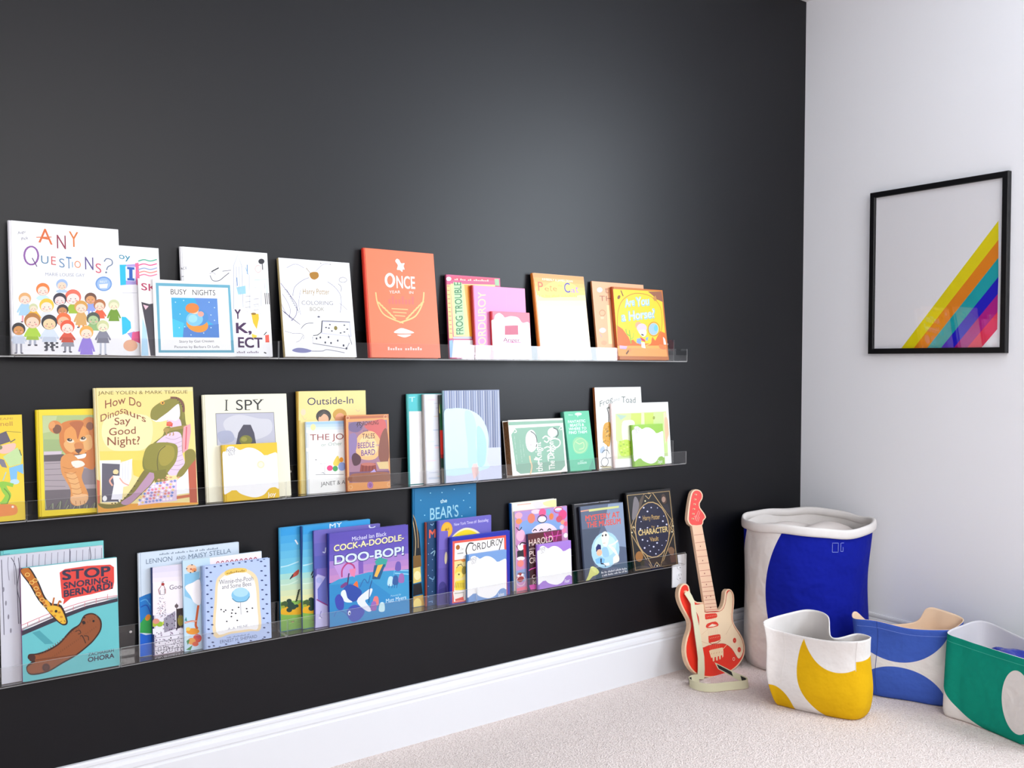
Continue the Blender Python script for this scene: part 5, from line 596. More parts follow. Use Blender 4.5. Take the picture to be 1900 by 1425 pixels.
("l","a8a4b4",5,[97,481,91,470]),("l","c87a90",6,[120,578,133,563]),("l","5a5664",6,[141,476,149,465]),("l","a8a4b4",5,[93,502,87,496]),("l","8a8494",6,[110,467,119,458]),("l","8a8494",5,[66,502,52,493]),
("l","8a8494",6,[97,636,104,629]),("l","8a8494",5,[89,496,86,484]),("l","c87a90",5,[73,608,65,604]),("l","8a8494",6,[84,676,91,670]),("l","c87a90",6,[88,499,95,488]),("l","c87a90",5,[68,555,57,552]),
("l","8a8494",5,[99,544,92,535]),("l","8a8494",6,[96,560,108,545]),("l","a8a4b4",6,[145,516,159,508]),("l","8a8494",6,[128,487,125,473]),("l","a8a4b4",6,[79,554,79,546]),("l","5a5664",6,[151,601,153,591]),
("l","c87a90",6,[70,562,74,554]),("l","a8a4b4",6,[84,651,88,641]),("l","c87a90",5,[154,460,145,452]),("l","5a5664",5,[90,551,83,543]),("l","8a8494",5,[122,685,119,679]),("l","8a8494",5,[120,666,108,661]),
("l","a8a4b4",6,[93,639,91,629]),("l","c87a90",6,[101,528,108,517]),("l","8a8494",6,[114,550,125,533]),("l","a8a4b4",5,[117,469,112,460]),("l","5a5664",6,[152,537,157,521]),("l","a8a4b4",5,[93,484,80,478]),
("l","8a8494",6,[144,524,153,517]),("l","8a8494",5,[127,576,112,573]),("l","c87a90",6,[94,519,101,512]),("l","a8a4b4",5,[122,593,111,587]),("l","8a8494",5,[153,621,139,609]),("l","8a8494",5,[122,459,107,450]),
("l","a8a4b4",5,[137,513,130,499]),("l","a8a4b4",6,[83,603,83,593]),("l","a8a4b4",6,[153,491,162,482]),("l","5a5664",6,[90,575,91,563]),("l","8a8494",5,[137,664,124,659]),("l","8a8494",6,[115,497,123,481]),
("l","8a8494",5,[127,494,116,488]),("l","5a5664",5,[88,533,85,523]),("l","a8a4b4",5,[78,565,66,557]),("l","c87a90",6,[137,623,135,611]),("l","c87a90",6,[100,454,98,442]),("l","c87a90",5,[144,592,141,588]),
("l","a8a4b4",6,[96,630,102,619]),("e","c8d060",21,376,38,-6,-2,-31),("e","b4d060",85,366,39,-6,-2,-31),("e","d8e070",151,366,39,-6,-2,-31),("e","e8b0a0",44,406,39,-6,-2,-31),("p","5a4c4c",[279,515,356,515,356,287,278,277]),
("e","a8a050",327,371,35,-6,-3,-68),("l","5a4c50",8,[284,583,283,492]),("e","8a7c80",283,549,22,-3,-1,-23),("p","f4f4f8",[3,324,116,316,112,249,5,256]),("p","b8b4c0",[132,426,267,495,267,279,134,256]),("e","5a5466",343,283,9,-1,0,-9),
("e","b4a4b8",83,183,9,-2,0,-7),("e","3c3a48",300,-2,7,-1,0,-8),("e","5a5466",308,129,4,-1,0,-10),("e","8a8494",255,160,9,-2,0,-5),("e","8a8494",281,76,6,-1,0,-10),("e","a08ca8",207,227,5,-1,0,-8),
("e","a08ca8",163,351,5,-1,0,-8),("e","3c3a48",336,69,4,-1,0,-7),("e","a08ca8",291,128,7,-1,0,-8),("e","a08ca8",129,350,7,-1,0,-10),("e","b4a4b8",222,295,6,-1,0,-8),("e","5a5466",289,98,5,-1,0,-7),
("e","5a5466",172,329,6,-1,0,-7),("e","8a8494",298,174,9,-2,0,-6),("e","a08ca8",231,225,8,-1,0,-6),("e","3c3a48",112,16,8,-1,0,-7),("e","8a8494",306,408,7,-1,0,-7),("e","5a5466",293,58,6,-1,0,-6),
("e","3c3a48",171,361,5,-1,0,-5),("e","3c3a48",232,74,6,-1,0,-6),("e","b4a4b8",126,303,7,-1,0,-6),("e","b4a4b8",305,-6,10,-2,0,-6),("e","3c3a48",314,219,5,-1,0,-5),("e","3c3a48",200,283,6,-1,0,-9),
("e","3c3a48",210,181,8,-1,0,-9),("e","3c3a48",296,-11,7,-1,0,-8),("e","3c3a48",180,346,7,-1,0,-5),("e","b4a4b8",330,293,5,-1,0,-5),("e","b4a4b8",132,304,4,-1,0,-6),("e","a08ca8",289,160,6,-1,0,-8),
("e","8a8494",336,402,9,-1,0,-6),("e","5a5466",245,101,6,-1,0,-7),("e","8a8494",282,427,5,-1,0,-5),("e","3c3a48",166,342,7,-1,0,-9),("e","a08ca8",118,104,9,-2,0,-6),("e","b4a4b8",22,122,8,-1,0,-6),
("e","a08ca8",293,158,7,-1,0,-8),("e","b4a4b8",180,275,5,-1,0,-7),("e","b4a4b8",154,43,10,-2,0,-5),("e","8a8494",326,111,5,-1,0,-6),("e","5a5466",294,452,8,-1,0,-6),("e","b4a4b8",350,279,5,-1,0,-10),
("e","a08ca8",92,250,4,-1,0,-8),("e","a08ca8",205,446,9,-1,0,-9),("e","8a8494",183,135,5,-1,0,-7),("e","b4a4b8",135,173,9,-2,0,-8),("e","8a8494",172,21,7,-1,0,-9),("e","8a8494",50,23,6,-1,0,-6),
("e","b4a4b8",157,266,6,-1,0,-6),("e","b4a4b8",101,226,10,-2,0,-6),("e","5a5466",244,116,5,-1,0,-8),("e","5a5466",203,150,8,-1,0,-8),("e","8a8494",182,450,9,-1,0,-8),("e","a08ca8",43,183,9,-2,0,-9),
("e","b4a4b8",37,159,8,-1,0,-10),("e","a08ca8",281,34,8,-1,0,-7),("e","b4a4b8",145,123,6,-1,0,-9),("e","5a5466",220,103,6,-1,0,-6),("e","a08ca8",195,277,8,-1,0,-9),("e","8a8494",164,413,9,-1,0,-7),
("e","b4a4b8",167,305,8,-1,0,-8),("e","b4a4b8",208,249,9,-2,0,-6),("e","a08ca8",223,233,8,-1,0,-8),("e","8a8494",43,36,7,-1,0,-9),("e","5a5466",36,109,5,-1,0,-6),("e","b4a4b8",260,291,5,-1,0,-7),
("e","a08ca8",257,321,5,-1,0,-5),("e","5a5466",219,281,8,-1,0,-7),("e","8a8494",165,86,5,-1,0,-6),("e","8a8494",329,-13,8,-1,0,-10),("e","b4a4b8",120,179,7,-1,0,-6),("e","a08ca8",245,395,8,-1,0,-9),
("e","b4a4b8",51,270,7,-1,0,-7),("e","5a5466",183,68,8,-1,0,-8),("e","3c3a48",162,362,5,-1,0,-7),("e","a08ca8",179,86,5,-1,0,-7),("e","5a5466",254,323,7,-1,0,-5),("e","3c3a48",189,167,9,-2,0,-5),
("e","8a8494",209,427,7,-1,0,-5),("e","b4a4b8",111,159,5,-1,0,-8),("e","5a5466",265,119,8,-1,0,-5),("e","3c3a48",280,277,9,-1,0,-10),("e","5a5466",171,-4,5,-1,0,-7),("e","a08ca8",229,293,8,-1,0,-9),
("e","a08ca8",35,231,8,-1,0,-7),("e","3c3a48",230,459,8,-1,0,-6),("e","8a8494",330,430,8,-1,0,-10),("e","5a5466",121,24,6,-1,0,-8),("e","5a5466",40,156,7,-1,0,-6),("e","a08ca8",242,438,10,-2,0,-10),
("e","8a8494",148,92,7,-1,0,-7),("e","a08ca8",125,1,5,-1,0,-9),("e","b4a4b8",331,151,5,-1,0,-8),("e","8a8494",13,154,8,-1,0,-8),("e","b4a4b8",96,269,5,-1,0,-7),("e","5a5466",277,283,9,-1,0,-8),
("e","a08ca8",285,-28,7,-1,0,-6),("e","b4a4b8",102,256,6,-1,0,-9),("e","a08ca8",162,148,9,-2,0,-5),("e","3c3a48",97,25,7,-1,0,-7),("e","b4a4b8",310,80,5,-1,0,-8),("e","b4a4b8",223,241,7,-1,0,-10),
("e","a08ca8",246,96,6,-1,0,-5),("e","b4a4b8",232,143,7,-1,0,-8),("e","3c3a48",263,375,9,-2,0,-8),("e","3c3a48",143,160,8,-1,0,-8),("e","b4a4b8",157,458,5,-1,0,-5),("e","3c3a48",300,294,8,-1,0,-6),
("e","5a5466",298,293,7,-1,0,-7),("e","5a5466",227,350,8,-1,0,-6),("e","b4a4b8",262,457,7,-1,0,-10),("e","a08ca8",332,12,6,-1,0,-9),("e","a08ca8",278,263,8,-1,0,-7),("e","a08ca8",104,237,6,-1,0,-6),
("e","8a8494",128,86,7,-1,0,-8),("e","b4a4b8",229,362,6,-1,0,-9),("e","8a8494",209,216,4,-1,0,-9),("e","8a8494",258,138,8,-1,0,-8),("e","5a5466",72,252,9,-1,0,-5),("e","5a5466",76,143,8,-1,0,-7),
("l","a09aa8",5,[13,210,363,206]),("l","a09aa8",5,[11,160,361,154]),("l","a09aa8",5,[8,110,358,102]),("l","a09aa8",5,[6,61,356,50]),("l","6a6474",7,[61,90,94,95,94,50,61,45,61,90]),("l","6a6474",7,[126,78,159,83,159,38,126,33,126,78]),
("l","6a6474",7,[191,66,224,72,224,26,191,21,191,66]),("l","6a6474",7,[256,55,289,60,289,15,256,9,256,55]),("l","6a6474",7,[322,43,356,48,356,2,322,-3,322,43]),("p","b08aa4",[4,11,342,5,352,0,5,0])], 1.5),
('pale blue paperback with a branch of red and orange flowers', 0, 'p', -2.4414, 0.0149, 0.0637, 0.1961, 0.2181, 0.0060, 'd0e6f4', 'b8d4e8', [
("p","fdf4f6",[327,1085,980,1087,981,926,330,990]),("c","c04a6c",10,[405,1007,423,1028,442,1010]),("c","c04a6c",10,[463,1006,481,1027,500,1009]),("c","c04a6c",10,[521,1005,539,1026,558,1008]),("c","c04a6c",11,[579,1004,598,1026,617,1007]),("c","c04a6c",11,[638,1003,657,1025,676,1006]),
("c","c04a6c",11,[697,1003,716,1024,735,1005]),("c","c04a6c",11,[757,1002,776,1023,795,1004]),("c","c04a6c",11,[817,1001,836,1022,855,1004]),("c","c04a6c",11,[877,1000,896,1021,916,1003]),("e","f4d0b0",103,982,62,-7,-2,-50),("e","f0a470",136,961,29,-3,-1,-23),
("e","c86a50",98,977,13,-2,0,-10),("e","5a4a58",48,989,10,-1,0,-7),("e","5a4a58",91,936,10,-1,0,-7),("e","5a4a58",141,944,10,-1,0,-7),("e","5a4a58",111,1027,10,-1,0,-7),("p","9cd0ec",[18,925,197,937,196,595,14,507]),
("c","a8a0b8",8,[24,777,91,802,170,826,205,856]),("q","fdfafc",[23,771,114,811,204,822,205,548,127,570,86,655]),("p","c8e4f4",[9,666,85,621,159,531,176,369,3,350]),("c","d8703c",27,[176,529,154,395,140,295,160,247]),("c","d8703c",20,[8,344,86,349,152,339]),("c","fbeee4",7,[8,344,153,345]),
("e","f0a848",103,227,78,-12,-1,-38),("e","e85a3c",156,134,51,-8,-2,-52),("e","f0b060",88,111,47,-8,-1,-41),("e","d8445a",168,154,27,-4,-1,-27),("p","5c9c5c",[22,133,67,137,42,73]),("p","5c9c5c",[18,21,97,64,72,0]),
("e","f4d878",49,264,27,-4,-1,-22),("e","e8704c",131,70,38,-6,-1,-27),("p","d4ecf4",[2,193,58,206,45,140,5,102]),("p","48a0a0",[9,372,27,414,41,356])]),
('pale blue dotted book with an arched white panel and a blue balloon', 0, 'h', -2.4003, 0.0000, 0.0637, 0.1704, 0.2013, 0.0140, 'c4d4f4', 'a8bce0', [
("q","f8e8c8",[123,149,146,588,166,792,210,867,293,914,423,933,565,897,670,807,701,673,709,435,715,138,581,130,343,139]),("q","fdfcfc",[159,183,177,583,194,765,243,840,339,885,433,891,539,865,632,777,663,654,673,440,679,155,558,158,345,166]),("q","f4dc8c",[287,915,411,934,541,912,533,866,409,876,291,857]),("p","c8a858",[300,873,315,874,316,889,300,888]),("p","c8a858",[323,874,338,874,338,889,323,889]),("p","c8a858",[346,874,361,875,362,900,347,900]),
("p","c8a858",[369,875,384,875,384,890,369,890]),("p","c8a858",[392,875,407,876,407,891,392,891]),("p","c8a858",[415,876,430,876,431,902,416,901]),("p","c8a858",[438,876,453,877,454,892,438,892]),("p","c8a858",[461,877,476,877,477,893,462,892]),("p","c8a858",[484,877,500,878,501,903,485,903]),
("p","c8a858",[507,878,523,878,524,894,508,893]),("t","8a8a92","Winnie-the-Pooh",205,758,426,-5,1,57,0.0),("t","8a8a92","and Some Bees",238,699,367,-8,1,53,0.0),("e","a8d8f0",469,593,117,-17,-4,-88),("e","c8e8f8",470,628,95,-13,-2,-58),("c","6aa0b8",9,[361,568,406,524,465,509,537,513,581,560]),
("l","a0a0a8",5,[465,506,467,354]),("e","3a3a44",222,452,10,-2,0,-9),("e","3a3a44",256,422,10,-2,0,-9),("e","3a3a44",277,436,10,-2,0,-9),("e","3a3a44",361,426,11,-2,0,-9),("e","3a3a44",351,389,11,-2,0,-9),
("e","3a3a44",400,378,11,-2,0,-9),("e","3a3a44",346,347,11,-2,0,-9),("e","3a3a44",439,446,11,-2,0,-9),("e","3a3a44",539,415,11,-2,0,-9),("e","3a3a44",546,377,11,-2,0,-9),("e","3a3a44",612,410,11,-2,0,-9),
("e","3a3a44",418,289,11,-2,0,-9),("e","3a3a44",288,298,10,-2,0,-9),("t","a8a8b0","A. A. MILNE",299,189,249,0,0,30,0),("e","5a6a98",59,979,16,-2,0,-9),("e","5a6a98",738,976,17,-2,0,-9),("e","5a6a98",105,920,16,-2,0,-9),
("e","5a6a98",788,911,17,-2,0,-9),("e","5a6a98",60,873,16,-2,0,-9),("e","5a6a98",741,857,17,-2,0,-9),("e","5a6a98",106,814,16,-2,0,-9),("e","5a6a98",791,791,17,-2,0,-9),("e","5a6a98",61,768,16,-2,0,-9),
("e","5a6a98",744,738,17,-2,0,-9),("e","5a6a98",106,708,16,-2,0,-9),("e","5a6a98",794,672,17,-2,0,-9),("e","5a6a98",61,662,16,-2,0,-9),("e","5a6a98",746,619,17,-2,0,-9),("e","5a6a98",107,603,16,-2,0,-9),
("e","5a6a98",797,552,17,-2,0,-9),("e","5a6a98",62,557,16,-2,0,-9),("e","5a6a98",749,500,17,-2,0,-9),("e","5a6a98",108,497,16,-2,0,-9),("e","5a6a98",799,433,17,-3,0,-9),("e","5a6a98",63,451,16,-2,0,-9),
("e","5a6a98",752,381,17,-3,0,-9),("e","5a6a98",109,391,16,-3,0,-9),("e","5a6a98",802,314,17,-3,0,-9),("e","5a6a98",64,346,16,-3,0,-9),("e","5a6a98",755,262,17,-3,0,-9),("e","5a6a98",110,286,16,-3,0,-9),
("e","5a6a98",805,194,17,-3,0,-9),("e","5a6a98",65,240,16,-3,0,-9),("e","5a6a98",758,143,17,-3,0,-9),("e","5a6a98",111,180,16,-3,0,-9),("e","5a6a98",808,75,17,-3,0,-9),("e","5a6a98",66,135,16,-3,0,-9),
("e","5a6a98",760,24,17,-3,0,-9),("e","5a6a98",112,74,16,-3,0,-9),("e","5a6a98",67,30,16,-3,0,-9),("e","5a6a98",156,984,15,-2,0,-8),("e","5a6a98",124,29,15,-3,0,-8),("e","5a6a98",232,986,15,-2,0,-8),
("e","5a6a98",198,3,15,-3,0,-8),("e","5a6a98",308,988,15,-2,0,-8),("e","5a6a98",274,23,15,-3,0,-8),("e","5a6a98",384,990,15,-2,0,-8),("e","5a6a98",349,-3,15,-3,0,-8),("e","5a6a98",461,992,15,-2,0,-8),
("e","5a6a98",427,17,15,-3,0,-8),("e","5a6a98",539,995,16,-2,0,-8),("e","5a6a98",503,-9,15,-3,0,-8),("e","5a6a98",617,997,16,-2,0,-8),("e","5a6a98",582,12,16,-3,0,-8),("e","5a6a98",696,999,16,-2,0,-8),
("e","5a6a98",660,-15,16,-3,0,-8),("e","5a6a98",776,1001,16,-2,0,-8),("e","5a6a98",740,6,16,-3,0,-8),("p","9aa4c0",[285,93,295,93,295,103,285,103]),("p","9aa4c0",[300,93,309,93,310,102,300,103]),("p","9aa4c0",[314,92,324,92,325,108,315,109]),
("p","9aa4c0",[329,92,339,92,339,101,330,102]),("p","9aa4c0",[359,91,369,91,369,101,359,101]),("p","9aa4c0",[374,91,384,91,384,107,374,107]),("p","9aa4c0",[389,91,398,90,399,100,389,100]),("p","9aa4c0",[403,90,413,90,414,100,404,100]),("p","9aa4c0",[418,90,428,89,429,106,419,106]),
("p","9aa4c0",[433,89,443,89,444,99,434,99]),("p","9aa4c0",[448,89,458,89,459,98,449,99]),("p","9aa4c0",[463,89,473,88,474,105,464,105]),("p","9aa4c0",[478,88,488,88,489,98,479,98]),("p","9aa4c0",[493,88,503,87,504,97,494,97]),("p","9aa4c0",[509,87,518,87,519,103,509,104]),
("p","9aa4c0",[539,87,549,86,549,96,539,96]),("p","9aa4c0",[554,86,564,86,565,102,555,102]),("t","7a86a8","ERNEST H. SHEPARD",200,44,462,-10,0,39,0.0)], 1.5),
('sky blue book with a yellow field landscape, leftmost of its twin pair', 0, 'h', -2.1916, 0.0367, 0.0431, 0.1974, 0.2681, 0.0100, '48aadc', '58b8e4', [
("g","2fa4e0","8cd4e4",6,[25,1331,987,1336,987,721,4,741]),("g","a8dcd8","ece8b0",5,[4,741,987,721,987,305,4,385]),("g","9cc868","7aa850",3,[4,385,987,331,987,0,0,0]),("c","c4e8f0",15,[16,835,114,842,260,876]),("c","d8ecdc",13,[9,600,126,598,247,633]),("q","e8b828",[4,270,87,360,201,304,324,351,315,197,156,196,14,224]),
("e","2c5044",137,327,52,-8,-2,-41),("e","2c5044",120,381,36,-5,-2,-28),("e","2c5044",175,296,44,-7,-2,-35),("e","2c5044",120,265,39,-6,-2,-30),("e","2c5044",221,301,29,-4,-1,-22),("e","3a4a34",259,502,17,11,6,-8),
("e","3a4a34",252,480,17,11,6,-8),("e","3a4a34",246,458,17,11,6,-8),("e","3a4a34",239,435,17,11,6,-8),("e","3a4a34",233,413,17,11,6,-8),("e","3a4a34",226,391,17,11,6,-8),("e","3a4a34",220,369,17,11,6,-8),
("q","4c6a3c",[9,365,75,387,97,320,31,304]),("e","a8b040",39,316,26,-4,-1,-18),("q","c05a4c",[133,667,186,731,261,773,251,710,183,680]),("q","2c3038",[133,663,172,720,185,705,150,665]),("l","8cc060",8,[37,176,77,182]),("l","8cc060",8,[74,130,113,137]),
("l","8cc060",8,[110,85,150,91]),("l","8cc060",8,[153,154,193,160]),("l","8cc060",8,[190,108,230,115]),("l","8cc060",8,[227,62,267,69]),("l","8cc060",8,[271,131,311,138]),("l","8cc060",8,[308,85,349,92]),
("e","c8a880",164,104,18,-3,-1,-10),("l","6a5a48",8,[138,109,190,107]),("l","f0f4f8",19,[217,1164,253,1102])]),
('sky blue book with a yellow field landscape, second of its twin pair with white capitals', 0, 'h', -2.1364, 0.0258, 0.0431, 0.2011, 0.2683, 0.0100, '48aadc', '2c5c9c', [
("g","2fa4e0","8cd4e4",6,[32,1332,1005,1331,1005,709,8,735]),("g","a8dcd8","ece8b0",5,[8,735,1005,709,1005,287,6,374]),("g","9cc868","7aa850",3,[6,374,1005,314,1005,0,1,0]),("c","c4e8f0",16,[21,830,121,837,271,870]),("c","d8ecdc",13,[13,593,132,589,255,624]),("q","e8b828",[5,258,91,349,208,292,333,338,323,182,161,182,16,212]),
("e","2c5044",142,315,53,-8,-3,-41),("e","2c5044",125,369,37,-6,-2,-29),("e","2c5044",180,283,45,-7,-2,-35),("e","2c5044",125,253,40,-6,-2,-31),("e","2c5044",228,289,30,-5,-1,-23),("e","3a4a34",268,492,17,11,6,-8),
("e","3a4a34",261,469,17,11,6,-8),("e","3a4a34",254,447,17,11,6,-8),("e","3a4a34",247,424,17,11,6,-8),("e","3a4a34",240,402,17,11,6,-8),("e","3a4a34",233,379,17,11,6,-8),("e","3a4a34",227,357,17,11,6,-8),
("q","4c6a3c",[11,354,79,376,101,308,34,293]),("e","a8b040",41,304,26,-4,-1,-18),("q","c05a4c",[139,659,194,724,271,766,260,702,191,672]),("q","2c3038",[139,656,180,712,192,698,156,657]),("l","8cc060",8,[39,163,80,169]),("l","8cc060",8,[76,116,117,123]),
("l","8cc060",8,[114,70,154,76]),("l","8cc060",8,[158,140,199,146]),("l","8cc060",8,[196,93,237,99]),("l","8cc060",8,[233,46,274,53]),("l","8cc060",8,[278,116,320,123]),("l","8cc060",8,[316,69,358,76]),
("e","c8a880",168,90,19,-3,-1,-10),("l","6a5a48",8,[142,94,196,92]),("t","e8f4fc","MY",404,1270,181,12,1,65,0.02),("l","2c3038",15,[131,686,162,741])]),
('violet blue book with a pale moonlit roof, behind the purple farmyard book', 0, 'h', -2.1063, 0.0149, 0.0431, 0.1957, 0.2551, 0.0100, '8478c4', '5c5cac', [
("g","8478c4","5c68b8",3,[0,1275,979,1275,955,750,0,776]),("t","e8ecf8","C",804,1219,99,13,2,80,0.04),("c","d8dcf4",16,[125,986,158,975,169,1039]),("p","c4c0e8",[16,669,51,703,175,646,207,0,7,0]),("p","7a80c8",[44,508,177,672,175,265,46,352]),("e","b0b4e4",72,621,45,-7,-3,-39),
("l","a4448c",14,[28,374,202,261]),("p","ccc8ee",[20,356,228,243,222,0,4,0]),("c","7a78b8",9,[90,214,72,151,97,121]),("e","e4e4f6",68,126,19,-3,-1,-13)]),
('purple and turquoise farmyard picture book with big cream and white block lettering', 0, 'h', -2.0721, 0.0000, 0.0431, 0.2407, 0.2462, 0.0140, '6a5cb8', '3c48a8', [
("g","6a5cb8","7c6cc4",3,[22,1230,1202,1230,1197,776,11,815]),("g","a88ad0","d09cc8",3,[15,866,1201,831,1204,582,7,581]),("p","c8a4dc",[74,807,431,815,433,642,172,611]),("p","8c6cc0",[431,815,504,813,503,646,433,642]),("p","48a4d0",[7,568,144,615,345,627,580,650,1204,609,1204,0,0,2]),("p","3c98cc",[6,555,629,522,912,293,1196,170,1198,0,0,2]),
("c","a4d8f0",14,[981,584,1202,541]),("l","a4d8f0",11,[984,624,1206,589]),("l","88c4e4",9,[976,625,963,559]),("t","e8e8f8","Michael Ian Black",345,1097,518,18,1,55,0.01),("t","3a3a80","COCK-A-DOODLE-",76,984,1059,33,2,85,0.16),("t","f4ecb8","COCK-A-DOODLE-",81,989,1050,34,2,80,0.09),
("t","3a3a80","DOO-BOP!",83,814,1046,4,3,119,0.2),("t","dce8fa","DOO-BOP!",89,818,1035,8,3,111,0.1),("c","c0508c",22,[188,635,196,739,272,808,356,771,379,702]),("p","e890b4",[295,726,396,727,372,610,317,644]),("l","5a4478",21,[291,674,264,519,288,450]),("q","8a4c90",[165,520,239,562,265,532,191,490]),
("p","4cb0a8",[679,785,742,831,875,788,836,684,702,701]),("p","2c6a94",[668,732,839,724,749,533,631,549]),("p","f0c060",[719,726,802,729,707,566,664,585]),("c","3c7cb4",16,[448,467,514,565,568,504,606,606]),("q","f08040",[302,448,397,554,421,497,415,419,342,403]),("q","3a5cb0",[203,462,308,526,473,410,406,300,291,304]),
("q","e8f0fa",[173,440,231,458,265,347,333,285,233,299,181,360]),("q","4c58b8",[82,361,143,418,207,330,198,213,114,226]),("q","e8ecf8",[398,288,561,411,635,414,582,301,521,270,614,135,540,133]),("c","2c5c90",12,[630,536,590,407,577,235]),("q","5060bc",[252,178,314,234,401,235,511,138,444,41,341,18,274,82]),("e","e8f0fa",286,146,20,-3,-2,-31),
("e","2c2c60",290,139,10,-2,-1,-16),("c","4a7cc0",12,[64,129,112,200,209,171,262,110]),("q","c4e4f4",[886,542,946,534,950,424,865,436]),("q","3c6ca8",[962,545,1023,537,1027,427,942,439]),("q","a878b8",[1056,560,1117,552,1121,442,1035,454]),("q","7c68b8",[1008,731,1069,723,1072,613,987,624]),
("q","e88c8c",[657,304,716,295,719,186,637,199]),("q","a878c0",[622,241,681,233,684,124,602,137]),("q","d4f0f4",[747,209,806,200,810,91,726,104]),("l","2c64a0",9,[894,446,883,393]),("l","2c64a0",9,[939,440,929,386]),("l","2c64a0",9,[977,434,966,381]),
("l","2c64a0",9,[1015,429,1004,376]),("t","b8dcf0","Pictures by",910,267,162,4,1,24,0),("t","dcf0fa","Matt Myers",836,196,316,8,1,54,0.01)]),
('very tall deep blue book with pale condensed capitals, touching the middle ledge', 0, 'h', -1.7953, 0.0446, 0.0138, 0.2176, 0.3398, 0.0090, '1c84b4', '1c84b4', [
("t","d4eef4","the",462,1451,112,7,0,56,0.06),("t","a8d8e8","BEAR'S",287,1224,483,9,1,169,0.03),("e","a8dcf0",134,1523,10,-1,0,-9),("e","a8dcf0",295,1613,10,-1,0,-9),("e","a8dcf0",863,1459,11,-1,0,-9),("e","a8dcf0",832,1232,11,-1,0,-9),
("e","a8dcf0",699,1636,10,-1,0,-9),("e","a8dcf0",490,1605,10,-1,0,-9),("e","a8dcf0",963,1558,11,-1,0,-9),("e","a8dcf0",197,1302,10,-1,0,-9),("e","a8dcf0",977,1345,11,-1,0,-9),("p","14222c",[0,1290,30,1272,108,1046,135,722,0,709]),
("c","c8a878",10,[-10,1348,46,1227,83,1020,88,844]),("c","d8c49a",10,[-6,1282,27,1112,48,935,36,733]),("p","8a6a34",[0,738,127,737,141,575,0,563]),("p","e8d484",[0,563,124,570,137,356,0,344]),("e","f4ecb8",72,451,56,-7,-1,-64),("p","1c1c24",[0,330,136,341,158,177,0,163]),
("p","d8b454",[0,155,166,161,187,0,0,0]),("e","f0dc8c",72,42,66,-9,-2,-82)]),
('dark navy book with a red-brown spine, only a strip of it showing', 0, 'h', -1.7598, 0.0337, 0.0138, 0.2000, 0.2412, 0.0100, '16507c', 'a8503c', [
("t","e8745c","M",63,977,102,1,1,117,0.08),("c","9cc0d8",11,[83,1176,116,1157,134,1185]),("e","8cb0d4",49,900,8,-1,0,-7),("e","8cb0d4",115,815,8,-1,0,-7),("e","8cb0d4",47,747,8,-1,0,-7),("e","8cb0d4",114,662,8,-1,0,-7),
("e","8cb0d4",45,594,8,-1,0,-7),("e","8cb0d4",112,508,8,-1,0,-7),("e","8cb0d4",44,441,8,-1,0,-7),("e","8cb0d4",111,355,8,-1,0,-7),("e","8cb0d4",42,287,8,-1,0,-7),("e","8cb0d4",109,201,8,-1,0,-7),
("e","8cb0d4",41,134,8,-1,0,-7),("e","8cb0d4",108,47,8,-1,0,-7),("c","a8ccdc",14,[86,748,155,784,136,712]),("c","8cb8d4",13,[58,412,125,373,143,415]),("c","7aa0c8",10,[47,60,115,64])]),
('violet book with a yellow moon and a round gold seal', 0, 'h', -1.7265, 0.0238, 0.0138, 0.1887, 0.2434, 0.0090, '7c74c8', '5c54ac', [
("e","f4b02c",161,1077,97,-10,-7,-112),("e","f8c040",161,1077,80,-9,-6,-95),("t","6a4414","#1",130,1061,64,5,1,38,0.06),("t","dcd8f4","New York Times #1 Bestseller",285,1119,609,11,1,42,0.02),("q","f4e8c8",[242,956,348,1035,487,1072,641,1033,759,944,763,867,255,895]),("q","f4dc28",[258,947,364,1015,502,1041,630,1004,723,933,728,871,264,909]),
("g","8878cc","5c50a0",4,[31,1069,181,1060,167,0,0,0]),("e","4a4290",83,246,66,-10,-5,-89),("p","3c3684",[15,226,150,251,167,0,9,0]),("e","f0e4c0",144,669,23,-3,-5,-89),("e","b8aee4",876,1128,16,-2,-1,-14)]),
('royal blue bordered book with a red inner frame and thin black capitals', 0, 'h', -1.6932, 0.0109, 0.0138, 0.2148, 0.1934, 0.0120, '2838b4', '2834a0', [
("p","e86c5c",[52,912,1000,901,1023,0,42,12]),("p","fdf8f4",[89,878,963,866,992,0,70,33]),("e","b8742c",142,815,35,-4,-3,-36),("t","8a8a8a","Don",187,769,53,-2,1,36,0),("l","a8a8a8",16,[131,724,236,723]),("c","3c3c40",21,[416,841,336,850,284,766,295,689]),
("t","3c3c40","O",389,735,75,-3,2,93,0.0),("t","3c3c40","R",479,740,69,-2,3,102,0.0),("t","3c3c40","D",561,741,73,-2,3,98,0.0),("t","3c3c40","U",653,751,73,-2,3,103,0.0),("t","3c3c40","R",733,763,67,-1,3,97,0.0),("t","3c3c40","O",811,763,56,0,3,98,0.0),
("c","3c3c40",16,[874,852,907,794,940,860]),("l","3c3c40",15,[917,801,873,690]),("p","f0e0a0",[80,640,281,623,295,174,76,198]),("e","f0d460",177,447,87,-11,-8,-89),("e","f8e488",155,405,63,-8,-5,-54),("l","5a4a30",12,[134,558,205,564]),
("e","5a5430",157,420,14,-2,-1,-12),("c","8a7a40",10,[113,516,187,566,251,483]),("p","f0d848",[96,323,255,331,259,179,93,196]),("e","a89a50",249,468,42,-5,-5,-60),("l","7a6a48",7,[103,307,88,234]),("l","7a6a48",7,[131,303,117,230]),
("l","7a6a48",7,[159,299,147,226]),("l","7a6a48",7,[186,295,176,221]),("l","7a6a48",7,[214,292,206,217]),("l","7a6a48",7,[242,288,236,213]),("l","e0804c",16,[78,625,263,629]),("e","e09a4c",235,613,35,-4,-2,-21),
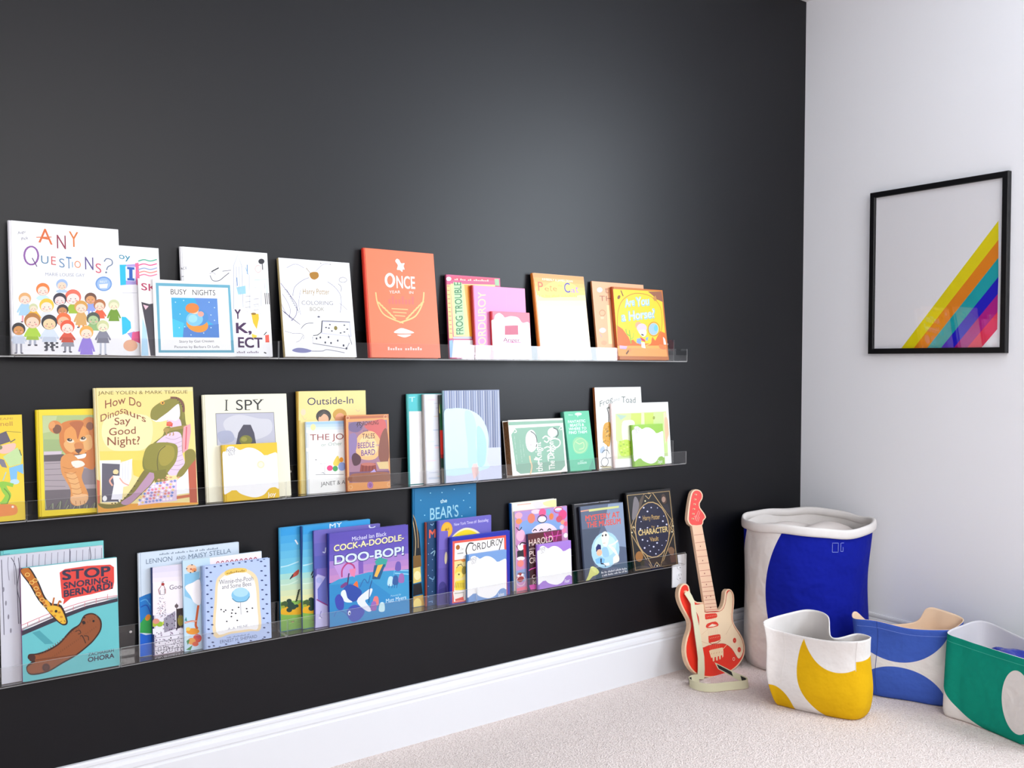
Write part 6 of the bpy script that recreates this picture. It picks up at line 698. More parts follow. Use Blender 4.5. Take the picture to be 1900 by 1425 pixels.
("p","fdf4ec",[57,178,293,159,300,29,79,32]),("p","e8604c",[91,68,233,85,246,30,97,37]),("l","a8a898",10,[81,152,239,144,233,77])]),
('small square pale blue and white book with a cloud shape', 0, 'h', -1.6405, 0.0000, 0.0138, 0.1415, 0.1389, 0.0100, '88acdc', '4c8cc8', [
("q","fdfcfc",[5,582,46,611,74,661,135,668,189,638,230,616,313,640,404,628,488,576,545,525,617,546,703,545,706,327,710,108,651,124,578,110,506,39,405,11,312,27,205,72,136,131,65,96,-4,90,0,336]),("p","fdfcfc",[0,119,206,116,209,551,4,553]),("p","fdfcfc",[491,148,708,145,703,530,489,533]),("t","62626a","INSIDE",53,600,116,13,0,43,0),("t","62626a","OUT",79,552,82,10,0,43,0),("t","fdfcfc","Sadness",550,5,110,6,1,58,0.02)]),
('white topped book with a blue spine, behind the pink crowded cover', 0, 'h', -1.4543, 0.0297, 0.0542, 0.1800, 0.2683, 0.0140, 'f4f0e4', '1c64a8', [
("l","f0b4a4",12,[126,1307,393,1308]),("q","f0f0b4",[641,1305,887,1323,894,1216,733,1229,638,1266]),("q","e8e4ec",[416,1300,545,1327,638,1266,506,1213])]),
('pink and lilac book crowded with round funny faces', 0, 'p', -1.4449, 0.0228, 0.0542, 0.2075, 0.2439, 0.0060, 'd098c4', 'fbf0f4', [
("p","b8a0d8",[5,1207,1037,1208,1037,1010,6,1043]),("q","90b0e0",[86,1000,215,1067,399,1029,653,1024,878,995,966,884,863,839,320,855,103,846]),("e","f4b8c8",77,1152,70,-5,-5,-50),("e","f0a06a",76,1064,61,-4,-4,-43),("e","e89078",318,1085,72,-5,-7,-76),("e","f0d8e0",413,1182,94,-6,-3,-36),
("e","f06a9c",537,1154,70,-4,-6,-64),("e","fdf4f4",527,1045,82,-6,-5,-51),("l","2c3044",13,[617,1052,610,1032,593,1016,568,1004,538,999,507,1001,479,1010,457,1025,443,1044,440,1064,447,1084,464,1101,489,1112,518,1117,549,1115,577,1106,600,1092,613,1073,617,1052]),("e","88bcd8",657,1153,42,-3,-5,-52),("e","f09058",714,1078,45,-3,-5,-52),("e","f4f0f4",855,1193,85,-5,-3,-34),
("l","d84a70",15,[949,1161,942,1146,925,1134,901,1125,872,1122,841,1124,813,1131,791,1142,777,1157,773,1172,780,1187,796,1199,820,1208,849,1211,880,1209,908,1202,931,1191,945,1177,949,1161]),("e","e85a94",943,1083,85,-6,-7,-78),("e","d8647c",872,1022,65,-4,-5,-52),("q","fce4f0",[321,868,392,952,537,987,680,964,787,897,798,844,539,825]),("c","2c3044",18,[343,885,380,908,416,886]),("c","2c3044",18,[469,876,506,899,542,877]),
("c","2c3044",18,[627,864,664,887,701,865]),("e","f4c0d8",103,846,83,-6,-8,-88),("c","4a3448",15,[23,979,79,924,129,971]),("c","5a4458",12,[-21,743,26,676,53,635]),("e","f0a890",940,965,43,-3,-3,-37),("e","f090b8",961,832,43,-3,-3,-37),
("e","fdf4fa",995,750,43,-3,-3,-37),("e","e8d0f0",917,888,43,-3,-3,-36),("e","f06a8c",1004,934,43,-3,-3,-37),("p","3a3440",[28,612,161,639,180,510,25,499]),("e","fdf4f4",102,669,61,-5,-5,-55),("c","2c2c34",19,[74,697,123,731,198,712]),
("p","e04860",[142,691,204,692,195,508,157,512]),("e","fbf0f0",94,492,76,-7,-3,-30),("e","f0948c",87,417,61,-6,-5,-53),("p","9cacd4",[1,312,195,330,193,139,0,122]),("l","8a8a98",12,[163,257,159,253,147,250,129,249,107,250,83,253,62,256,44,261,33,266,29,271,34,275,46,277,64,278,86,277,109,275,131,271,148,267,160,262,163,257]),("e","b05050",75,203,70,-7,-6,-70),
("e","fbecec",40,232,24,-3,-2,-20),("e","fbecec",117,236,24,-3,-2,-20),("l","e0c8d0",14,[168,142,161,117,145,95,121,81,94,75,65,78,39,90,19,109,7,134,4,160,11,185,27,206,51,220,78,227,107,224,133,212,154,193,166,168,168,142]),("p","f08098",[0,46,186,57,208,0,0,0])]),
('dark maroon book with cream capitals and purple crayon lines', 0, 'h', -1.4060, 0.0119, 0.0542, 0.1357, 0.1718, 0.0100, '54202a', '3c4c78', [
("p","6a2a30",[1,853,318,858,308,716,7,724]),("p","902060",[318,858,676,859,679,688,515,680,455,752,311,768]),("l","e060b8",13,[325,844,403,706]),("l","e060b8",12,[479,854,515,680]),("l","e060b8",12,[610,853,549,689]),("l","e060b8",14,[343,764,671,781]),
("p","4c1c24",[16,736,86,728,126,0,31,0]),("t","f0dcd4","HAROLD",23,674,465,25,2,94,0.03),("t","f0dcd4","and the",28,613,114,3,1,33,0),("t","f0dcd4","PURPLE",24,511,431,6,2,84,0.03),("t","f0dcd4","CRAYON",24,408,423,-1,2,84,0.03),("c","e060b0",15,[1,302,57,321,105,327,185,343]),
("t","f0dcd4","Crockett",65,166,365,2,1,59,0.0),("t","f0dcd4","Johnson",64,89,360,2,1,58,0.0),("p","d84cb0",[0,78,135,79,173,0,31,0])]),
('small square lilac and white book with a cloud shape', 0, 'h', -1.3802, 0.0000, 0.0542, 0.1366, 0.1377, 0.0110, 'b48cdc', 'a880d4', [
("q","fdfcfc",[3,577,43,605,70,655,130,662,183,633,223,612,303,636,391,625,473,576,528,528,597,548,680,549,683,341,687,133,630,146,559,131,490,59,392,29,302,42,199,82,132,137,64,101,-4,92,0,335]),("p","fdfcfc",[0,121,200,124,202,548,3,548]),("p","fdfcfc",[475,164,683,168,680,535,473,534]),("t","62626a","INSIDE",50,594,113,14,2,42,0),("t","62626a","OUT",76,548,80,11,2,42,0),("t","fdfcfc","Fear",532,29,106,9,3,56,0.02)]),
('black spined hardcover, behind the grey-blue book with a spotlit skeleton', 0, 'h', -1.2099, 0.0130, 0.1199, 0.2004, 0.2440, 0.0160, '24222e', '16141c', [
("l","a8a8b8",18,[55,1221,323,1215]),("l","a8a8b8",18,[324,1219,561,1214]),("l","a8a8b8",19,[598,1218,803,1213]),("e","f0f0f0",243,1226,16,-2,-1,-12),("e","c8c8d0",-10,1060,16,-2,-1,-12),("l","f0ece4",18,[552,1223,747,1223]),
("p","e8dcd0",[38,1220,198,1220,201,1214,41,1213])]),
('grey blue book with orange-red lettering and a skeleton in a spotlight', 0, 'h', -1.1890, 0.0000, 0.1199, 0.1873, 0.2366, 0.0120, '6c7890', '5c6880', [
("p","6c7890",[5,1183,931,1173,936,0,0,0]),("p","98a8c0",[607,1180,931,1170,936,437,658,491,486,834]),("p","5a6478",[0,821,411,813,272,581,176,402,221,210,530,96,931,52,936,0,0,0]),("p","d8dc98",[177,1128,841,1130,836,1096,181,1090]),("l","e0a890",21,[-62,1111,175,1117]),("t","e86450","MYSTERY AT",94,946,739,-2,4,88,0.08),
("t","e86450","THE MUSEUM",108,837,738,-5,4,88,0.08),("e","b8ddf2",477,440,305,-29,-40,-291),("e","d0ecf8",478,508,235,-22,-24,-174),("q","f8f4e8",[409,664,435,722,509,737,572,663,550,570,503,492,442,512,415,582]),("e","22222c",434,678,16,-1,-2,-17),("e","22222c",505,680,18,-2,-3,-19),
("l","c8b8a8",9,[430,553,484,555]),("c","f4f0e4",21,[541,502,653,451,712,349,630,289]),("c","f4f0e4",21,[566,475,668,428,717,330,628,276]),("c","f4f0e4",21,[592,449,683,404,722,310,626,262]),("c","f4f0e4",21,[617,422,698,381,726,291,624,249]),("c","f4f0e4",21,[643,395,713,358,731,271,622,236]),
("c","f4f0e4",21,[669,367,729,334,735,251,621,222]),("c","f4f0e4",21,[694,340,744,311,740,232,619,209]),("c","f4f0e4",28,[550,502,662,518,761,564]),("q","a8d0f0",[401,475,510,478,545,339,418,338]),("p","2c3878",[270,501,322,556,381,531,381,463,269,433]),("e","f4c8a8",338,413,60,-6,-7,-53),
("p","8cc4ec",[235,316,364,343,448,294,421,229,261,246]),("p","2c2c3c",[352,317,379,315,373,248,345,251]),("c","2c3050",23,[350,237,437,214,449,172]),("p","f4f4f0",[403,231,530,231,541,176,469,184]),("p","dce08c",[136,212,294,95,264,71,164,55,82,0,12,0,70,79]),("l","a8a85c",8,[154,177,258,92]),
("e","e8ec9c",222,149,74,-60,-33,-23),("p","f4f4f4",[348,75,360,75,364,105,352,105]),("p","f4f4f4",[366,75,378,75,380,93,368,93]),("p","f4f4f4",[384,75,396,75,398,93,386,93]),("p","f4f4f4",[420,75,432,75,436,105,424,105]),("p","f4f4f4",[438,75,450,75,452,93,440,93]),
("p","f4f4f4",[456,75,468,75,471,93,459,93]),("p","f4f4f4",[492,75,505,75,507,93,495,93]),("p","f4f4f4",[511,75,523,75,527,105,515,105]),("p","f4f4f4",[529,75,541,75,543,93,531,93]),("p","f4f4f4",[547,75,559,75,562,93,550,93]),("p","f4f4f4",[565,75,578,75,582,104,570,105]),
("p","f4f4f4",[584,75,596,75,598,93,586,93]),("p","f4f4f4",[602,75,614,75,617,93,605,93]),("p","f4f4f4",[621,75,633,75,637,104,625,104]),("p","f4f4f4",[657,75,669,75,672,93,660,93]),("p","f4f4f4",[676,75,688,75,690,93,678,93]),("p","f4f4f4",[694,75,706,75,711,104,698,104]),
("p","f4f4f4",[713,75,725,75,727,93,715,93]),("p","f4f4f4",[731,75,744,75,746,93,734,93]),("p","f4f4f4",[750,75,762,75,766,104,754,104]),("p","f4f4f4",[768,75,781,75,783,93,771,93]),("p","f4f4f4",[806,75,818,75,822,104,810,104]),("p","f4f4f4",[824,75,837,75,839,92,827,92]),
("p","f4f4f4",[843,75,855,75,858,92,846,92]),("p","f4f4f4",[862,75,874,75,878,104,866,104]),("p","f4f4f4",[880,75,893,75,895,92,883,92]),("p","f4f4f4",[899,74,912,74,914,92,902,92]),("p","f4f4f4",[363,27,375,27,378,44,365,44]),("p","f4f4f4",[400,27,413,27,415,45,403,45]),
("p","f4f4f4",[419,27,432,27,434,45,422,45]),("p","f4f4f4",[438,27,451,28,455,57,442,57]),("p","f4f4f4",[457,28,470,28,472,45,460,45]),("p","f4f4f4",[495,28,508,28,512,58,499,57]),("p","f4f4f4",[514,28,527,28,530,46,517,46]),("p","f4f4f4",[534,29,546,29,549,46,536,46]),
("p","f4f4f4",[553,29,565,29,569,58,557,58]),("p","f4f4f4",[572,29,584,29,587,47,574,47]),("p","f4f4f4",[591,29,604,29,606,47,593,47]),("p","f4f4f4",[629,30,642,30,645,47,632,47]),("p","f4f4f4",[649,30,661,30,664,48,651,48]),("p","f4f4f4",[668,30,681,30,685,60,672,60]),
("p","f4f4f4",[687,30,700,30,703,48,690,48]),("p","f4f4f4",[726,31,739,31,743,60,730,60]),("p","f4f4f4",[746,31,758,31,761,49,748,49]),("p","f4f4f4",[765,31,778,31,780,49,767,49]),("p","f4f4f4",[804,32,817,32,819,49,806,49]),("p","f4f4f4",[823,32,836,32,841,62,828,61]),
("p","f4f4f4",[863,32,876,32,880,62,867,62]),("p","f4f4f4",[882,32,895,33,898,50,885,50]),("p","f4f4f4",[902,33,915,33,917,51,904,50])]),
('black and gold ornate book with a navy starry oval, rightmost on the bottom ledge', 0, 'h', -0.9761, 0.0000, 0.1605, 0.2128, 0.2634, 0.0160, '241e20', '16141a', [
("l","c8ac7c",14,[23,1274,1033,1270,1030,2,43,23,23,1274]),("l","c8ac7c",14,[419,1268,49,762,440,26]),("l","c8ac7c",14,[618,1276,1036,734,639,32]),("l","c8ac7c",12,[43,721,105,757]),("l","c8ac7c",14,[30,625,410,22]),("l","c8ac7c",14,[1029,547,697,82]),
("l","c8ac7c",13,[1045,791,945,670,1041,560]),("l","d8bc8c",13,[444,1238,515,1176,584,1243]),("l","d8bc8c",13,[469,23,549,98,618,20]),("q","6a5a4c",[102,869,320,1190,417,1254,347,1103,227,943]),("q","8a8488",[166,1201,237,1224,276,1080,161,878,85,885]),("q","5a4438",[831,1212,903,1221,949,1117,900,1062,832,1082]),
("e","b09484",870,1137,48,-3,-7,-49),("p","34303c",[836,1038,961,1058,1001,910,916,888]),("e","a87840",159,238,88,-9,-12,-87),("q","54442c",[174,139,333,164,357,63,220,51]),("q","8a6a50",[846,278,933,312,1005,248,950,153,876,204]),("p","6a4c40",[870,162,1013,161,1016,46,893,46]),
("p","4a4038",[250,131,411,29,140,32]),("p","4a4038",[631,46,720,107,809,27]),("e","c8ac7c",529,650,411,-16,-21,-476),("e","262444",529,650,391,-16,-20,-459),("e","dcdcf0",553,1024,16,-1,-2,-11),("e","dcdcf0",259,887,19,-2,-2,-14),
("e","dcdcf0",417,695,16,-1,-2,-11),("e","dcdcf0",662,697,16,-1,-2,-11),("e","dcdcf0",878,704,20,-2,-2,-14),("e","dcdcf0",377,1037,19,-1,-2,-14),("e","dcdcf0",700,1005,12,-1,-1,-8),("e","dcdcf0",829,852,12,-1,-1,-9),
("e","dcdcf0",273,505,19,-2,-2,-14),("e","dcdcf0",386,473,15,-2,-2,-11),("e","dcdcf0",302,365,19,-2,-2,-14),("e","dcdcf0",514,362,20,-2,-2,-14),("e","dcdcf0",717,363,12,-1,-1,-8),("e","dcdcf0",627,294,12,-1,-1,-8),
("e","dcdcf0",425,294,16,-2,-2,-11),("e","dcdcf0",550,238,16,-2,-2,-11),("e","dcdcf0",828,430,12,-1,-1,-8),("e","dcdcf0",283,812,12,-1,-1,-8),("e","dcdcf0",456,967,20,-2,-2,-14),("e","dcdcf0",797,769,20,-2,-2,-14),
("e","dcdcf0",605,416,20,-2,-2,-14),("e","dcdcf0",414,393,12,-1,-1,-8),("e","dcdcf0",250,689,19,-2,-2,-14),("t","d0b070","Harry Potter",332,825,401,-11,3,81,0.02),("t","d0b070","The",504,680,80,4,1,34,0.02),("t","e0c88c","CHARACTER",193,582,698,-1,4,91,0.1),
("t","d0b070","Vault",443,457,204,-3,3,75,0.04),("e","e8dcb8",49,651,17,-2,-2,-12),("e","e8dcb8",1030,662,18,-2,-2,-13),("e","e8dcb8",428,1147,18,-1,-2,-13),("e","e8dcb8",550,35,18,-2,-2,-12),("e","e8dcb8",106,730,17,-2,-2,-12),
("e","e8dcb8",991,565,18,-2,-2,-13),("e","c8ac7c",538,1271,39,-3,-2,-11)]),
]
for b in BOOKS: make_book(*b)

# ------------------------------------------------------------------ framed print on the white wall
fr = empty('picture_frame', (-.0005, -.305, 1.135), (0, 0, -PI/2)); tag(fr, 'black framed print with a diagonal rainbow of bars hanging on the white wall', 'picture')
FW, FH, FB, FD = .4985, .5965, .0195, .022
BLK = mat('black_frame_lacquer', (.004, .004, .005), .4, spec=.25)
# local x runs along the wall towards the camera, y is out of the wall when negative
def fl(u, d, v): return (u, -d, v)
mb = MB()
pr = [(0, 0), (0, FD-.002), (.002, FD), (FB-.002, FD), (FB, FD-.002), (FB, 0)]
cs = [((0, 0), (1, 1)), ((FW, 0), (-1, 1)), ((FW, FH), (-1, -1)), ((0, FH), (1, -1))]
for i in range(4):
    (a, sa), (b, sb) = cs[i], cs[(i+1) % 4]
    mb.prism(pr, lambda p: fl(a[0]+sa[0]*p[0], p[1], a[1]+sa[1]*p[0]), lambda p: fl(b[0]+sb[0]*p[0], p[1], b[1]+sb[1]*p[0]))
mb.build('frame', BLK, fr)
mb = MB(); mb.box(FB-.004, FW-.004-FB+.008, -.010, -.004, FB-.004, FH-FB+.004, 0, lin('fbfbff'))
k = Ink(mb, lambda u, v, d: fl(u, .010+d, v), FW, FH, inset=FB); k.run([
("p","f0e000",[632,94,871,91,2324,1875,2319,2191]),
("p","f08a10",[871,91,1120,89,2329,1578,2324,1875]),
("p","10a8b0",[1120,89,1374,86,2335,1264,2329,1578]),
("p","1408c8",[1374,86,1603,84,2330,980,2335,1264]),
("p","b8108c",[1603,84,1835,81,2330,683,2330,980]),
("p","f03058",[1835,81,2078,79,2330,397,2330,683])
]); mb.build('print', PRINTM, fr, ink=True)
mb = MB(); mb.box(FB-.003, FW-FB+.003, -.0165, -.0145, FB-.003, FH-FB+.003); wnormals(mb.build('glass', GLASS, fr))

# ------------------------------------------------------------------ wall outlet
o = empty('wall_outlet', (-.698, 0, .355)); tag(o, 'white electrical outlet plate on the dark wall beside the toy guitar', 'outlet')
PLA = mat('white_plastic', (.80, .80, .82), .35); SLOT = mat('outlet_slot', (.05, .05, .05), .6)
mb = MB(); mb.box(-.036, .036, -.0065, -.0002, -.0575, .0575, c=.0025); mb.build('plate', PLA, o)
for zz in (.0195, -.0195):
    mb = MB(); pr = [(max(-.0145, min(.0145, .0172*math.cos(2*PI*k/24))), .0172*math.sin(2*PI*k/24)*.82) for k in range(24)]
    mb.prism(pr, lambda p: (p[0], -.0065, zz+p[1]), lambda p: (p[0]*.97, -.0085, zz+p[1]*.97)); s = mb.build('socket', PLA, o)
    m2 = MB(); m2.box(-.0068, -.0054, -.0087, -.0084, zz+.001, zz+.009); m2.box(.0054, .0066, -.0087, -.0084, zz+.002, zz+.0085); m2.box(-.0018, .0018, -.0087, -.0084, zz-.0095, zz-.006); m2.build('slots', SLOT, s)

# ------------------------------------------------------------------ fabric bins
def cr(pts, n):
    """closed Catmull-Rom through pts, n samples evenly spread over the control index"""
    K = len(pts); o = []
    for i in range(n):
        q = i*K/n; k = int(q); t = q-k
        a, b, c, d = (pts[(k+j-1) % K] for j in range(4))
        o.append(tuple(.5*(2*b[m]+(c[m]-a[m])*t+(2*a[m]-5*b[m]+4*c[m]-d[m])*t*t+(3*b[m]-a[m]-3*c[m]+d[m])*t**3) for m in range(3)))
    return o
def loft(base, rim, n, m, bulge, seed, wr=1, b2=0):
    """rows of points from the base loop to the rim loop, swelling in the middle"""
    import random
    r = random.Random(seed); ph = [(r.uniform(0, 6.28), r.randint(2, 7), r.uniform(-1, 1)) for _ in range(6)]
    B = cr([(x, y, 0) for x, y in base], n); R = cr(rim, n); rows = []
    cx = sum(p[0] for p in B)/n; cy = sum(p[1] for p in B)/n
    for j in range(m+1):
        v = j/m; row = []
        for i in range(n):
            b, t = B[i], R[i]
            x = b[0]+(t[0]-b[0])*v; y = b[1]+(t[1]-b[1])*v; z = b[2]+(t[2]-b[2])*v
            dx, dy = x-cx, y-cy; l = max((dx*dx+dy*dy)**.5, 1e-6)
            w = bulge*math.sin(math.pi*min(1, v*1.02))+b2*math.sin(2*math.pi*v)
            for p, f, g in ph: w += .0022*wr*g*math.sin(f*6.283*i/n+p+v*4*g)*math.sin(math.pi*v)
            if v < .08: w -= .006*(1-v/.08)**2
            row.append((x+dx/l*w, y+dy/l*w, z))
        rows.append(row)
    return rows
BINS = dict(
 yellow=dict(base=[(-.692,-.447),(-.655,-.56),(-.600,-.652),(-.51,-.64),(-.44,-.57),(-.43,-.52),(-.44,-.46),(-.47,-.39),(-.54,-.365),(-.68,-.418)],
  rim=[(-.703,-.443,.243),(-.655,-.57,.237),(-.600,-.653,.244),(-.53,-.655,.245),(-.52,-.60,.243),(-.60,-.565,.236),(-.535,-.505,.278),(-.535,-.44,.285),(-.60,-.413,.281),(-.735,-.405,.270)], bulge=.006, seed=3, b2=.007, wr=1.8),
 blue=dict(base=[(-.36,-.57),(-.314,-.663),(-.27,-.745),(-.2,-.735),(-.13,-.71),(-.12,-.65),(-.13,-.6),(-.17,-.55),(-.23,-.5),(-.31,-.475),(-.35,-.51)],
  rim=[(-.355,-.56,.246),(-.318,-.66,.238),(-.262,-.75,.246),(-.18,-.735,.235),(-.10,-.72,.249),(-.105,-.645,.264),(-.122,-.605,.262),(-.150,-.575,.212),(-.24,-.48,.20),(-.322,-.463,.25),(-.372,-.49,.241)], bulge=.003, seed=5, b2=.004),
 green=dict(base=[(-.33,-.778),(-.337,-.84),(-.347,-.92),(-.372,-1.04),(-.38,-1.09),(-.28,-1.11),(-.16,-1.08),(-.15,-.94),(-.14,-.80),(-.23,-.777)],
  rim=[(-.302,-.774,.25),(-.322,-.84,.247),(-.337,-.92,.246),(-.369,-1.036,.25),(-.385,-1.10,.253),(-.27,-1.13,.25),(-.14,-1.10,.245),(-.125,-.94,.238),(-.09,-.785,.255),(-.19,-.757,.25)], bulge=.002, seed=8),
 hamper=dict(base=[], rim=[], bulge=.004, seed=4))
def hamper_loops():
    b, r = [], []
    for k in range(16):
        a = 2*math.pi*k/16; c, s = math.cos(a), math.sin(a)
        la, de = .220*c, .165*s
        b.append((-.258+.81*la-.587*de, -.222-.587*la-.81*de))
        la, de = .230*c, .186*s
        r.append((-.261+.81*la-.587*de, -.224-.587*la-.81*de, .524-.004*s+.004*math.sin(3*a+1)+.012*math.exp(-((a-5.3)/.3)**2)))
    return b, r
BINS['hamper']['wr'] = 3.2
BINS['hamper']['base'], BINS['hamper']['rim'] = hamper_loops()

def fabric(name, paints, P, cream='efeae6'):
    """canvas with printed ellipses: (colour, u, v, a, b, umin, umax) in metres along and up the cloth"""
    m = D.materials.new(name); m.use_nodes = True; nt = m.node_tree; b = nt.nodes['Principled BSDF']; N = nt.nodes.new; L = nt.links.new
    b.inputs['Roughness'].default_value = .85; b.inputs['Specular IOR Level'].default_value = .15
    uv = N('ShaderNodeUVMap'); uv.uv_map = 'cloth'; sp = N('ShaderNodeSeparateXYZ'); L(uv.outputs[0], sp.inputs[0])
    def op(k, a, c=None, d=None):
        n = N('ShaderNodeMath'); n.operation = k
        for i, v in enumerate((a, c, d)):
            if v is None: continue
            if isinstance(v, (int, float)): n.inputs[i].default_value = v
            else: L(v, n.inputs[i])
        return n.outputs[0]
    cur = N('ShaderNodeRGB'); cur.outputs[0].default_value = (*[c*.86 for c in lin(cream)], 1); cur = cur.outputs[0]
    for col, cu, cv, a, c, *lim in paints:
        du = op('DIVIDE', op('WRAP', op('SUBTRACT', sp.outputs[0], cu), P/2, -P/2), a); dv = op('DIVIDE', op('SUBTRACT', sp.outputs[1], cv), c)
        f = op('LESS_THAN', op('ADD', op('MULTIPLY', du, du), op('MULTIPLY', dv, dv)), 1.)
        if lim: f = op('MULTIPLY', f, op('MULTIPLY', op('GREATER_THAN', sp.outputs[0], lim[0]), op('LESS_THAN', sp.outputs[0], lim[1])))
        mx = N('ShaderNodeMix'); mx.data_type = 'RGBA'; L(f, mx.inputs['Factor']); L(cur, mx.inputs['A']); mx.inputs['B'].default_value = (*[q*.86 for q in lin(col)], 1); cur = mx.outputs['Result']
    L(cur, b.inputs['Base Color'])
    tc = N('ShaderNodeTexCoord'); n = N('ShaderNodeTexNoise'); n.inputs['Scale'].default_value = 900; n2 = N('ShaderNodeTexNoise'); n2.inputs['Scale'].default_value = 8 if 'hamper' in name else 16; n2.inputs['Detail'].default_value = 3
    bp = N('ShaderNodeBump'); bp.inputs['Strength'].default_value = .3; bp.inputs['Distance'].default_value = .001
    b2 = N('ShaderNodeBump'); b2.inputs['Strength'].default_value = .5; b2.inputs['Distance'].default_value = .05 if 'hamper' in name else .016
    for t in (n, n2): L(tc.outputs['Object'], t.inputs['Vector'])
    L(n.outputs['Fac'], bp.inputs['Height']); L(n2.outputs['Fac'], b2.inputs['Height']); L(bp.outputs[0], b2.inputs['Normal']); L(b2.outputs[0], b.inputs['Normal'])
    return m
def make_bin(key, name, label, cat, paints, height, lining, group=None, seams=(), stitch=None):
    d = BINS[key]; n, m = 168, 40
    rows = loft(d['base'], d['rim'], n, m, d['bulge'], d['seed'], d.get('wr', 1.4), d.get('b2', 0)); P = rows[m//2]
    seg = [math.dist(P[i], P[(i+1) % n]) for i in range(n)]; U = [0]
    for s in seg: U.append(U[-1]+s)
    ox = sum(p[0] for p in rows[0])/n; oy = sum(p[1] for p in rows[0])/n
    root = empty(name, (ox, oy, 0)); tag(root, label, cat, group)
    loc = lambda p: (p[0]-ox, p[1]-oy, p[2]+.002)
    V = [loc(p) for r in rows for p in r]; F = [(j*n+i, j*n+(i+1) % n, (j+1)*n+(i+1) % n, (j+1)*n+i) for j in range(m) for i in range(n)]
    me = D.meshes.new('body'); c0 = len(V); V.append((0, 0, .003)); F += [(c0, (i+1) % n, i) for i in range(n)]
    me.from_pydata(V, [], F); uvl = me.uv_layers.new(name='cloth')
    for f in me.polygons:
        f.use_smooth = True
        for li in f.loop_indices:
            vi = me.loops[li].vertex_index
            if vi == c0: uvl.data[li].uv = (0, 0); continue
            j, i = divmod(vi, n); wrap = (f.index < m*n and f.index % n == n-1 and i == 0)
            uvl.data[li].uv = (U[n] if wrap else U[i], j/m*height)
    if key == 'hamper': me.flip_normals()
    me.materials.append(fabric(name+'_cloth', paints, U[n])); me.materials.append(lining); me.materials.append(lining)
    me.update(); o = D.objects.new('body', me); COL.objects.link(o); o.parent = root
    so = o.modifiers.new('thickness', 'SOLIDIFY'); so.thickness = .0035; so.offset = -1; so.material_offset = 1; so.material_offset_rim = 2; so.use_even_offset = False
    def at(u, v, out=.0006):
        u %= U[n]; i0 = max(k for k in range(n) if U[k] <= u); t = (u-U[i0])/(U[i0+1]-U[i0]); j = v/height*m; j0 = min(int(j), m-1); s = j-j0
        q = lambda a, b_: Vector(loc(rows[b_][a % n]))
        p = (q(i0, j0)*(1-t)+q(i0+1, j0)*t)*(1-s)+(q(i0, j0+1)*(1-t)+q(i0+1, j0+1)*t)*s
        e = (q(i0+1, j0)-q(i0, j0)).cross(q(i0, j0+1)-q(i0, j0)).normalized()*(-1 if key == 'hamper' else 1)
        return p+e*out
    at.U = U[n]; root_at = at
    for u, v0 in seams:
        mb = MB(); mb.tube([at(u, v0+(height-v0)*k/24, .0002) for k in range(1, 25)], .0009, 6); mb.build('seam', stitch or lining, root)
    return root, o, at
CREAM = CANVAS
PEACH = mat('peach_lining', 'f6d8b8', .9, k=.92, spec=.15, bump=.3, bscale=900)
GREYL = mat('pale_lining', 'e8e6ea', .9, k=.86, spec=.15, bump=.3, bscale=900)
def stitches(at, root, v, u0, u1, col, n=60):
    mb = MB(); mb.tube([at(u0+(u1-u0)*k/n, v, .0003) for k in range(n+1)], .0008, 5); mb.build('hem_stitching', col, root)
BG = 'fabric storage bins on the carpet'
YEL, BLU, GRN, RBL = 'e6b40c', '4464c2', '0c967e', '0c1c9c'
yr, yo, yat = make_bin('yellow', 'fabric_bin', 'small white canvas bin with a large yellow crescent, slouching in front of the hamper', 'storage bin',
    [(YEL, .235, .162, .181, .181), ('efeae6', .188, .264, .116, .116, 0, .238), ('efeae6', .245, .405, .222, .222, .238, .6), (YEL, -.022, 0, .068, .068)], .25, CREAM, BG, ((.012, .07), (.238, .15)))
br, bo, bat = make_bin('blue', 'fabric_bin', 'small denim blue canvas bin with cream waist band, behind the yellow crescent bin', 'storage bin',
    [(BLU, .057, .307, .18, .18), (BLU, .076, -.044, .156, .156), (BLU, -.16, .25, .1, .11), (BLU, -.14, .02, .09, .08), (BLU, .45, .3, .16, .17), (BLU, .45, -.02, .15, .13)], .25, PEACH, BG, ((.003, .0),), mat('navy_seam', '2c4490', .85))
gr, go, gat = make_bin('green', 'fabric_bin', 'small emerald green canvas bin with a white oval, cut by the right photo edge', 'storage bin',
    [(GRN, .2, .26, .262, .268), ('efeae6', .25, .118, .05, .092), (GRN, .62, .2, .2, .17)], .25, GREYL, BG, (), )
BST = mat('blue_thread', '7088d0', .8); GST = mat('green_thread', '3cb09a', .8)
stitches(bat, br, .228, -.04+bat.U-.02, bat.U-.001, BST); stitches(bat, br, .228, .001, .215, BST); stitches(gat, gr, .230, .002, .33, GST)
hr, ho, hat = make_bin('hamper', 'laundry_hamper', 'tall round cream canvas hamper with a big royal blue patch standing in the room corner', 'hamper',
    [(RBL, .268, .27, .245, .37), (RBL, .832, .55, .222, .22), (RBL, .93, .2, .2, .3)], .52, CREAM)
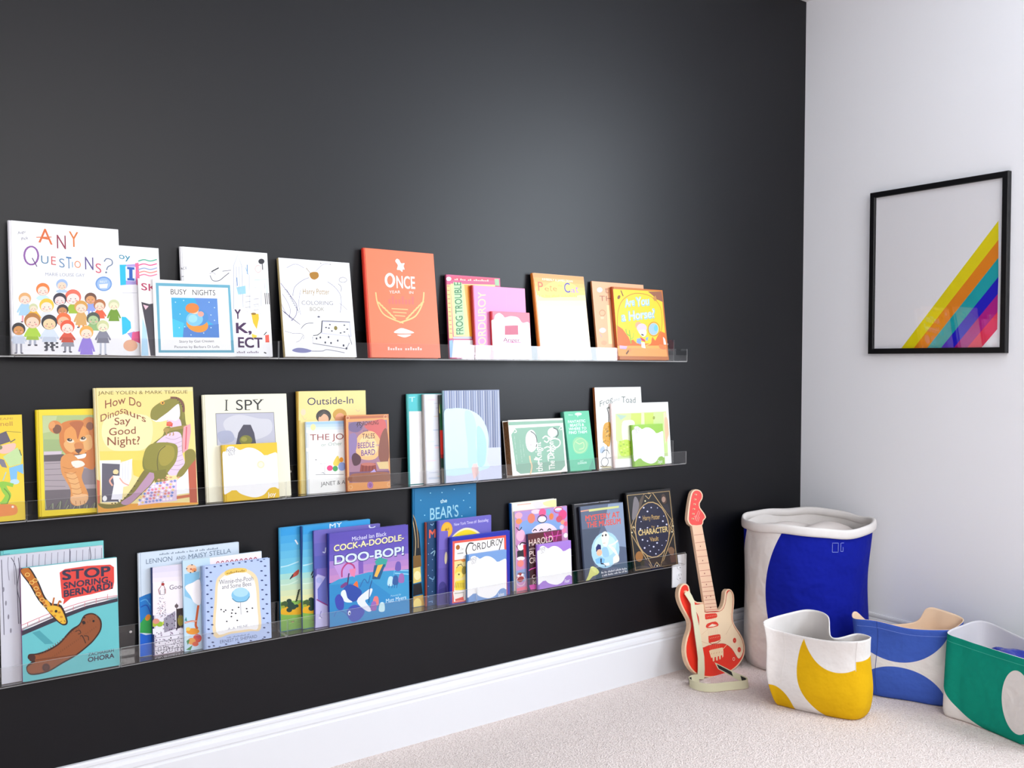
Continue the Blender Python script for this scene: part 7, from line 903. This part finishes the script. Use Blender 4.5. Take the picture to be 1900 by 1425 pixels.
# rolled-over rim of the hamper
R = cr(BINS['hamper']['rim'], 96); ox, oy = hr.location.x, hr.location.y
mb = MB(); prof = [(-.002, .007), (.003, .0095), (.007, .007), (.009, 0), (.0095, -.012), (.0085, -.021), (.005, -.0235), (.001, -.021), (-.005, -.018), (-.006, .003)]
P = []; F = []; K = len(prof)
for i, p in enumerate(R):
    dx, dy = p[0]+.261, p[1]+.224; l = math.hypot(dx, dy); wv = 1+.16*math.sin(i*.196)+.1*math.sin(i*.45+1)
    for a, b in prof: P.append((p[0]-ox+dx/l*a*wv, p[1]-oy+dy/l*a*wv, p[2]+b+.003*math.sin(i*.262)+.0012*math.sin(i*.6)))
for i in range(96):
    for k in range(K): F.append((i*K+k, i*K+(k+1) % K, ((i+1) % 96)*K+(k+1) % K, ((i+1) % 96)*K+k))
mb.mesh(P, F); wnormals(mb.build('rolled_rim', CREAM, hr, smooth=True))
# two small stitched outlines near the hamper's rim
mb = MB()
for pts in (((.286, .446), (.264, .446), (.264, .478), (.286, .478), (.286, .446)), ((.242, .478), (.254, .478), (.254, .448), (.245, .448), (.245, .463))):
    Q = []
    for a, b in zip(pts, pts[1:]): Q += [hat(a[0]+(b[0]-a[0])*k/6, a[1]+(b[1]-a[1])*k/6, .0008) for k in range(6)]
    mb.tube(Q+[hat(*pts[-1], .0008)], .0009, 5)
mb.build('stitched_mark', mat('pale_blue_thread', '8c9ce0', .8), hr)
# crumpled blanket filling inside the hamper
bm = bmesh.new(); bmesh.ops.create_grid(bm, x_segments=40, y_segments=40, size=1); rg = random.Random(5)
ph = [(rg.uniform(2, 9), rg.uniform(2, 9), rg.uniform(0, 6), rg.uniform(.3, 1)) for _ in range(9)]
for v in bm.verts:
    x, y = v.co.x, v.co.y; q = max(abs(x), abs(y)); l = math.hypot(x, y) or 1; x, y = x/l*q, y/l*q; q = q
    la, de = x*.198, y*.155; z = sum(a*math.sin(fx*x+fy*y+p) for fx, fy, p, a in ph)*.006
    v.co = Vector((.81*la-.587*de, -.587*la-.81*de, z-.03*q*q))
me = D.meshes.new('blanket'); bm.to_mesh(me); bm.free(); me.polygons.foreach_set('use_smooth', [True]*len(me.polygons))
me.materials.append(mat('blanket_wool', 'e6dcd6', .95, k=.85, spec=.1, bump=.5, bscale=300)); o = D.objects.new('blanket', me); COL.objects.link(o); o.location = (-.26, -.223, .488)
so = o.modifiers.new('thickness', 'SOLIDIFY'); so.thickness = .02
tag(o, 'crumpled cream blanket lying inside the tall hamper', 'blanket')
# dark blue glossy bundle in the green bin
bm = bmesh.new(); bmesh.ops.create_icosphere(bm, subdivisions=5, radius=1); rg = random.Random(12)
ph = [(Vector((rg.uniform(-5, 5), rg.uniform(-5, 5), rg.uniform(-5, 5))), rg.uniform(0, 6)) for _ in range(8)]
for v in bm.verts:
    d = 1+sum(.045*abs(math.sin(a.dot(v.co)+p)) for a, p in ph)-.16; v.co = Vector((v.co.x*.078*d, v.co.y*.11*d, v.co.z*.095*d))
me = D.meshes.new('crumpled_bag'); bm.to_mesh(me); bm.free(); me.polygons.foreach_set('use_smooth', [True]*len(me.polygons))
me.materials.append(mat('glossy_blue_film', '1830a0', .22, k=.8)); o = D.objects.new('crumpled_bag', me); COL.objects.link(o); o.location = (-.236, -.94, .127)
tag(o, 'crumpled glossy dark blue bag lying inside the green bin', 'bag')

# ------------------------------------------------------------------ toy guitar leaning on the dark wall
gu = empty('toy_guitar', (-.672, -.128, .001), (-math.radians(9.3), 0, 0)); tag(gu, 'red and natural wood toy electric guitar leaning against the dark wall', 'guitar')
WOOD = mat('pale_plywood', 'ecc49c', .55, k=.95, var=.06, vscale=60); BAND = mat('strap_webbing', 'e6e2c0', .9, k=.85, spec=.1, bump=.4, bscale=700)
GT = .018
def slab(pts, name, parent, t0, t1, m, ink=False, col=(1, 1, 1)):
    """outline in metres on the guitar's face extruded to a board with eased edges"""
    mb = MB(); n = len(pts); cx = sum(p[0] for p in pts)/n; cz = sum(p[1] for p in pts)/n
    def ins(d):
        o = []
        for i in range(n):
            a, b, c = pts[i-1], pts[i], pts[(i+1) % n]; dx, dz = c[0]-a[0], c[1]-a[1]; l = math.hypot(dx, dz) or 1; o.append((b[0]-dz/l*d*SG, b[1]+dx/l*d*SG))
        return o
    ar = sum(pts[i-1][0]*pts[i][1]-pts[i][0]*pts[i-1][1] for i in range(n)); SG = 1 if ar > 0 else -1
    loops = [(ins(.0012), t0), (pts, t0+.0012), (pts, t1-.0012), (ins(.0012), t1)]
    V = [(x, y, z) for L_, y in loops for x, z in L_]; F = [(j*n+i, j*n+(i+1) % n, (j+1)*n+(i+1) % n, (j+1)*n+i) for j in range(3) for i in range(n)]
    F += [tuple(range(n)), tuple(range(3*n, 4*n))]
    mb.mesh(V, F, 0, col); return mb
GB = [(0.0027,-0.0021),(-0.0188,0.0028),(-0.0388,0.0096),(-0.0578,0.0186),(-0.0744,0.0296),(-0.0872,0.0426),(-0.0969,0.0573),(-0.1035,0.0736),(-0.1069,0.0904),(-0.1071,0.1060),(-0.1043,0.1212),(-0.0986,0.1362),(-0.0913,0.1503),(-0.0828,0.1624),(-0.0752,0.1738),(-0.0703,0.1854),(-0.0684,0.1965),(-0.0710,0.2063),(-0.0761,0.2162),(-0.0824,0.2274),(-0.0894,0.2394),(-0.0962,0.2519),(-0.1022,0.2650),(-0.1067,0.2788),(-0.1086,0.2924),(-0.1065,0.3052),(-0.1018,0.3162),(-0.0955,0.3240),(-0.0875,0.3291),(-0.0773,0.3319),(-0.0670,0.3316),(-0.0583,0.3273),(-0.0518,0.3199),(-0.0497,0.3090),(-0.0484,0.2970),(-0.0454,0.2857),(-0.0401,0.2755),(-0.0310,0.2671),(-0.0189,0.2606),(-0.0032,0.2579),(0.0135,0.2547),(0.0284,0.2453),(0.0424,0.2353),(0.0551,0.2294),(0.0666,0.2251),(0.0769,0.2202),(0.0866,0.2177),(0.0968,0.2203),(0.1063,0.2267),(0.1140,0.2373),(0.1202,0.2498),(0.1243,0.2631),(0.1286,0.2745),(0.1363,0.2808),(0.1452,0.2832),(0.1547,0.2817),(0.1634,0.2767),(0.1698,0.2684),(0.1735,0.2570),(0.1729,0.2424),(0.1699,0.2270),(0.1653,0.2137),(0.1603,0.2009),(0.1561,0.1874),(0.1539,0.1743),(0.1553,0.1629),(0.1600,0.1514),(0.1696,0.1376),(0.1804,0.1232),(0.1896,0.1096),(0.1968,0.0957),(0.2003,0.0799),(0.2006,0.0647),(0.1980,0.0524),(0.1922,0.0414),(0.1834,0.0305),(0.1715,0.0206),(0.1566,0.0120),(0.1393,0.0049),(0.1205,-0.0003),(0.0996,-0.0038),(0.0753,-0.0060),(0.0501,-0.0066),(0.0259,-0.0052)]
GN = [(0.0122,0.2226),(-0.0083,0.5270),(0.0439,0.5229),(0.0749,0.2162)]
GH = [(-0.0087,0.5244),(-0.0197,0.5327),(-0.0241,0.5423),(-0.0257,0.5484),(-0.0243,0.5559),(-0.0207,0.5694),(-0.0156,0.5852),(-0.0095,0.6019),(-0.0034,0.6171),(0.0009,0.6268),(0.0049,0.6340),(0.0092,0.6407),(0.0148,0.6459),(0.0237,0.6499),(0.0342,0.6516),(0.0460,0.6498),(0.0567,0.6454),(0.0637,0.6387),(0.0673,0.6306),(0.0668,0.6224),(0.0630,0.6143),(0.0551,0.6074),(0.0477,0.6006),(0.0454,0.5931),(0.0468,0.5851),(0.0536,0.5764),(0.0617,0.5671),(0.0686,0.5571),(0.0716,0.5479),(0.0651,0.5424),(0.0560,0.5372),(0.0530,0.5280),(0.0452,0.5206),(0.0184,0.5203)]
INK = print_mat('guitar_paint', .4, .5, .9)
gb = slab(GB, 'body', gu, 0, GT, WOOD, col=lin('f0cca8'))
K2 = lambda mbx: Ink(mbx, lambda u, v, d: (u, -d, v), 9, 9, inset=-9)
def paint(k, ops):
    for o in ops:
        if o[0] == 'p': k.poly(o[1], o[2])
        elif o[0] == 'l': k.line(o[1], o[2], o[3])
        elif o[0] == 'c': k.ell(o[1], o[2][0], o[2][1], o[3], 0, 0, o[3], 18)
k = K2(gb); paint(k, [
('p','e8321c',[(0.0034,0.0025),(-0.0171,0.0072),(-0.0360,0.0136),(-0.0539,0.0220),(-0.0695,0.0323),(-0.0816,0.0445),(-0.0906,0.0583),(-0.0969,0.0739),(-0.1002,0.0900),(-0.1003,0.1051),(-0.0977,0.1197),(-0.0921,0.1342),(-0.0849,0.1481),(-0.0764,0.1602),(-0.0687,0.1718),(-0.0636,0.1840),(-0.0616,0.1959),(-0.0643,0.2066),(-0.0697,0.2172),(-0.0761,0.2286),(-0.0830,0.2406),(-0.0898,0.2530),(-0.0957,0.2657),(-0.0999,0.2790),(-0.1019,0.2919),(-0.0998,0.3039),(-0.0955,0.3141),(-0.0900,0.3208),(-0.0835,0.3250),(-0.0761,0.3272),(-0.0689,0.3271),(-0.0628,0.3243),(-0.0582,0.3186),(-0.0566,0.3085),(-0.0552,0.2966),(-0.0520,0.2847),(-0.0461,0.2735),(-0.0354,0.2639),(-0.0219,0.2565),(-0.0060,0.2537),(0.0103,0.2506),(0.0247,0.2414),(0.0382,0.2316),(0.0511,0.2256),(0.0635,0.2209),(0.0757,0.2155),(0.0879,0.2128),(0.1007,0.2161),(0.1124,0.2236),(0.1209,0.2349),(0.1272,0.2479),(0.1315,0.2610),(0.1353,0.2719),(0.1407,0.2768),(0.1466,0.2782),(0.1522,0.2776),(0.1575,0.2741),(0.1627,0.2671),(0.1660,0.2571),(0.1654,0.2433),(0.1625,0.2283),(0.1579,0.2153),(0.1530,0.2024),(0.1487,0.1886),(0.1465,0.1750),(0.1481,0.1627),(0.1530,0.1503),(0.1627,0.1362),(0.1736,0.1218),(0.1826,0.1086),(0.1895,0.0952),(0.1928,0.0802),(0.1932,0.0657),(0.1907,0.0542),(0.1853,0.0440),(0.1770,0.0337),(0.1658,0.0243),(0.1516,0.0161),(0.1352,0.0093),(0.1172,0.0044),(0.0971,0.0010),(0.0735,-0.0011),(0.0490,-0.0017),(0.0257,-0.0005)]),
('p','b84038',[(-0.0413,0.2528),(-0.0316,0.2545),(-0.0173,0.2534),(-0.0007,0.2534),(0.0129,0.2499),(0.0128,0.2360),(0.0123,0.2220),(0.0230,0.2185),(0.0394,0.2179),(0.0623,0.2146),(0.0851,0.2129),(0.0994,0.2154),(0.1099,0.2215),(0.1185,0.2324),(0.1253,0.2451),(0.1300,0.2579),(0.1353,0.2687),(0.1454,0.2750),(0.1557,0.2761),(0.1632,0.2685),(0.1674,0.2565),(0.1662,0.2427),(0.1625,0.2281),(0.1581,0.2150),(0.1537,0.2018),(0.1501,0.1872),(0.1486,0.1727),(0.1510,0.1598),(0.1565,0.1472),(0.1658,0.1334),(0.1760,0.1193),(0.1845,0.1055),(0.1908,0.0917),(0.1934,0.0771),(0.1927,0.0633),(0.1884,0.0519),(0.1812,0.0428),(0.1709,0.0350),(0.1600,0.0320),(0.1518,0.0384),(0.1442,0.0492),(0.1368,0.0612),(0.1278,0.0737),(0.1144,0.0853),(0.0992,0.0946),(0.0856,0.0991),(0.0687,0.1015),(0.0418,0.1039),(0.0132,0.1053),(-0.0126,0.1028),(-0.0322,0.1033),(-0.0382,0.1151),(-0.0385,0.1304),(-0.0395,0.1438),(-0.0381,0.1572),(-0.0321,0.1708),(-0.0258,0.1844),(-0.0234,0.1976),(-0.0239,0.2102),(-0.0290,0.2220),(-0.0350,0.2330),(-0.0403,0.2443)]),
('p','f2d8b4',[(-0.0392,0.2519),(-0.0304,0.2531),(-0.0172,0.2518),(-0.0017,0.2522),(0.0109,0.2492),(0.0106,0.2354),(0.0103,0.2213),(0.0218,0.2174),(0.0392,0.2163),(0.0625,0.2129),(0.0855,0.2113),(0.1006,0.2140),(0.1118,0.2204),(0.1207,0.2315),(0.1276,0.2444),(0.1324,0.2571),(0.1375,0.2677),(0.1460,0.2738),(0.1546,0.2747),(0.1611,0.2678),(0.1649,0.2566),(0.1637,0.2430),(0.1600,0.2285),(0.1556,0.2155),(0.1512,0.2023),(0.1476,0.1875),(0.1461,0.1728),(0.1486,0.1597),(0.1542,0.1468),(0.1635,0.1329),(0.1737,0.1189),(0.1822,0.1052),(0.1884,0.0916),(0.1909,0.0772),(0.1902,0.0638),(0.1859,0.0527),(0.1790,0.0438),(0.1698,0.0364),(0.1603,0.0336),(0.1532,0.0395),(0.1463,0.0497),(0.1390,0.0618),(0.1298,0.0745),(0.1160,0.0863),(0.1003,0.0959),(0.0862,0.1006),(0.0688,0.1031),(0.0416,0.1056),(0.0129,0.1069),(-0.0122,0.1043),(-0.0310,0.1045),(-0.0364,0.1156),(-0.0362,0.1303),(-0.0371,0.1434),(-0.0359,0.1567),(-0.0298,0.1703),(-0.0236,0.1839),(-0.0211,0.1973),(-0.0216,0.2102),(-0.0267,0.2223),(-0.0328,0.2333),(-0.0381,0.2440)]),
('l','d8b088',0.0008,[(0.0174,0.2202),(0.0195,0.0887)]),
('l','d8b088',0.0008,[(0.0259,0.2189),(0.0288,0.0870)]),
('l','d8b088',0.0008,[(0.0346,0.2176),(0.0382,0.0853)]),
('l','d8b088',0.0008,[(0.0432,0.2162),(0.0476,0.0837)]),
('l','d8b088',0.0008,[(0.0519,0.2149),(0.0570,0.0820)]),
('l','d8b088',0.0008,[(0.0606,0.2135),(0.0665,0.0803)]),
('l','d8b088',0.0012,[(-0.0271,0.1287),(0.0136,0.1110)]),
('l','c8a078',0.0010,[(0.1058,0.1275),(0.1446,0.1594),(0.1430,0.1980)]),
('l','e0b890',0.0010,[(-0.0160,0.1481),(0.0223,0.1631)]),
('p','e03c28',[(0.0110,0.2110),(0.0107,0.2137),(0.0164,0.2145),(0.0412,0.2123),(0.0663,0.2088),(0.0725,0.2059),(0.0718,0.2026),(0.0734,0.1975),(0.0678,0.1934),(0.0417,0.1934),(0.0156,0.1952),(0.0097,0.1979),(0.0103,0.2015),(0.0100,0.2064)]),
('p','e03c28',[(0.0108,0.1757),(0.0157,0.1791),(0.0253,0.1813),(0.0423,0.1822),(0.0592,0.1813),(0.0681,0.1772),(0.0723,0.1721),(0.0751,0.1671),(0.0692,0.1634),(0.0419,0.1632),(0.0147,0.1654),(0.0084,0.1703)]),
('p','f6e0c4',[(0.0192,0.1689),(0.0421,0.1759),(0.0675,0.1675),(0.0468,0.1655)]),
('p','e03c28',[(0.0160,0.1352),(0.0156,0.1374),(0.0212,0.1375),(0.0459,0.1369),(0.0709,0.1350),(0.0775,0.1323),(0.0771,0.1281),(0.0784,0.1208),(0.0723,0.1143),(0.0463,0.1129),(0.0205,0.1141),(0.0147,0.1169),(0.0153,0.1214),(0.0150,0.1286)]),
('c','f0c8a0',(0.0210,0.2035),0.0014),
('c','f0c8a0',(0.0245,0.1284),0.0014),
('c','f0c8a0',(0.0298,0.2032),0.0014),
('c','f0c8a0',(0.0333,0.1282),0.0014),
('c','f0c8a0',(0.0386,0.2029),0.0014),
('c','f0c8a0',(0.0421,0.1280),0.0014),
('c','f0c8a0',(0.0474,0.2026),0.0014),
('c','f0c8a0',(0.0510,0.1277),0.0014),
('c','f0c8a0',(0.0563,0.2023),0.0014),
('c','f0c8a0',(0.0599,0.1275),0.0014),
('c','f0c8a0',(0.0652,0.2020),0.0014),
('c','f0c8a0',(0.0688,0.1273),0.0014),
('l','b03028',0.0022,[(0.0146,0.1173),(0.0290,0.1073),(0.0571,0.1062),(0.0771,0.1135)]),
('p','f2d4a8',[(0.0113,0.0875),(0.0220,0.0893),(0.0824,0.0872),(0.0843,0.0744),(0.0812,0.0561),(0.0747,0.0519),(0.0747,0.0616),(0.0682,0.0617),(0.0653,0.0494),(0.0588,0.0495),(0.0592,0.0612),(0.0519,0.0615),(0.0489,0.0481),(0.0425,0.0488),(0.0430,0.0615),(0.0358,0.0617),(0.0319,0.0480),(0.0249,0.0493),(0.0254,0.0620),(0.0183,0.0623)]),
('l','c83020',0.0012,[(0.0194,0.0738),(0.0241,0.0782)]),
('l','c83020',0.0012,[(0.0329,0.0729),(0.0377,0.0774)]),
('l','c83020',0.0012,[(0.0465,0.0721),(0.0513,0.0766)]),
('l','c83020',0.0012,[(0.0601,0.0712),(0.0649,0.0758)]),
('l','c83020',0.0012,[(0.0738,0.0704),(0.0787,0.0749)]),
('l','f2d4a8',0.0020,[(0.0812,0.0804),(0.1082,0.0935)]),
('c','e03c28',(0.1485,0.1001),0.0092),
('c','c02c20',(0.1485,0.1001),0.0058),
('c','e86a50',(0.1485,0.1001),0.0030),
('c','e03c28',(0.1674,0.0640),0.0092),
('c','c02c20',(0.1674,0.0640),0.0058),
('c','e86a50',(0.1674,0.0640),0.0030),
('c','f4d4b8',(0.1333,0.0374),0.0062),
('c','e8321c',(0.1333,0.0374),0.0042),
('c','8a6a50',(0.1277,0.0531),0.0010),
('c','8a6a50',(0.1721,0.0287),0.0010),
])
wnormals(gb.build('body', INK, gu, ink=True))
gn = slab(GN, 'neck', gu, -.004, .008, WOOD, col=lin('ecc4a4'))
k = Ink(gn, lambda u, v, d: (u, -.004-d, v), 9, 9, inset=-9); paint(k, [
('l','a8443c',0.0013,[(-0.0038,0.4922),(0.0459,0.4907)]),
('l','a8443c',0.0013,[(-0.0020,0.4647),(0.0488,0.4629)]),
('l','a8443c',0.0013,[(-0.0001,0.4373),(0.0516,0.4351)]),
('l','a8443c',0.0013,[(0.0013,0.4154),(0.0539,0.4129)]),
('l','a8443c',0.0013,[(0.0030,0.3907),(0.0564,0.3879)]),
('l','a8443c',0.0013,[(0.0046,0.3661),(0.0590,0.3630)]),
('l','a8443c',0.0013,[(0.0059,0.3459),(0.0610,0.3425)]),
('l','a8443c',0.0013,[(0.0073,0.3252),(0.0632,0.3214)]),
('l','a8443c',0.0013,[(0.0085,0.3077),(0.0650,0.3037)]),
('l','a8443c',0.0013,[(0.0095,0.2925),(0.0666,0.2882)]),
('l','a8443c',0.0013,[(0.0105,0.2772),(0.0682,0.2727)]),
('l','a8443c',0.0013,[(0.0115,0.2625),(0.0697,0.2578)]),
('l','a8443c',0.0013,[(0.0124,0.2490),(0.0711,0.2440)]),
('l','a8443c',0.0013,[(0.0132,0.2370),(0.0723,0.2318)]),
('c','8c4038',(0.0223,0.4500),0.0024),
('c','8c4038',(0.0260,0.3993),0.0024),
('c','8c4038',(0.0282,0.3539),0.0024),
('c','8c4038',(0.0314,0.3149),0.0024),
('c','8c4038',(0.0233,0.2705),0.0024),
('c','8c4038',(0.0460,0.2716),0.0024),
('c','8c4038',(0.0397,0.2335),0.0024),
('l','c85044',0.0014,[(0.0107,0.2282),(0.0742,0.2217)]),
])
wnormals(gn.build('neck', INK, gu, ink=True))
gh = slab(GH, 'headstock', gu, -.002, .012, WOOD, col=lin('f4d0b0'))
k = Ink(gh, lambda u, v, d: (u, -.002-d, v), 9, 9, inset=-9); paint(k, [
('p','e8504a',[(-0.0063,0.5283),(-0.0153,0.5354),(-0.0181,0.5435),(-0.0194,0.5485),(-0.0180,0.5552),(-0.0145,0.5684),(-0.0095,0.5841),(-0.0034,0.6007),(0.0027,0.6158),(0.0070,0.6254),(0.0107,0.6322),(0.0144,0.6382),(0.0190,0.6426),(0.0259,0.6459),(0.0341,0.6472),(0.0436,0.6457),(0.0523,0.6422),(0.0580,0.6367),(0.0609,0.6301),(0.0605,0.6232),(0.0571,0.6161),(0.0492,0.6094),(0.0417,0.6022),(0.0393,0.5934),(0.0407,0.5840),(0.0476,0.5746),(0.0559,0.5654),(0.0624,0.5564),(0.0652,0.5486),(0.0589,0.5440),(0.0506,0.5397),(0.0491,0.5315),(0.0432,0.5248),(0.0186,0.5247)]),
('c','f8d8c8',(0.0279,0.6327),0.0034),
('c','f8d8c8',(0.0220,0.6160),0.0034),
('c','f8d8c8',(0.0161,0.5994),0.0034),
('c','f8d8c8',(0.0103,0.5829),0.0034),
('c','f8d8c8',(0.0044,0.5664),0.0034),
('c','f8d8c8',(-0.0014,0.5499),0.0034),
('l','f8c8bc',0.0014,[(0.0126,0.5431),(0.0253,0.5622),(0.0355,0.5751),(0.0408,0.5679),(0.0288,0.5536),(0.0184,0.5392)]),
('l','f8c8bc',0.0014,[(0.0261,0.5373),(0.0367,0.5529)]),
('l','f8c8bc',0.0014,[(0.0082,0.5556),(0.0200,0.5589),(0.0137,0.5496)]),
])
wnormals(gh.build('headstock', INK, gu, ink=True))
for p in [(0.0279,0.6327),(0.0220,0.6160),(0.0161,0.5994),(0.0103,0.5829),(0.0044,0.5664),(-0.0014,0.5499)]:
    mb = MB(); mb.tube([(p[0], -.002, p[1]), (p[0], -.008, p[1])], .0026, 10); mb.build('tuning_peg', WOOD, gu)
mb = MB(); mb.tube([(-0.0768, 0, 0.3042), (-0.0768, -.007, 0.3042)], .005, 12); mb.build('strap_button', WOOD, gu)
SL = [(-0.0868,0.2998),(-0.0779,0.2826),(-0.0687,0.2627),(-0.0722,0.2261),(-0.0704,0.1941),(-0.0693,0.1571),(-0.0661,0.1144),(-0.0628,0.0771),(-0.0657,0.0357),(-0.0687,0.0076)]
SR = [(-0.0632,0.3071),(-0.0558,0.2900),(-0.0514,0.2734),(-0.0501,0.2333),(-0.0461,0.1902),(-0.0428,0.1526),(-0.0380,0.1148),(-0.0317,0.0767),(-0.0323,0.0347),(-0.0362,0.0013)]
def ribbon(A, B, t, mb):
    """strip between two edge polylines with thickness t"""
    n = len(A); V = []
    for a, b, i in zip(A, B, range(n)):
        a, b = Vector(a), Vector(b); d = Vector(A[min(i+1, n-1)])-Vector(A[max(i-1, 0)]); nn = d.cross(b-a).normalized()*t/2
        V += [a+nn, b+nn, b-nn, a-nn]
    F_ = [(i*4+k, i*4+(k+1) % 4, i*4+4+(k+1) % 4, i*4+4+k) for i in range(n-1) for k in range(4)]+[(3, 2, 1, 0), tuple((n-1)*4+k for k in range(4))]
    mb.mesh(V, F_)
mb = MB()
A = [(p[0], -.007-.012*math.sin(PI*i/9), p[1]) for i, p in enumerate(SL)]; B = [(p[0], -.007-.012*math.sin(PI*i/9), p[1]) for i, p in enumerate(SR)]
inv = gu.matrix_basis.inverted() if 0 else (Matrix.Translation(gu.location) @ Matrix.Rotation(gu.rotation_euler.x, 4, 'X')).inverted()
path = [(-.748, -.150, .004), (-.764, -.140, .003), (-.786, -.142, .002), (-.801, -.158, .002), (-.806, -.182, .002), (-.800, -.206, .002), (-.786, -.226, .002), (-.760, -.240, .002), (-.728, -.250, .002), (-.698, -.262, .002), (-.668, -.274, .002), (-.648, -.276, .003), (-.636, -.266, .005), (-.637, -.250, .009), (-.650, -.226, .018), (-.662, -.196, .030), (-.672, -.166, .040)]
ribbon(A, B, .0022, mb)
sm = []
for i in range(len(path)-1):
    a, b, c, d = (Vector(path[max(0, min(len(path)-1, i+k))]) for k in (-1, 0, 1, 2))
    for t in (0, .25, .5, .75): sm.append(.5*(2*b+(c-a)*t+(2*a-5*b+4*c-d)*t*t+(3*b-a-3*c+d)*t**3))
sm.append(Vector(path[-1]))
tilt = lambda i: Vector((0, .004, .027)) if i < 44 else Vector((0, .004+.0006*(i-44), .027-.0004*(i-44)))
ribbon([tuple(inv @ p) for p in sm], [tuple(inv @ (p+tilt(i))) for i, p in enumerate(sm)], .0022, mb)
strap = wnormals(mb.build('strap', BAND, gu, smooth=False))
BTH = mat('black_thread', (.015, .015, .015), .8)
for i0, i1 in ((49, 53), (57, 63), (6, 11)):
    mb = MB(); ribbon([tuple(inv @ (sm[i]+tilt(i)*.2)) for i in range(i0, i1+1)], [tuple(inv @ (sm[i]+tilt(i)*.84)) for i in range(i0, i1+1)], .0036, mb)
    wnormals(mb.build('woven_lettering', BTH, strap))
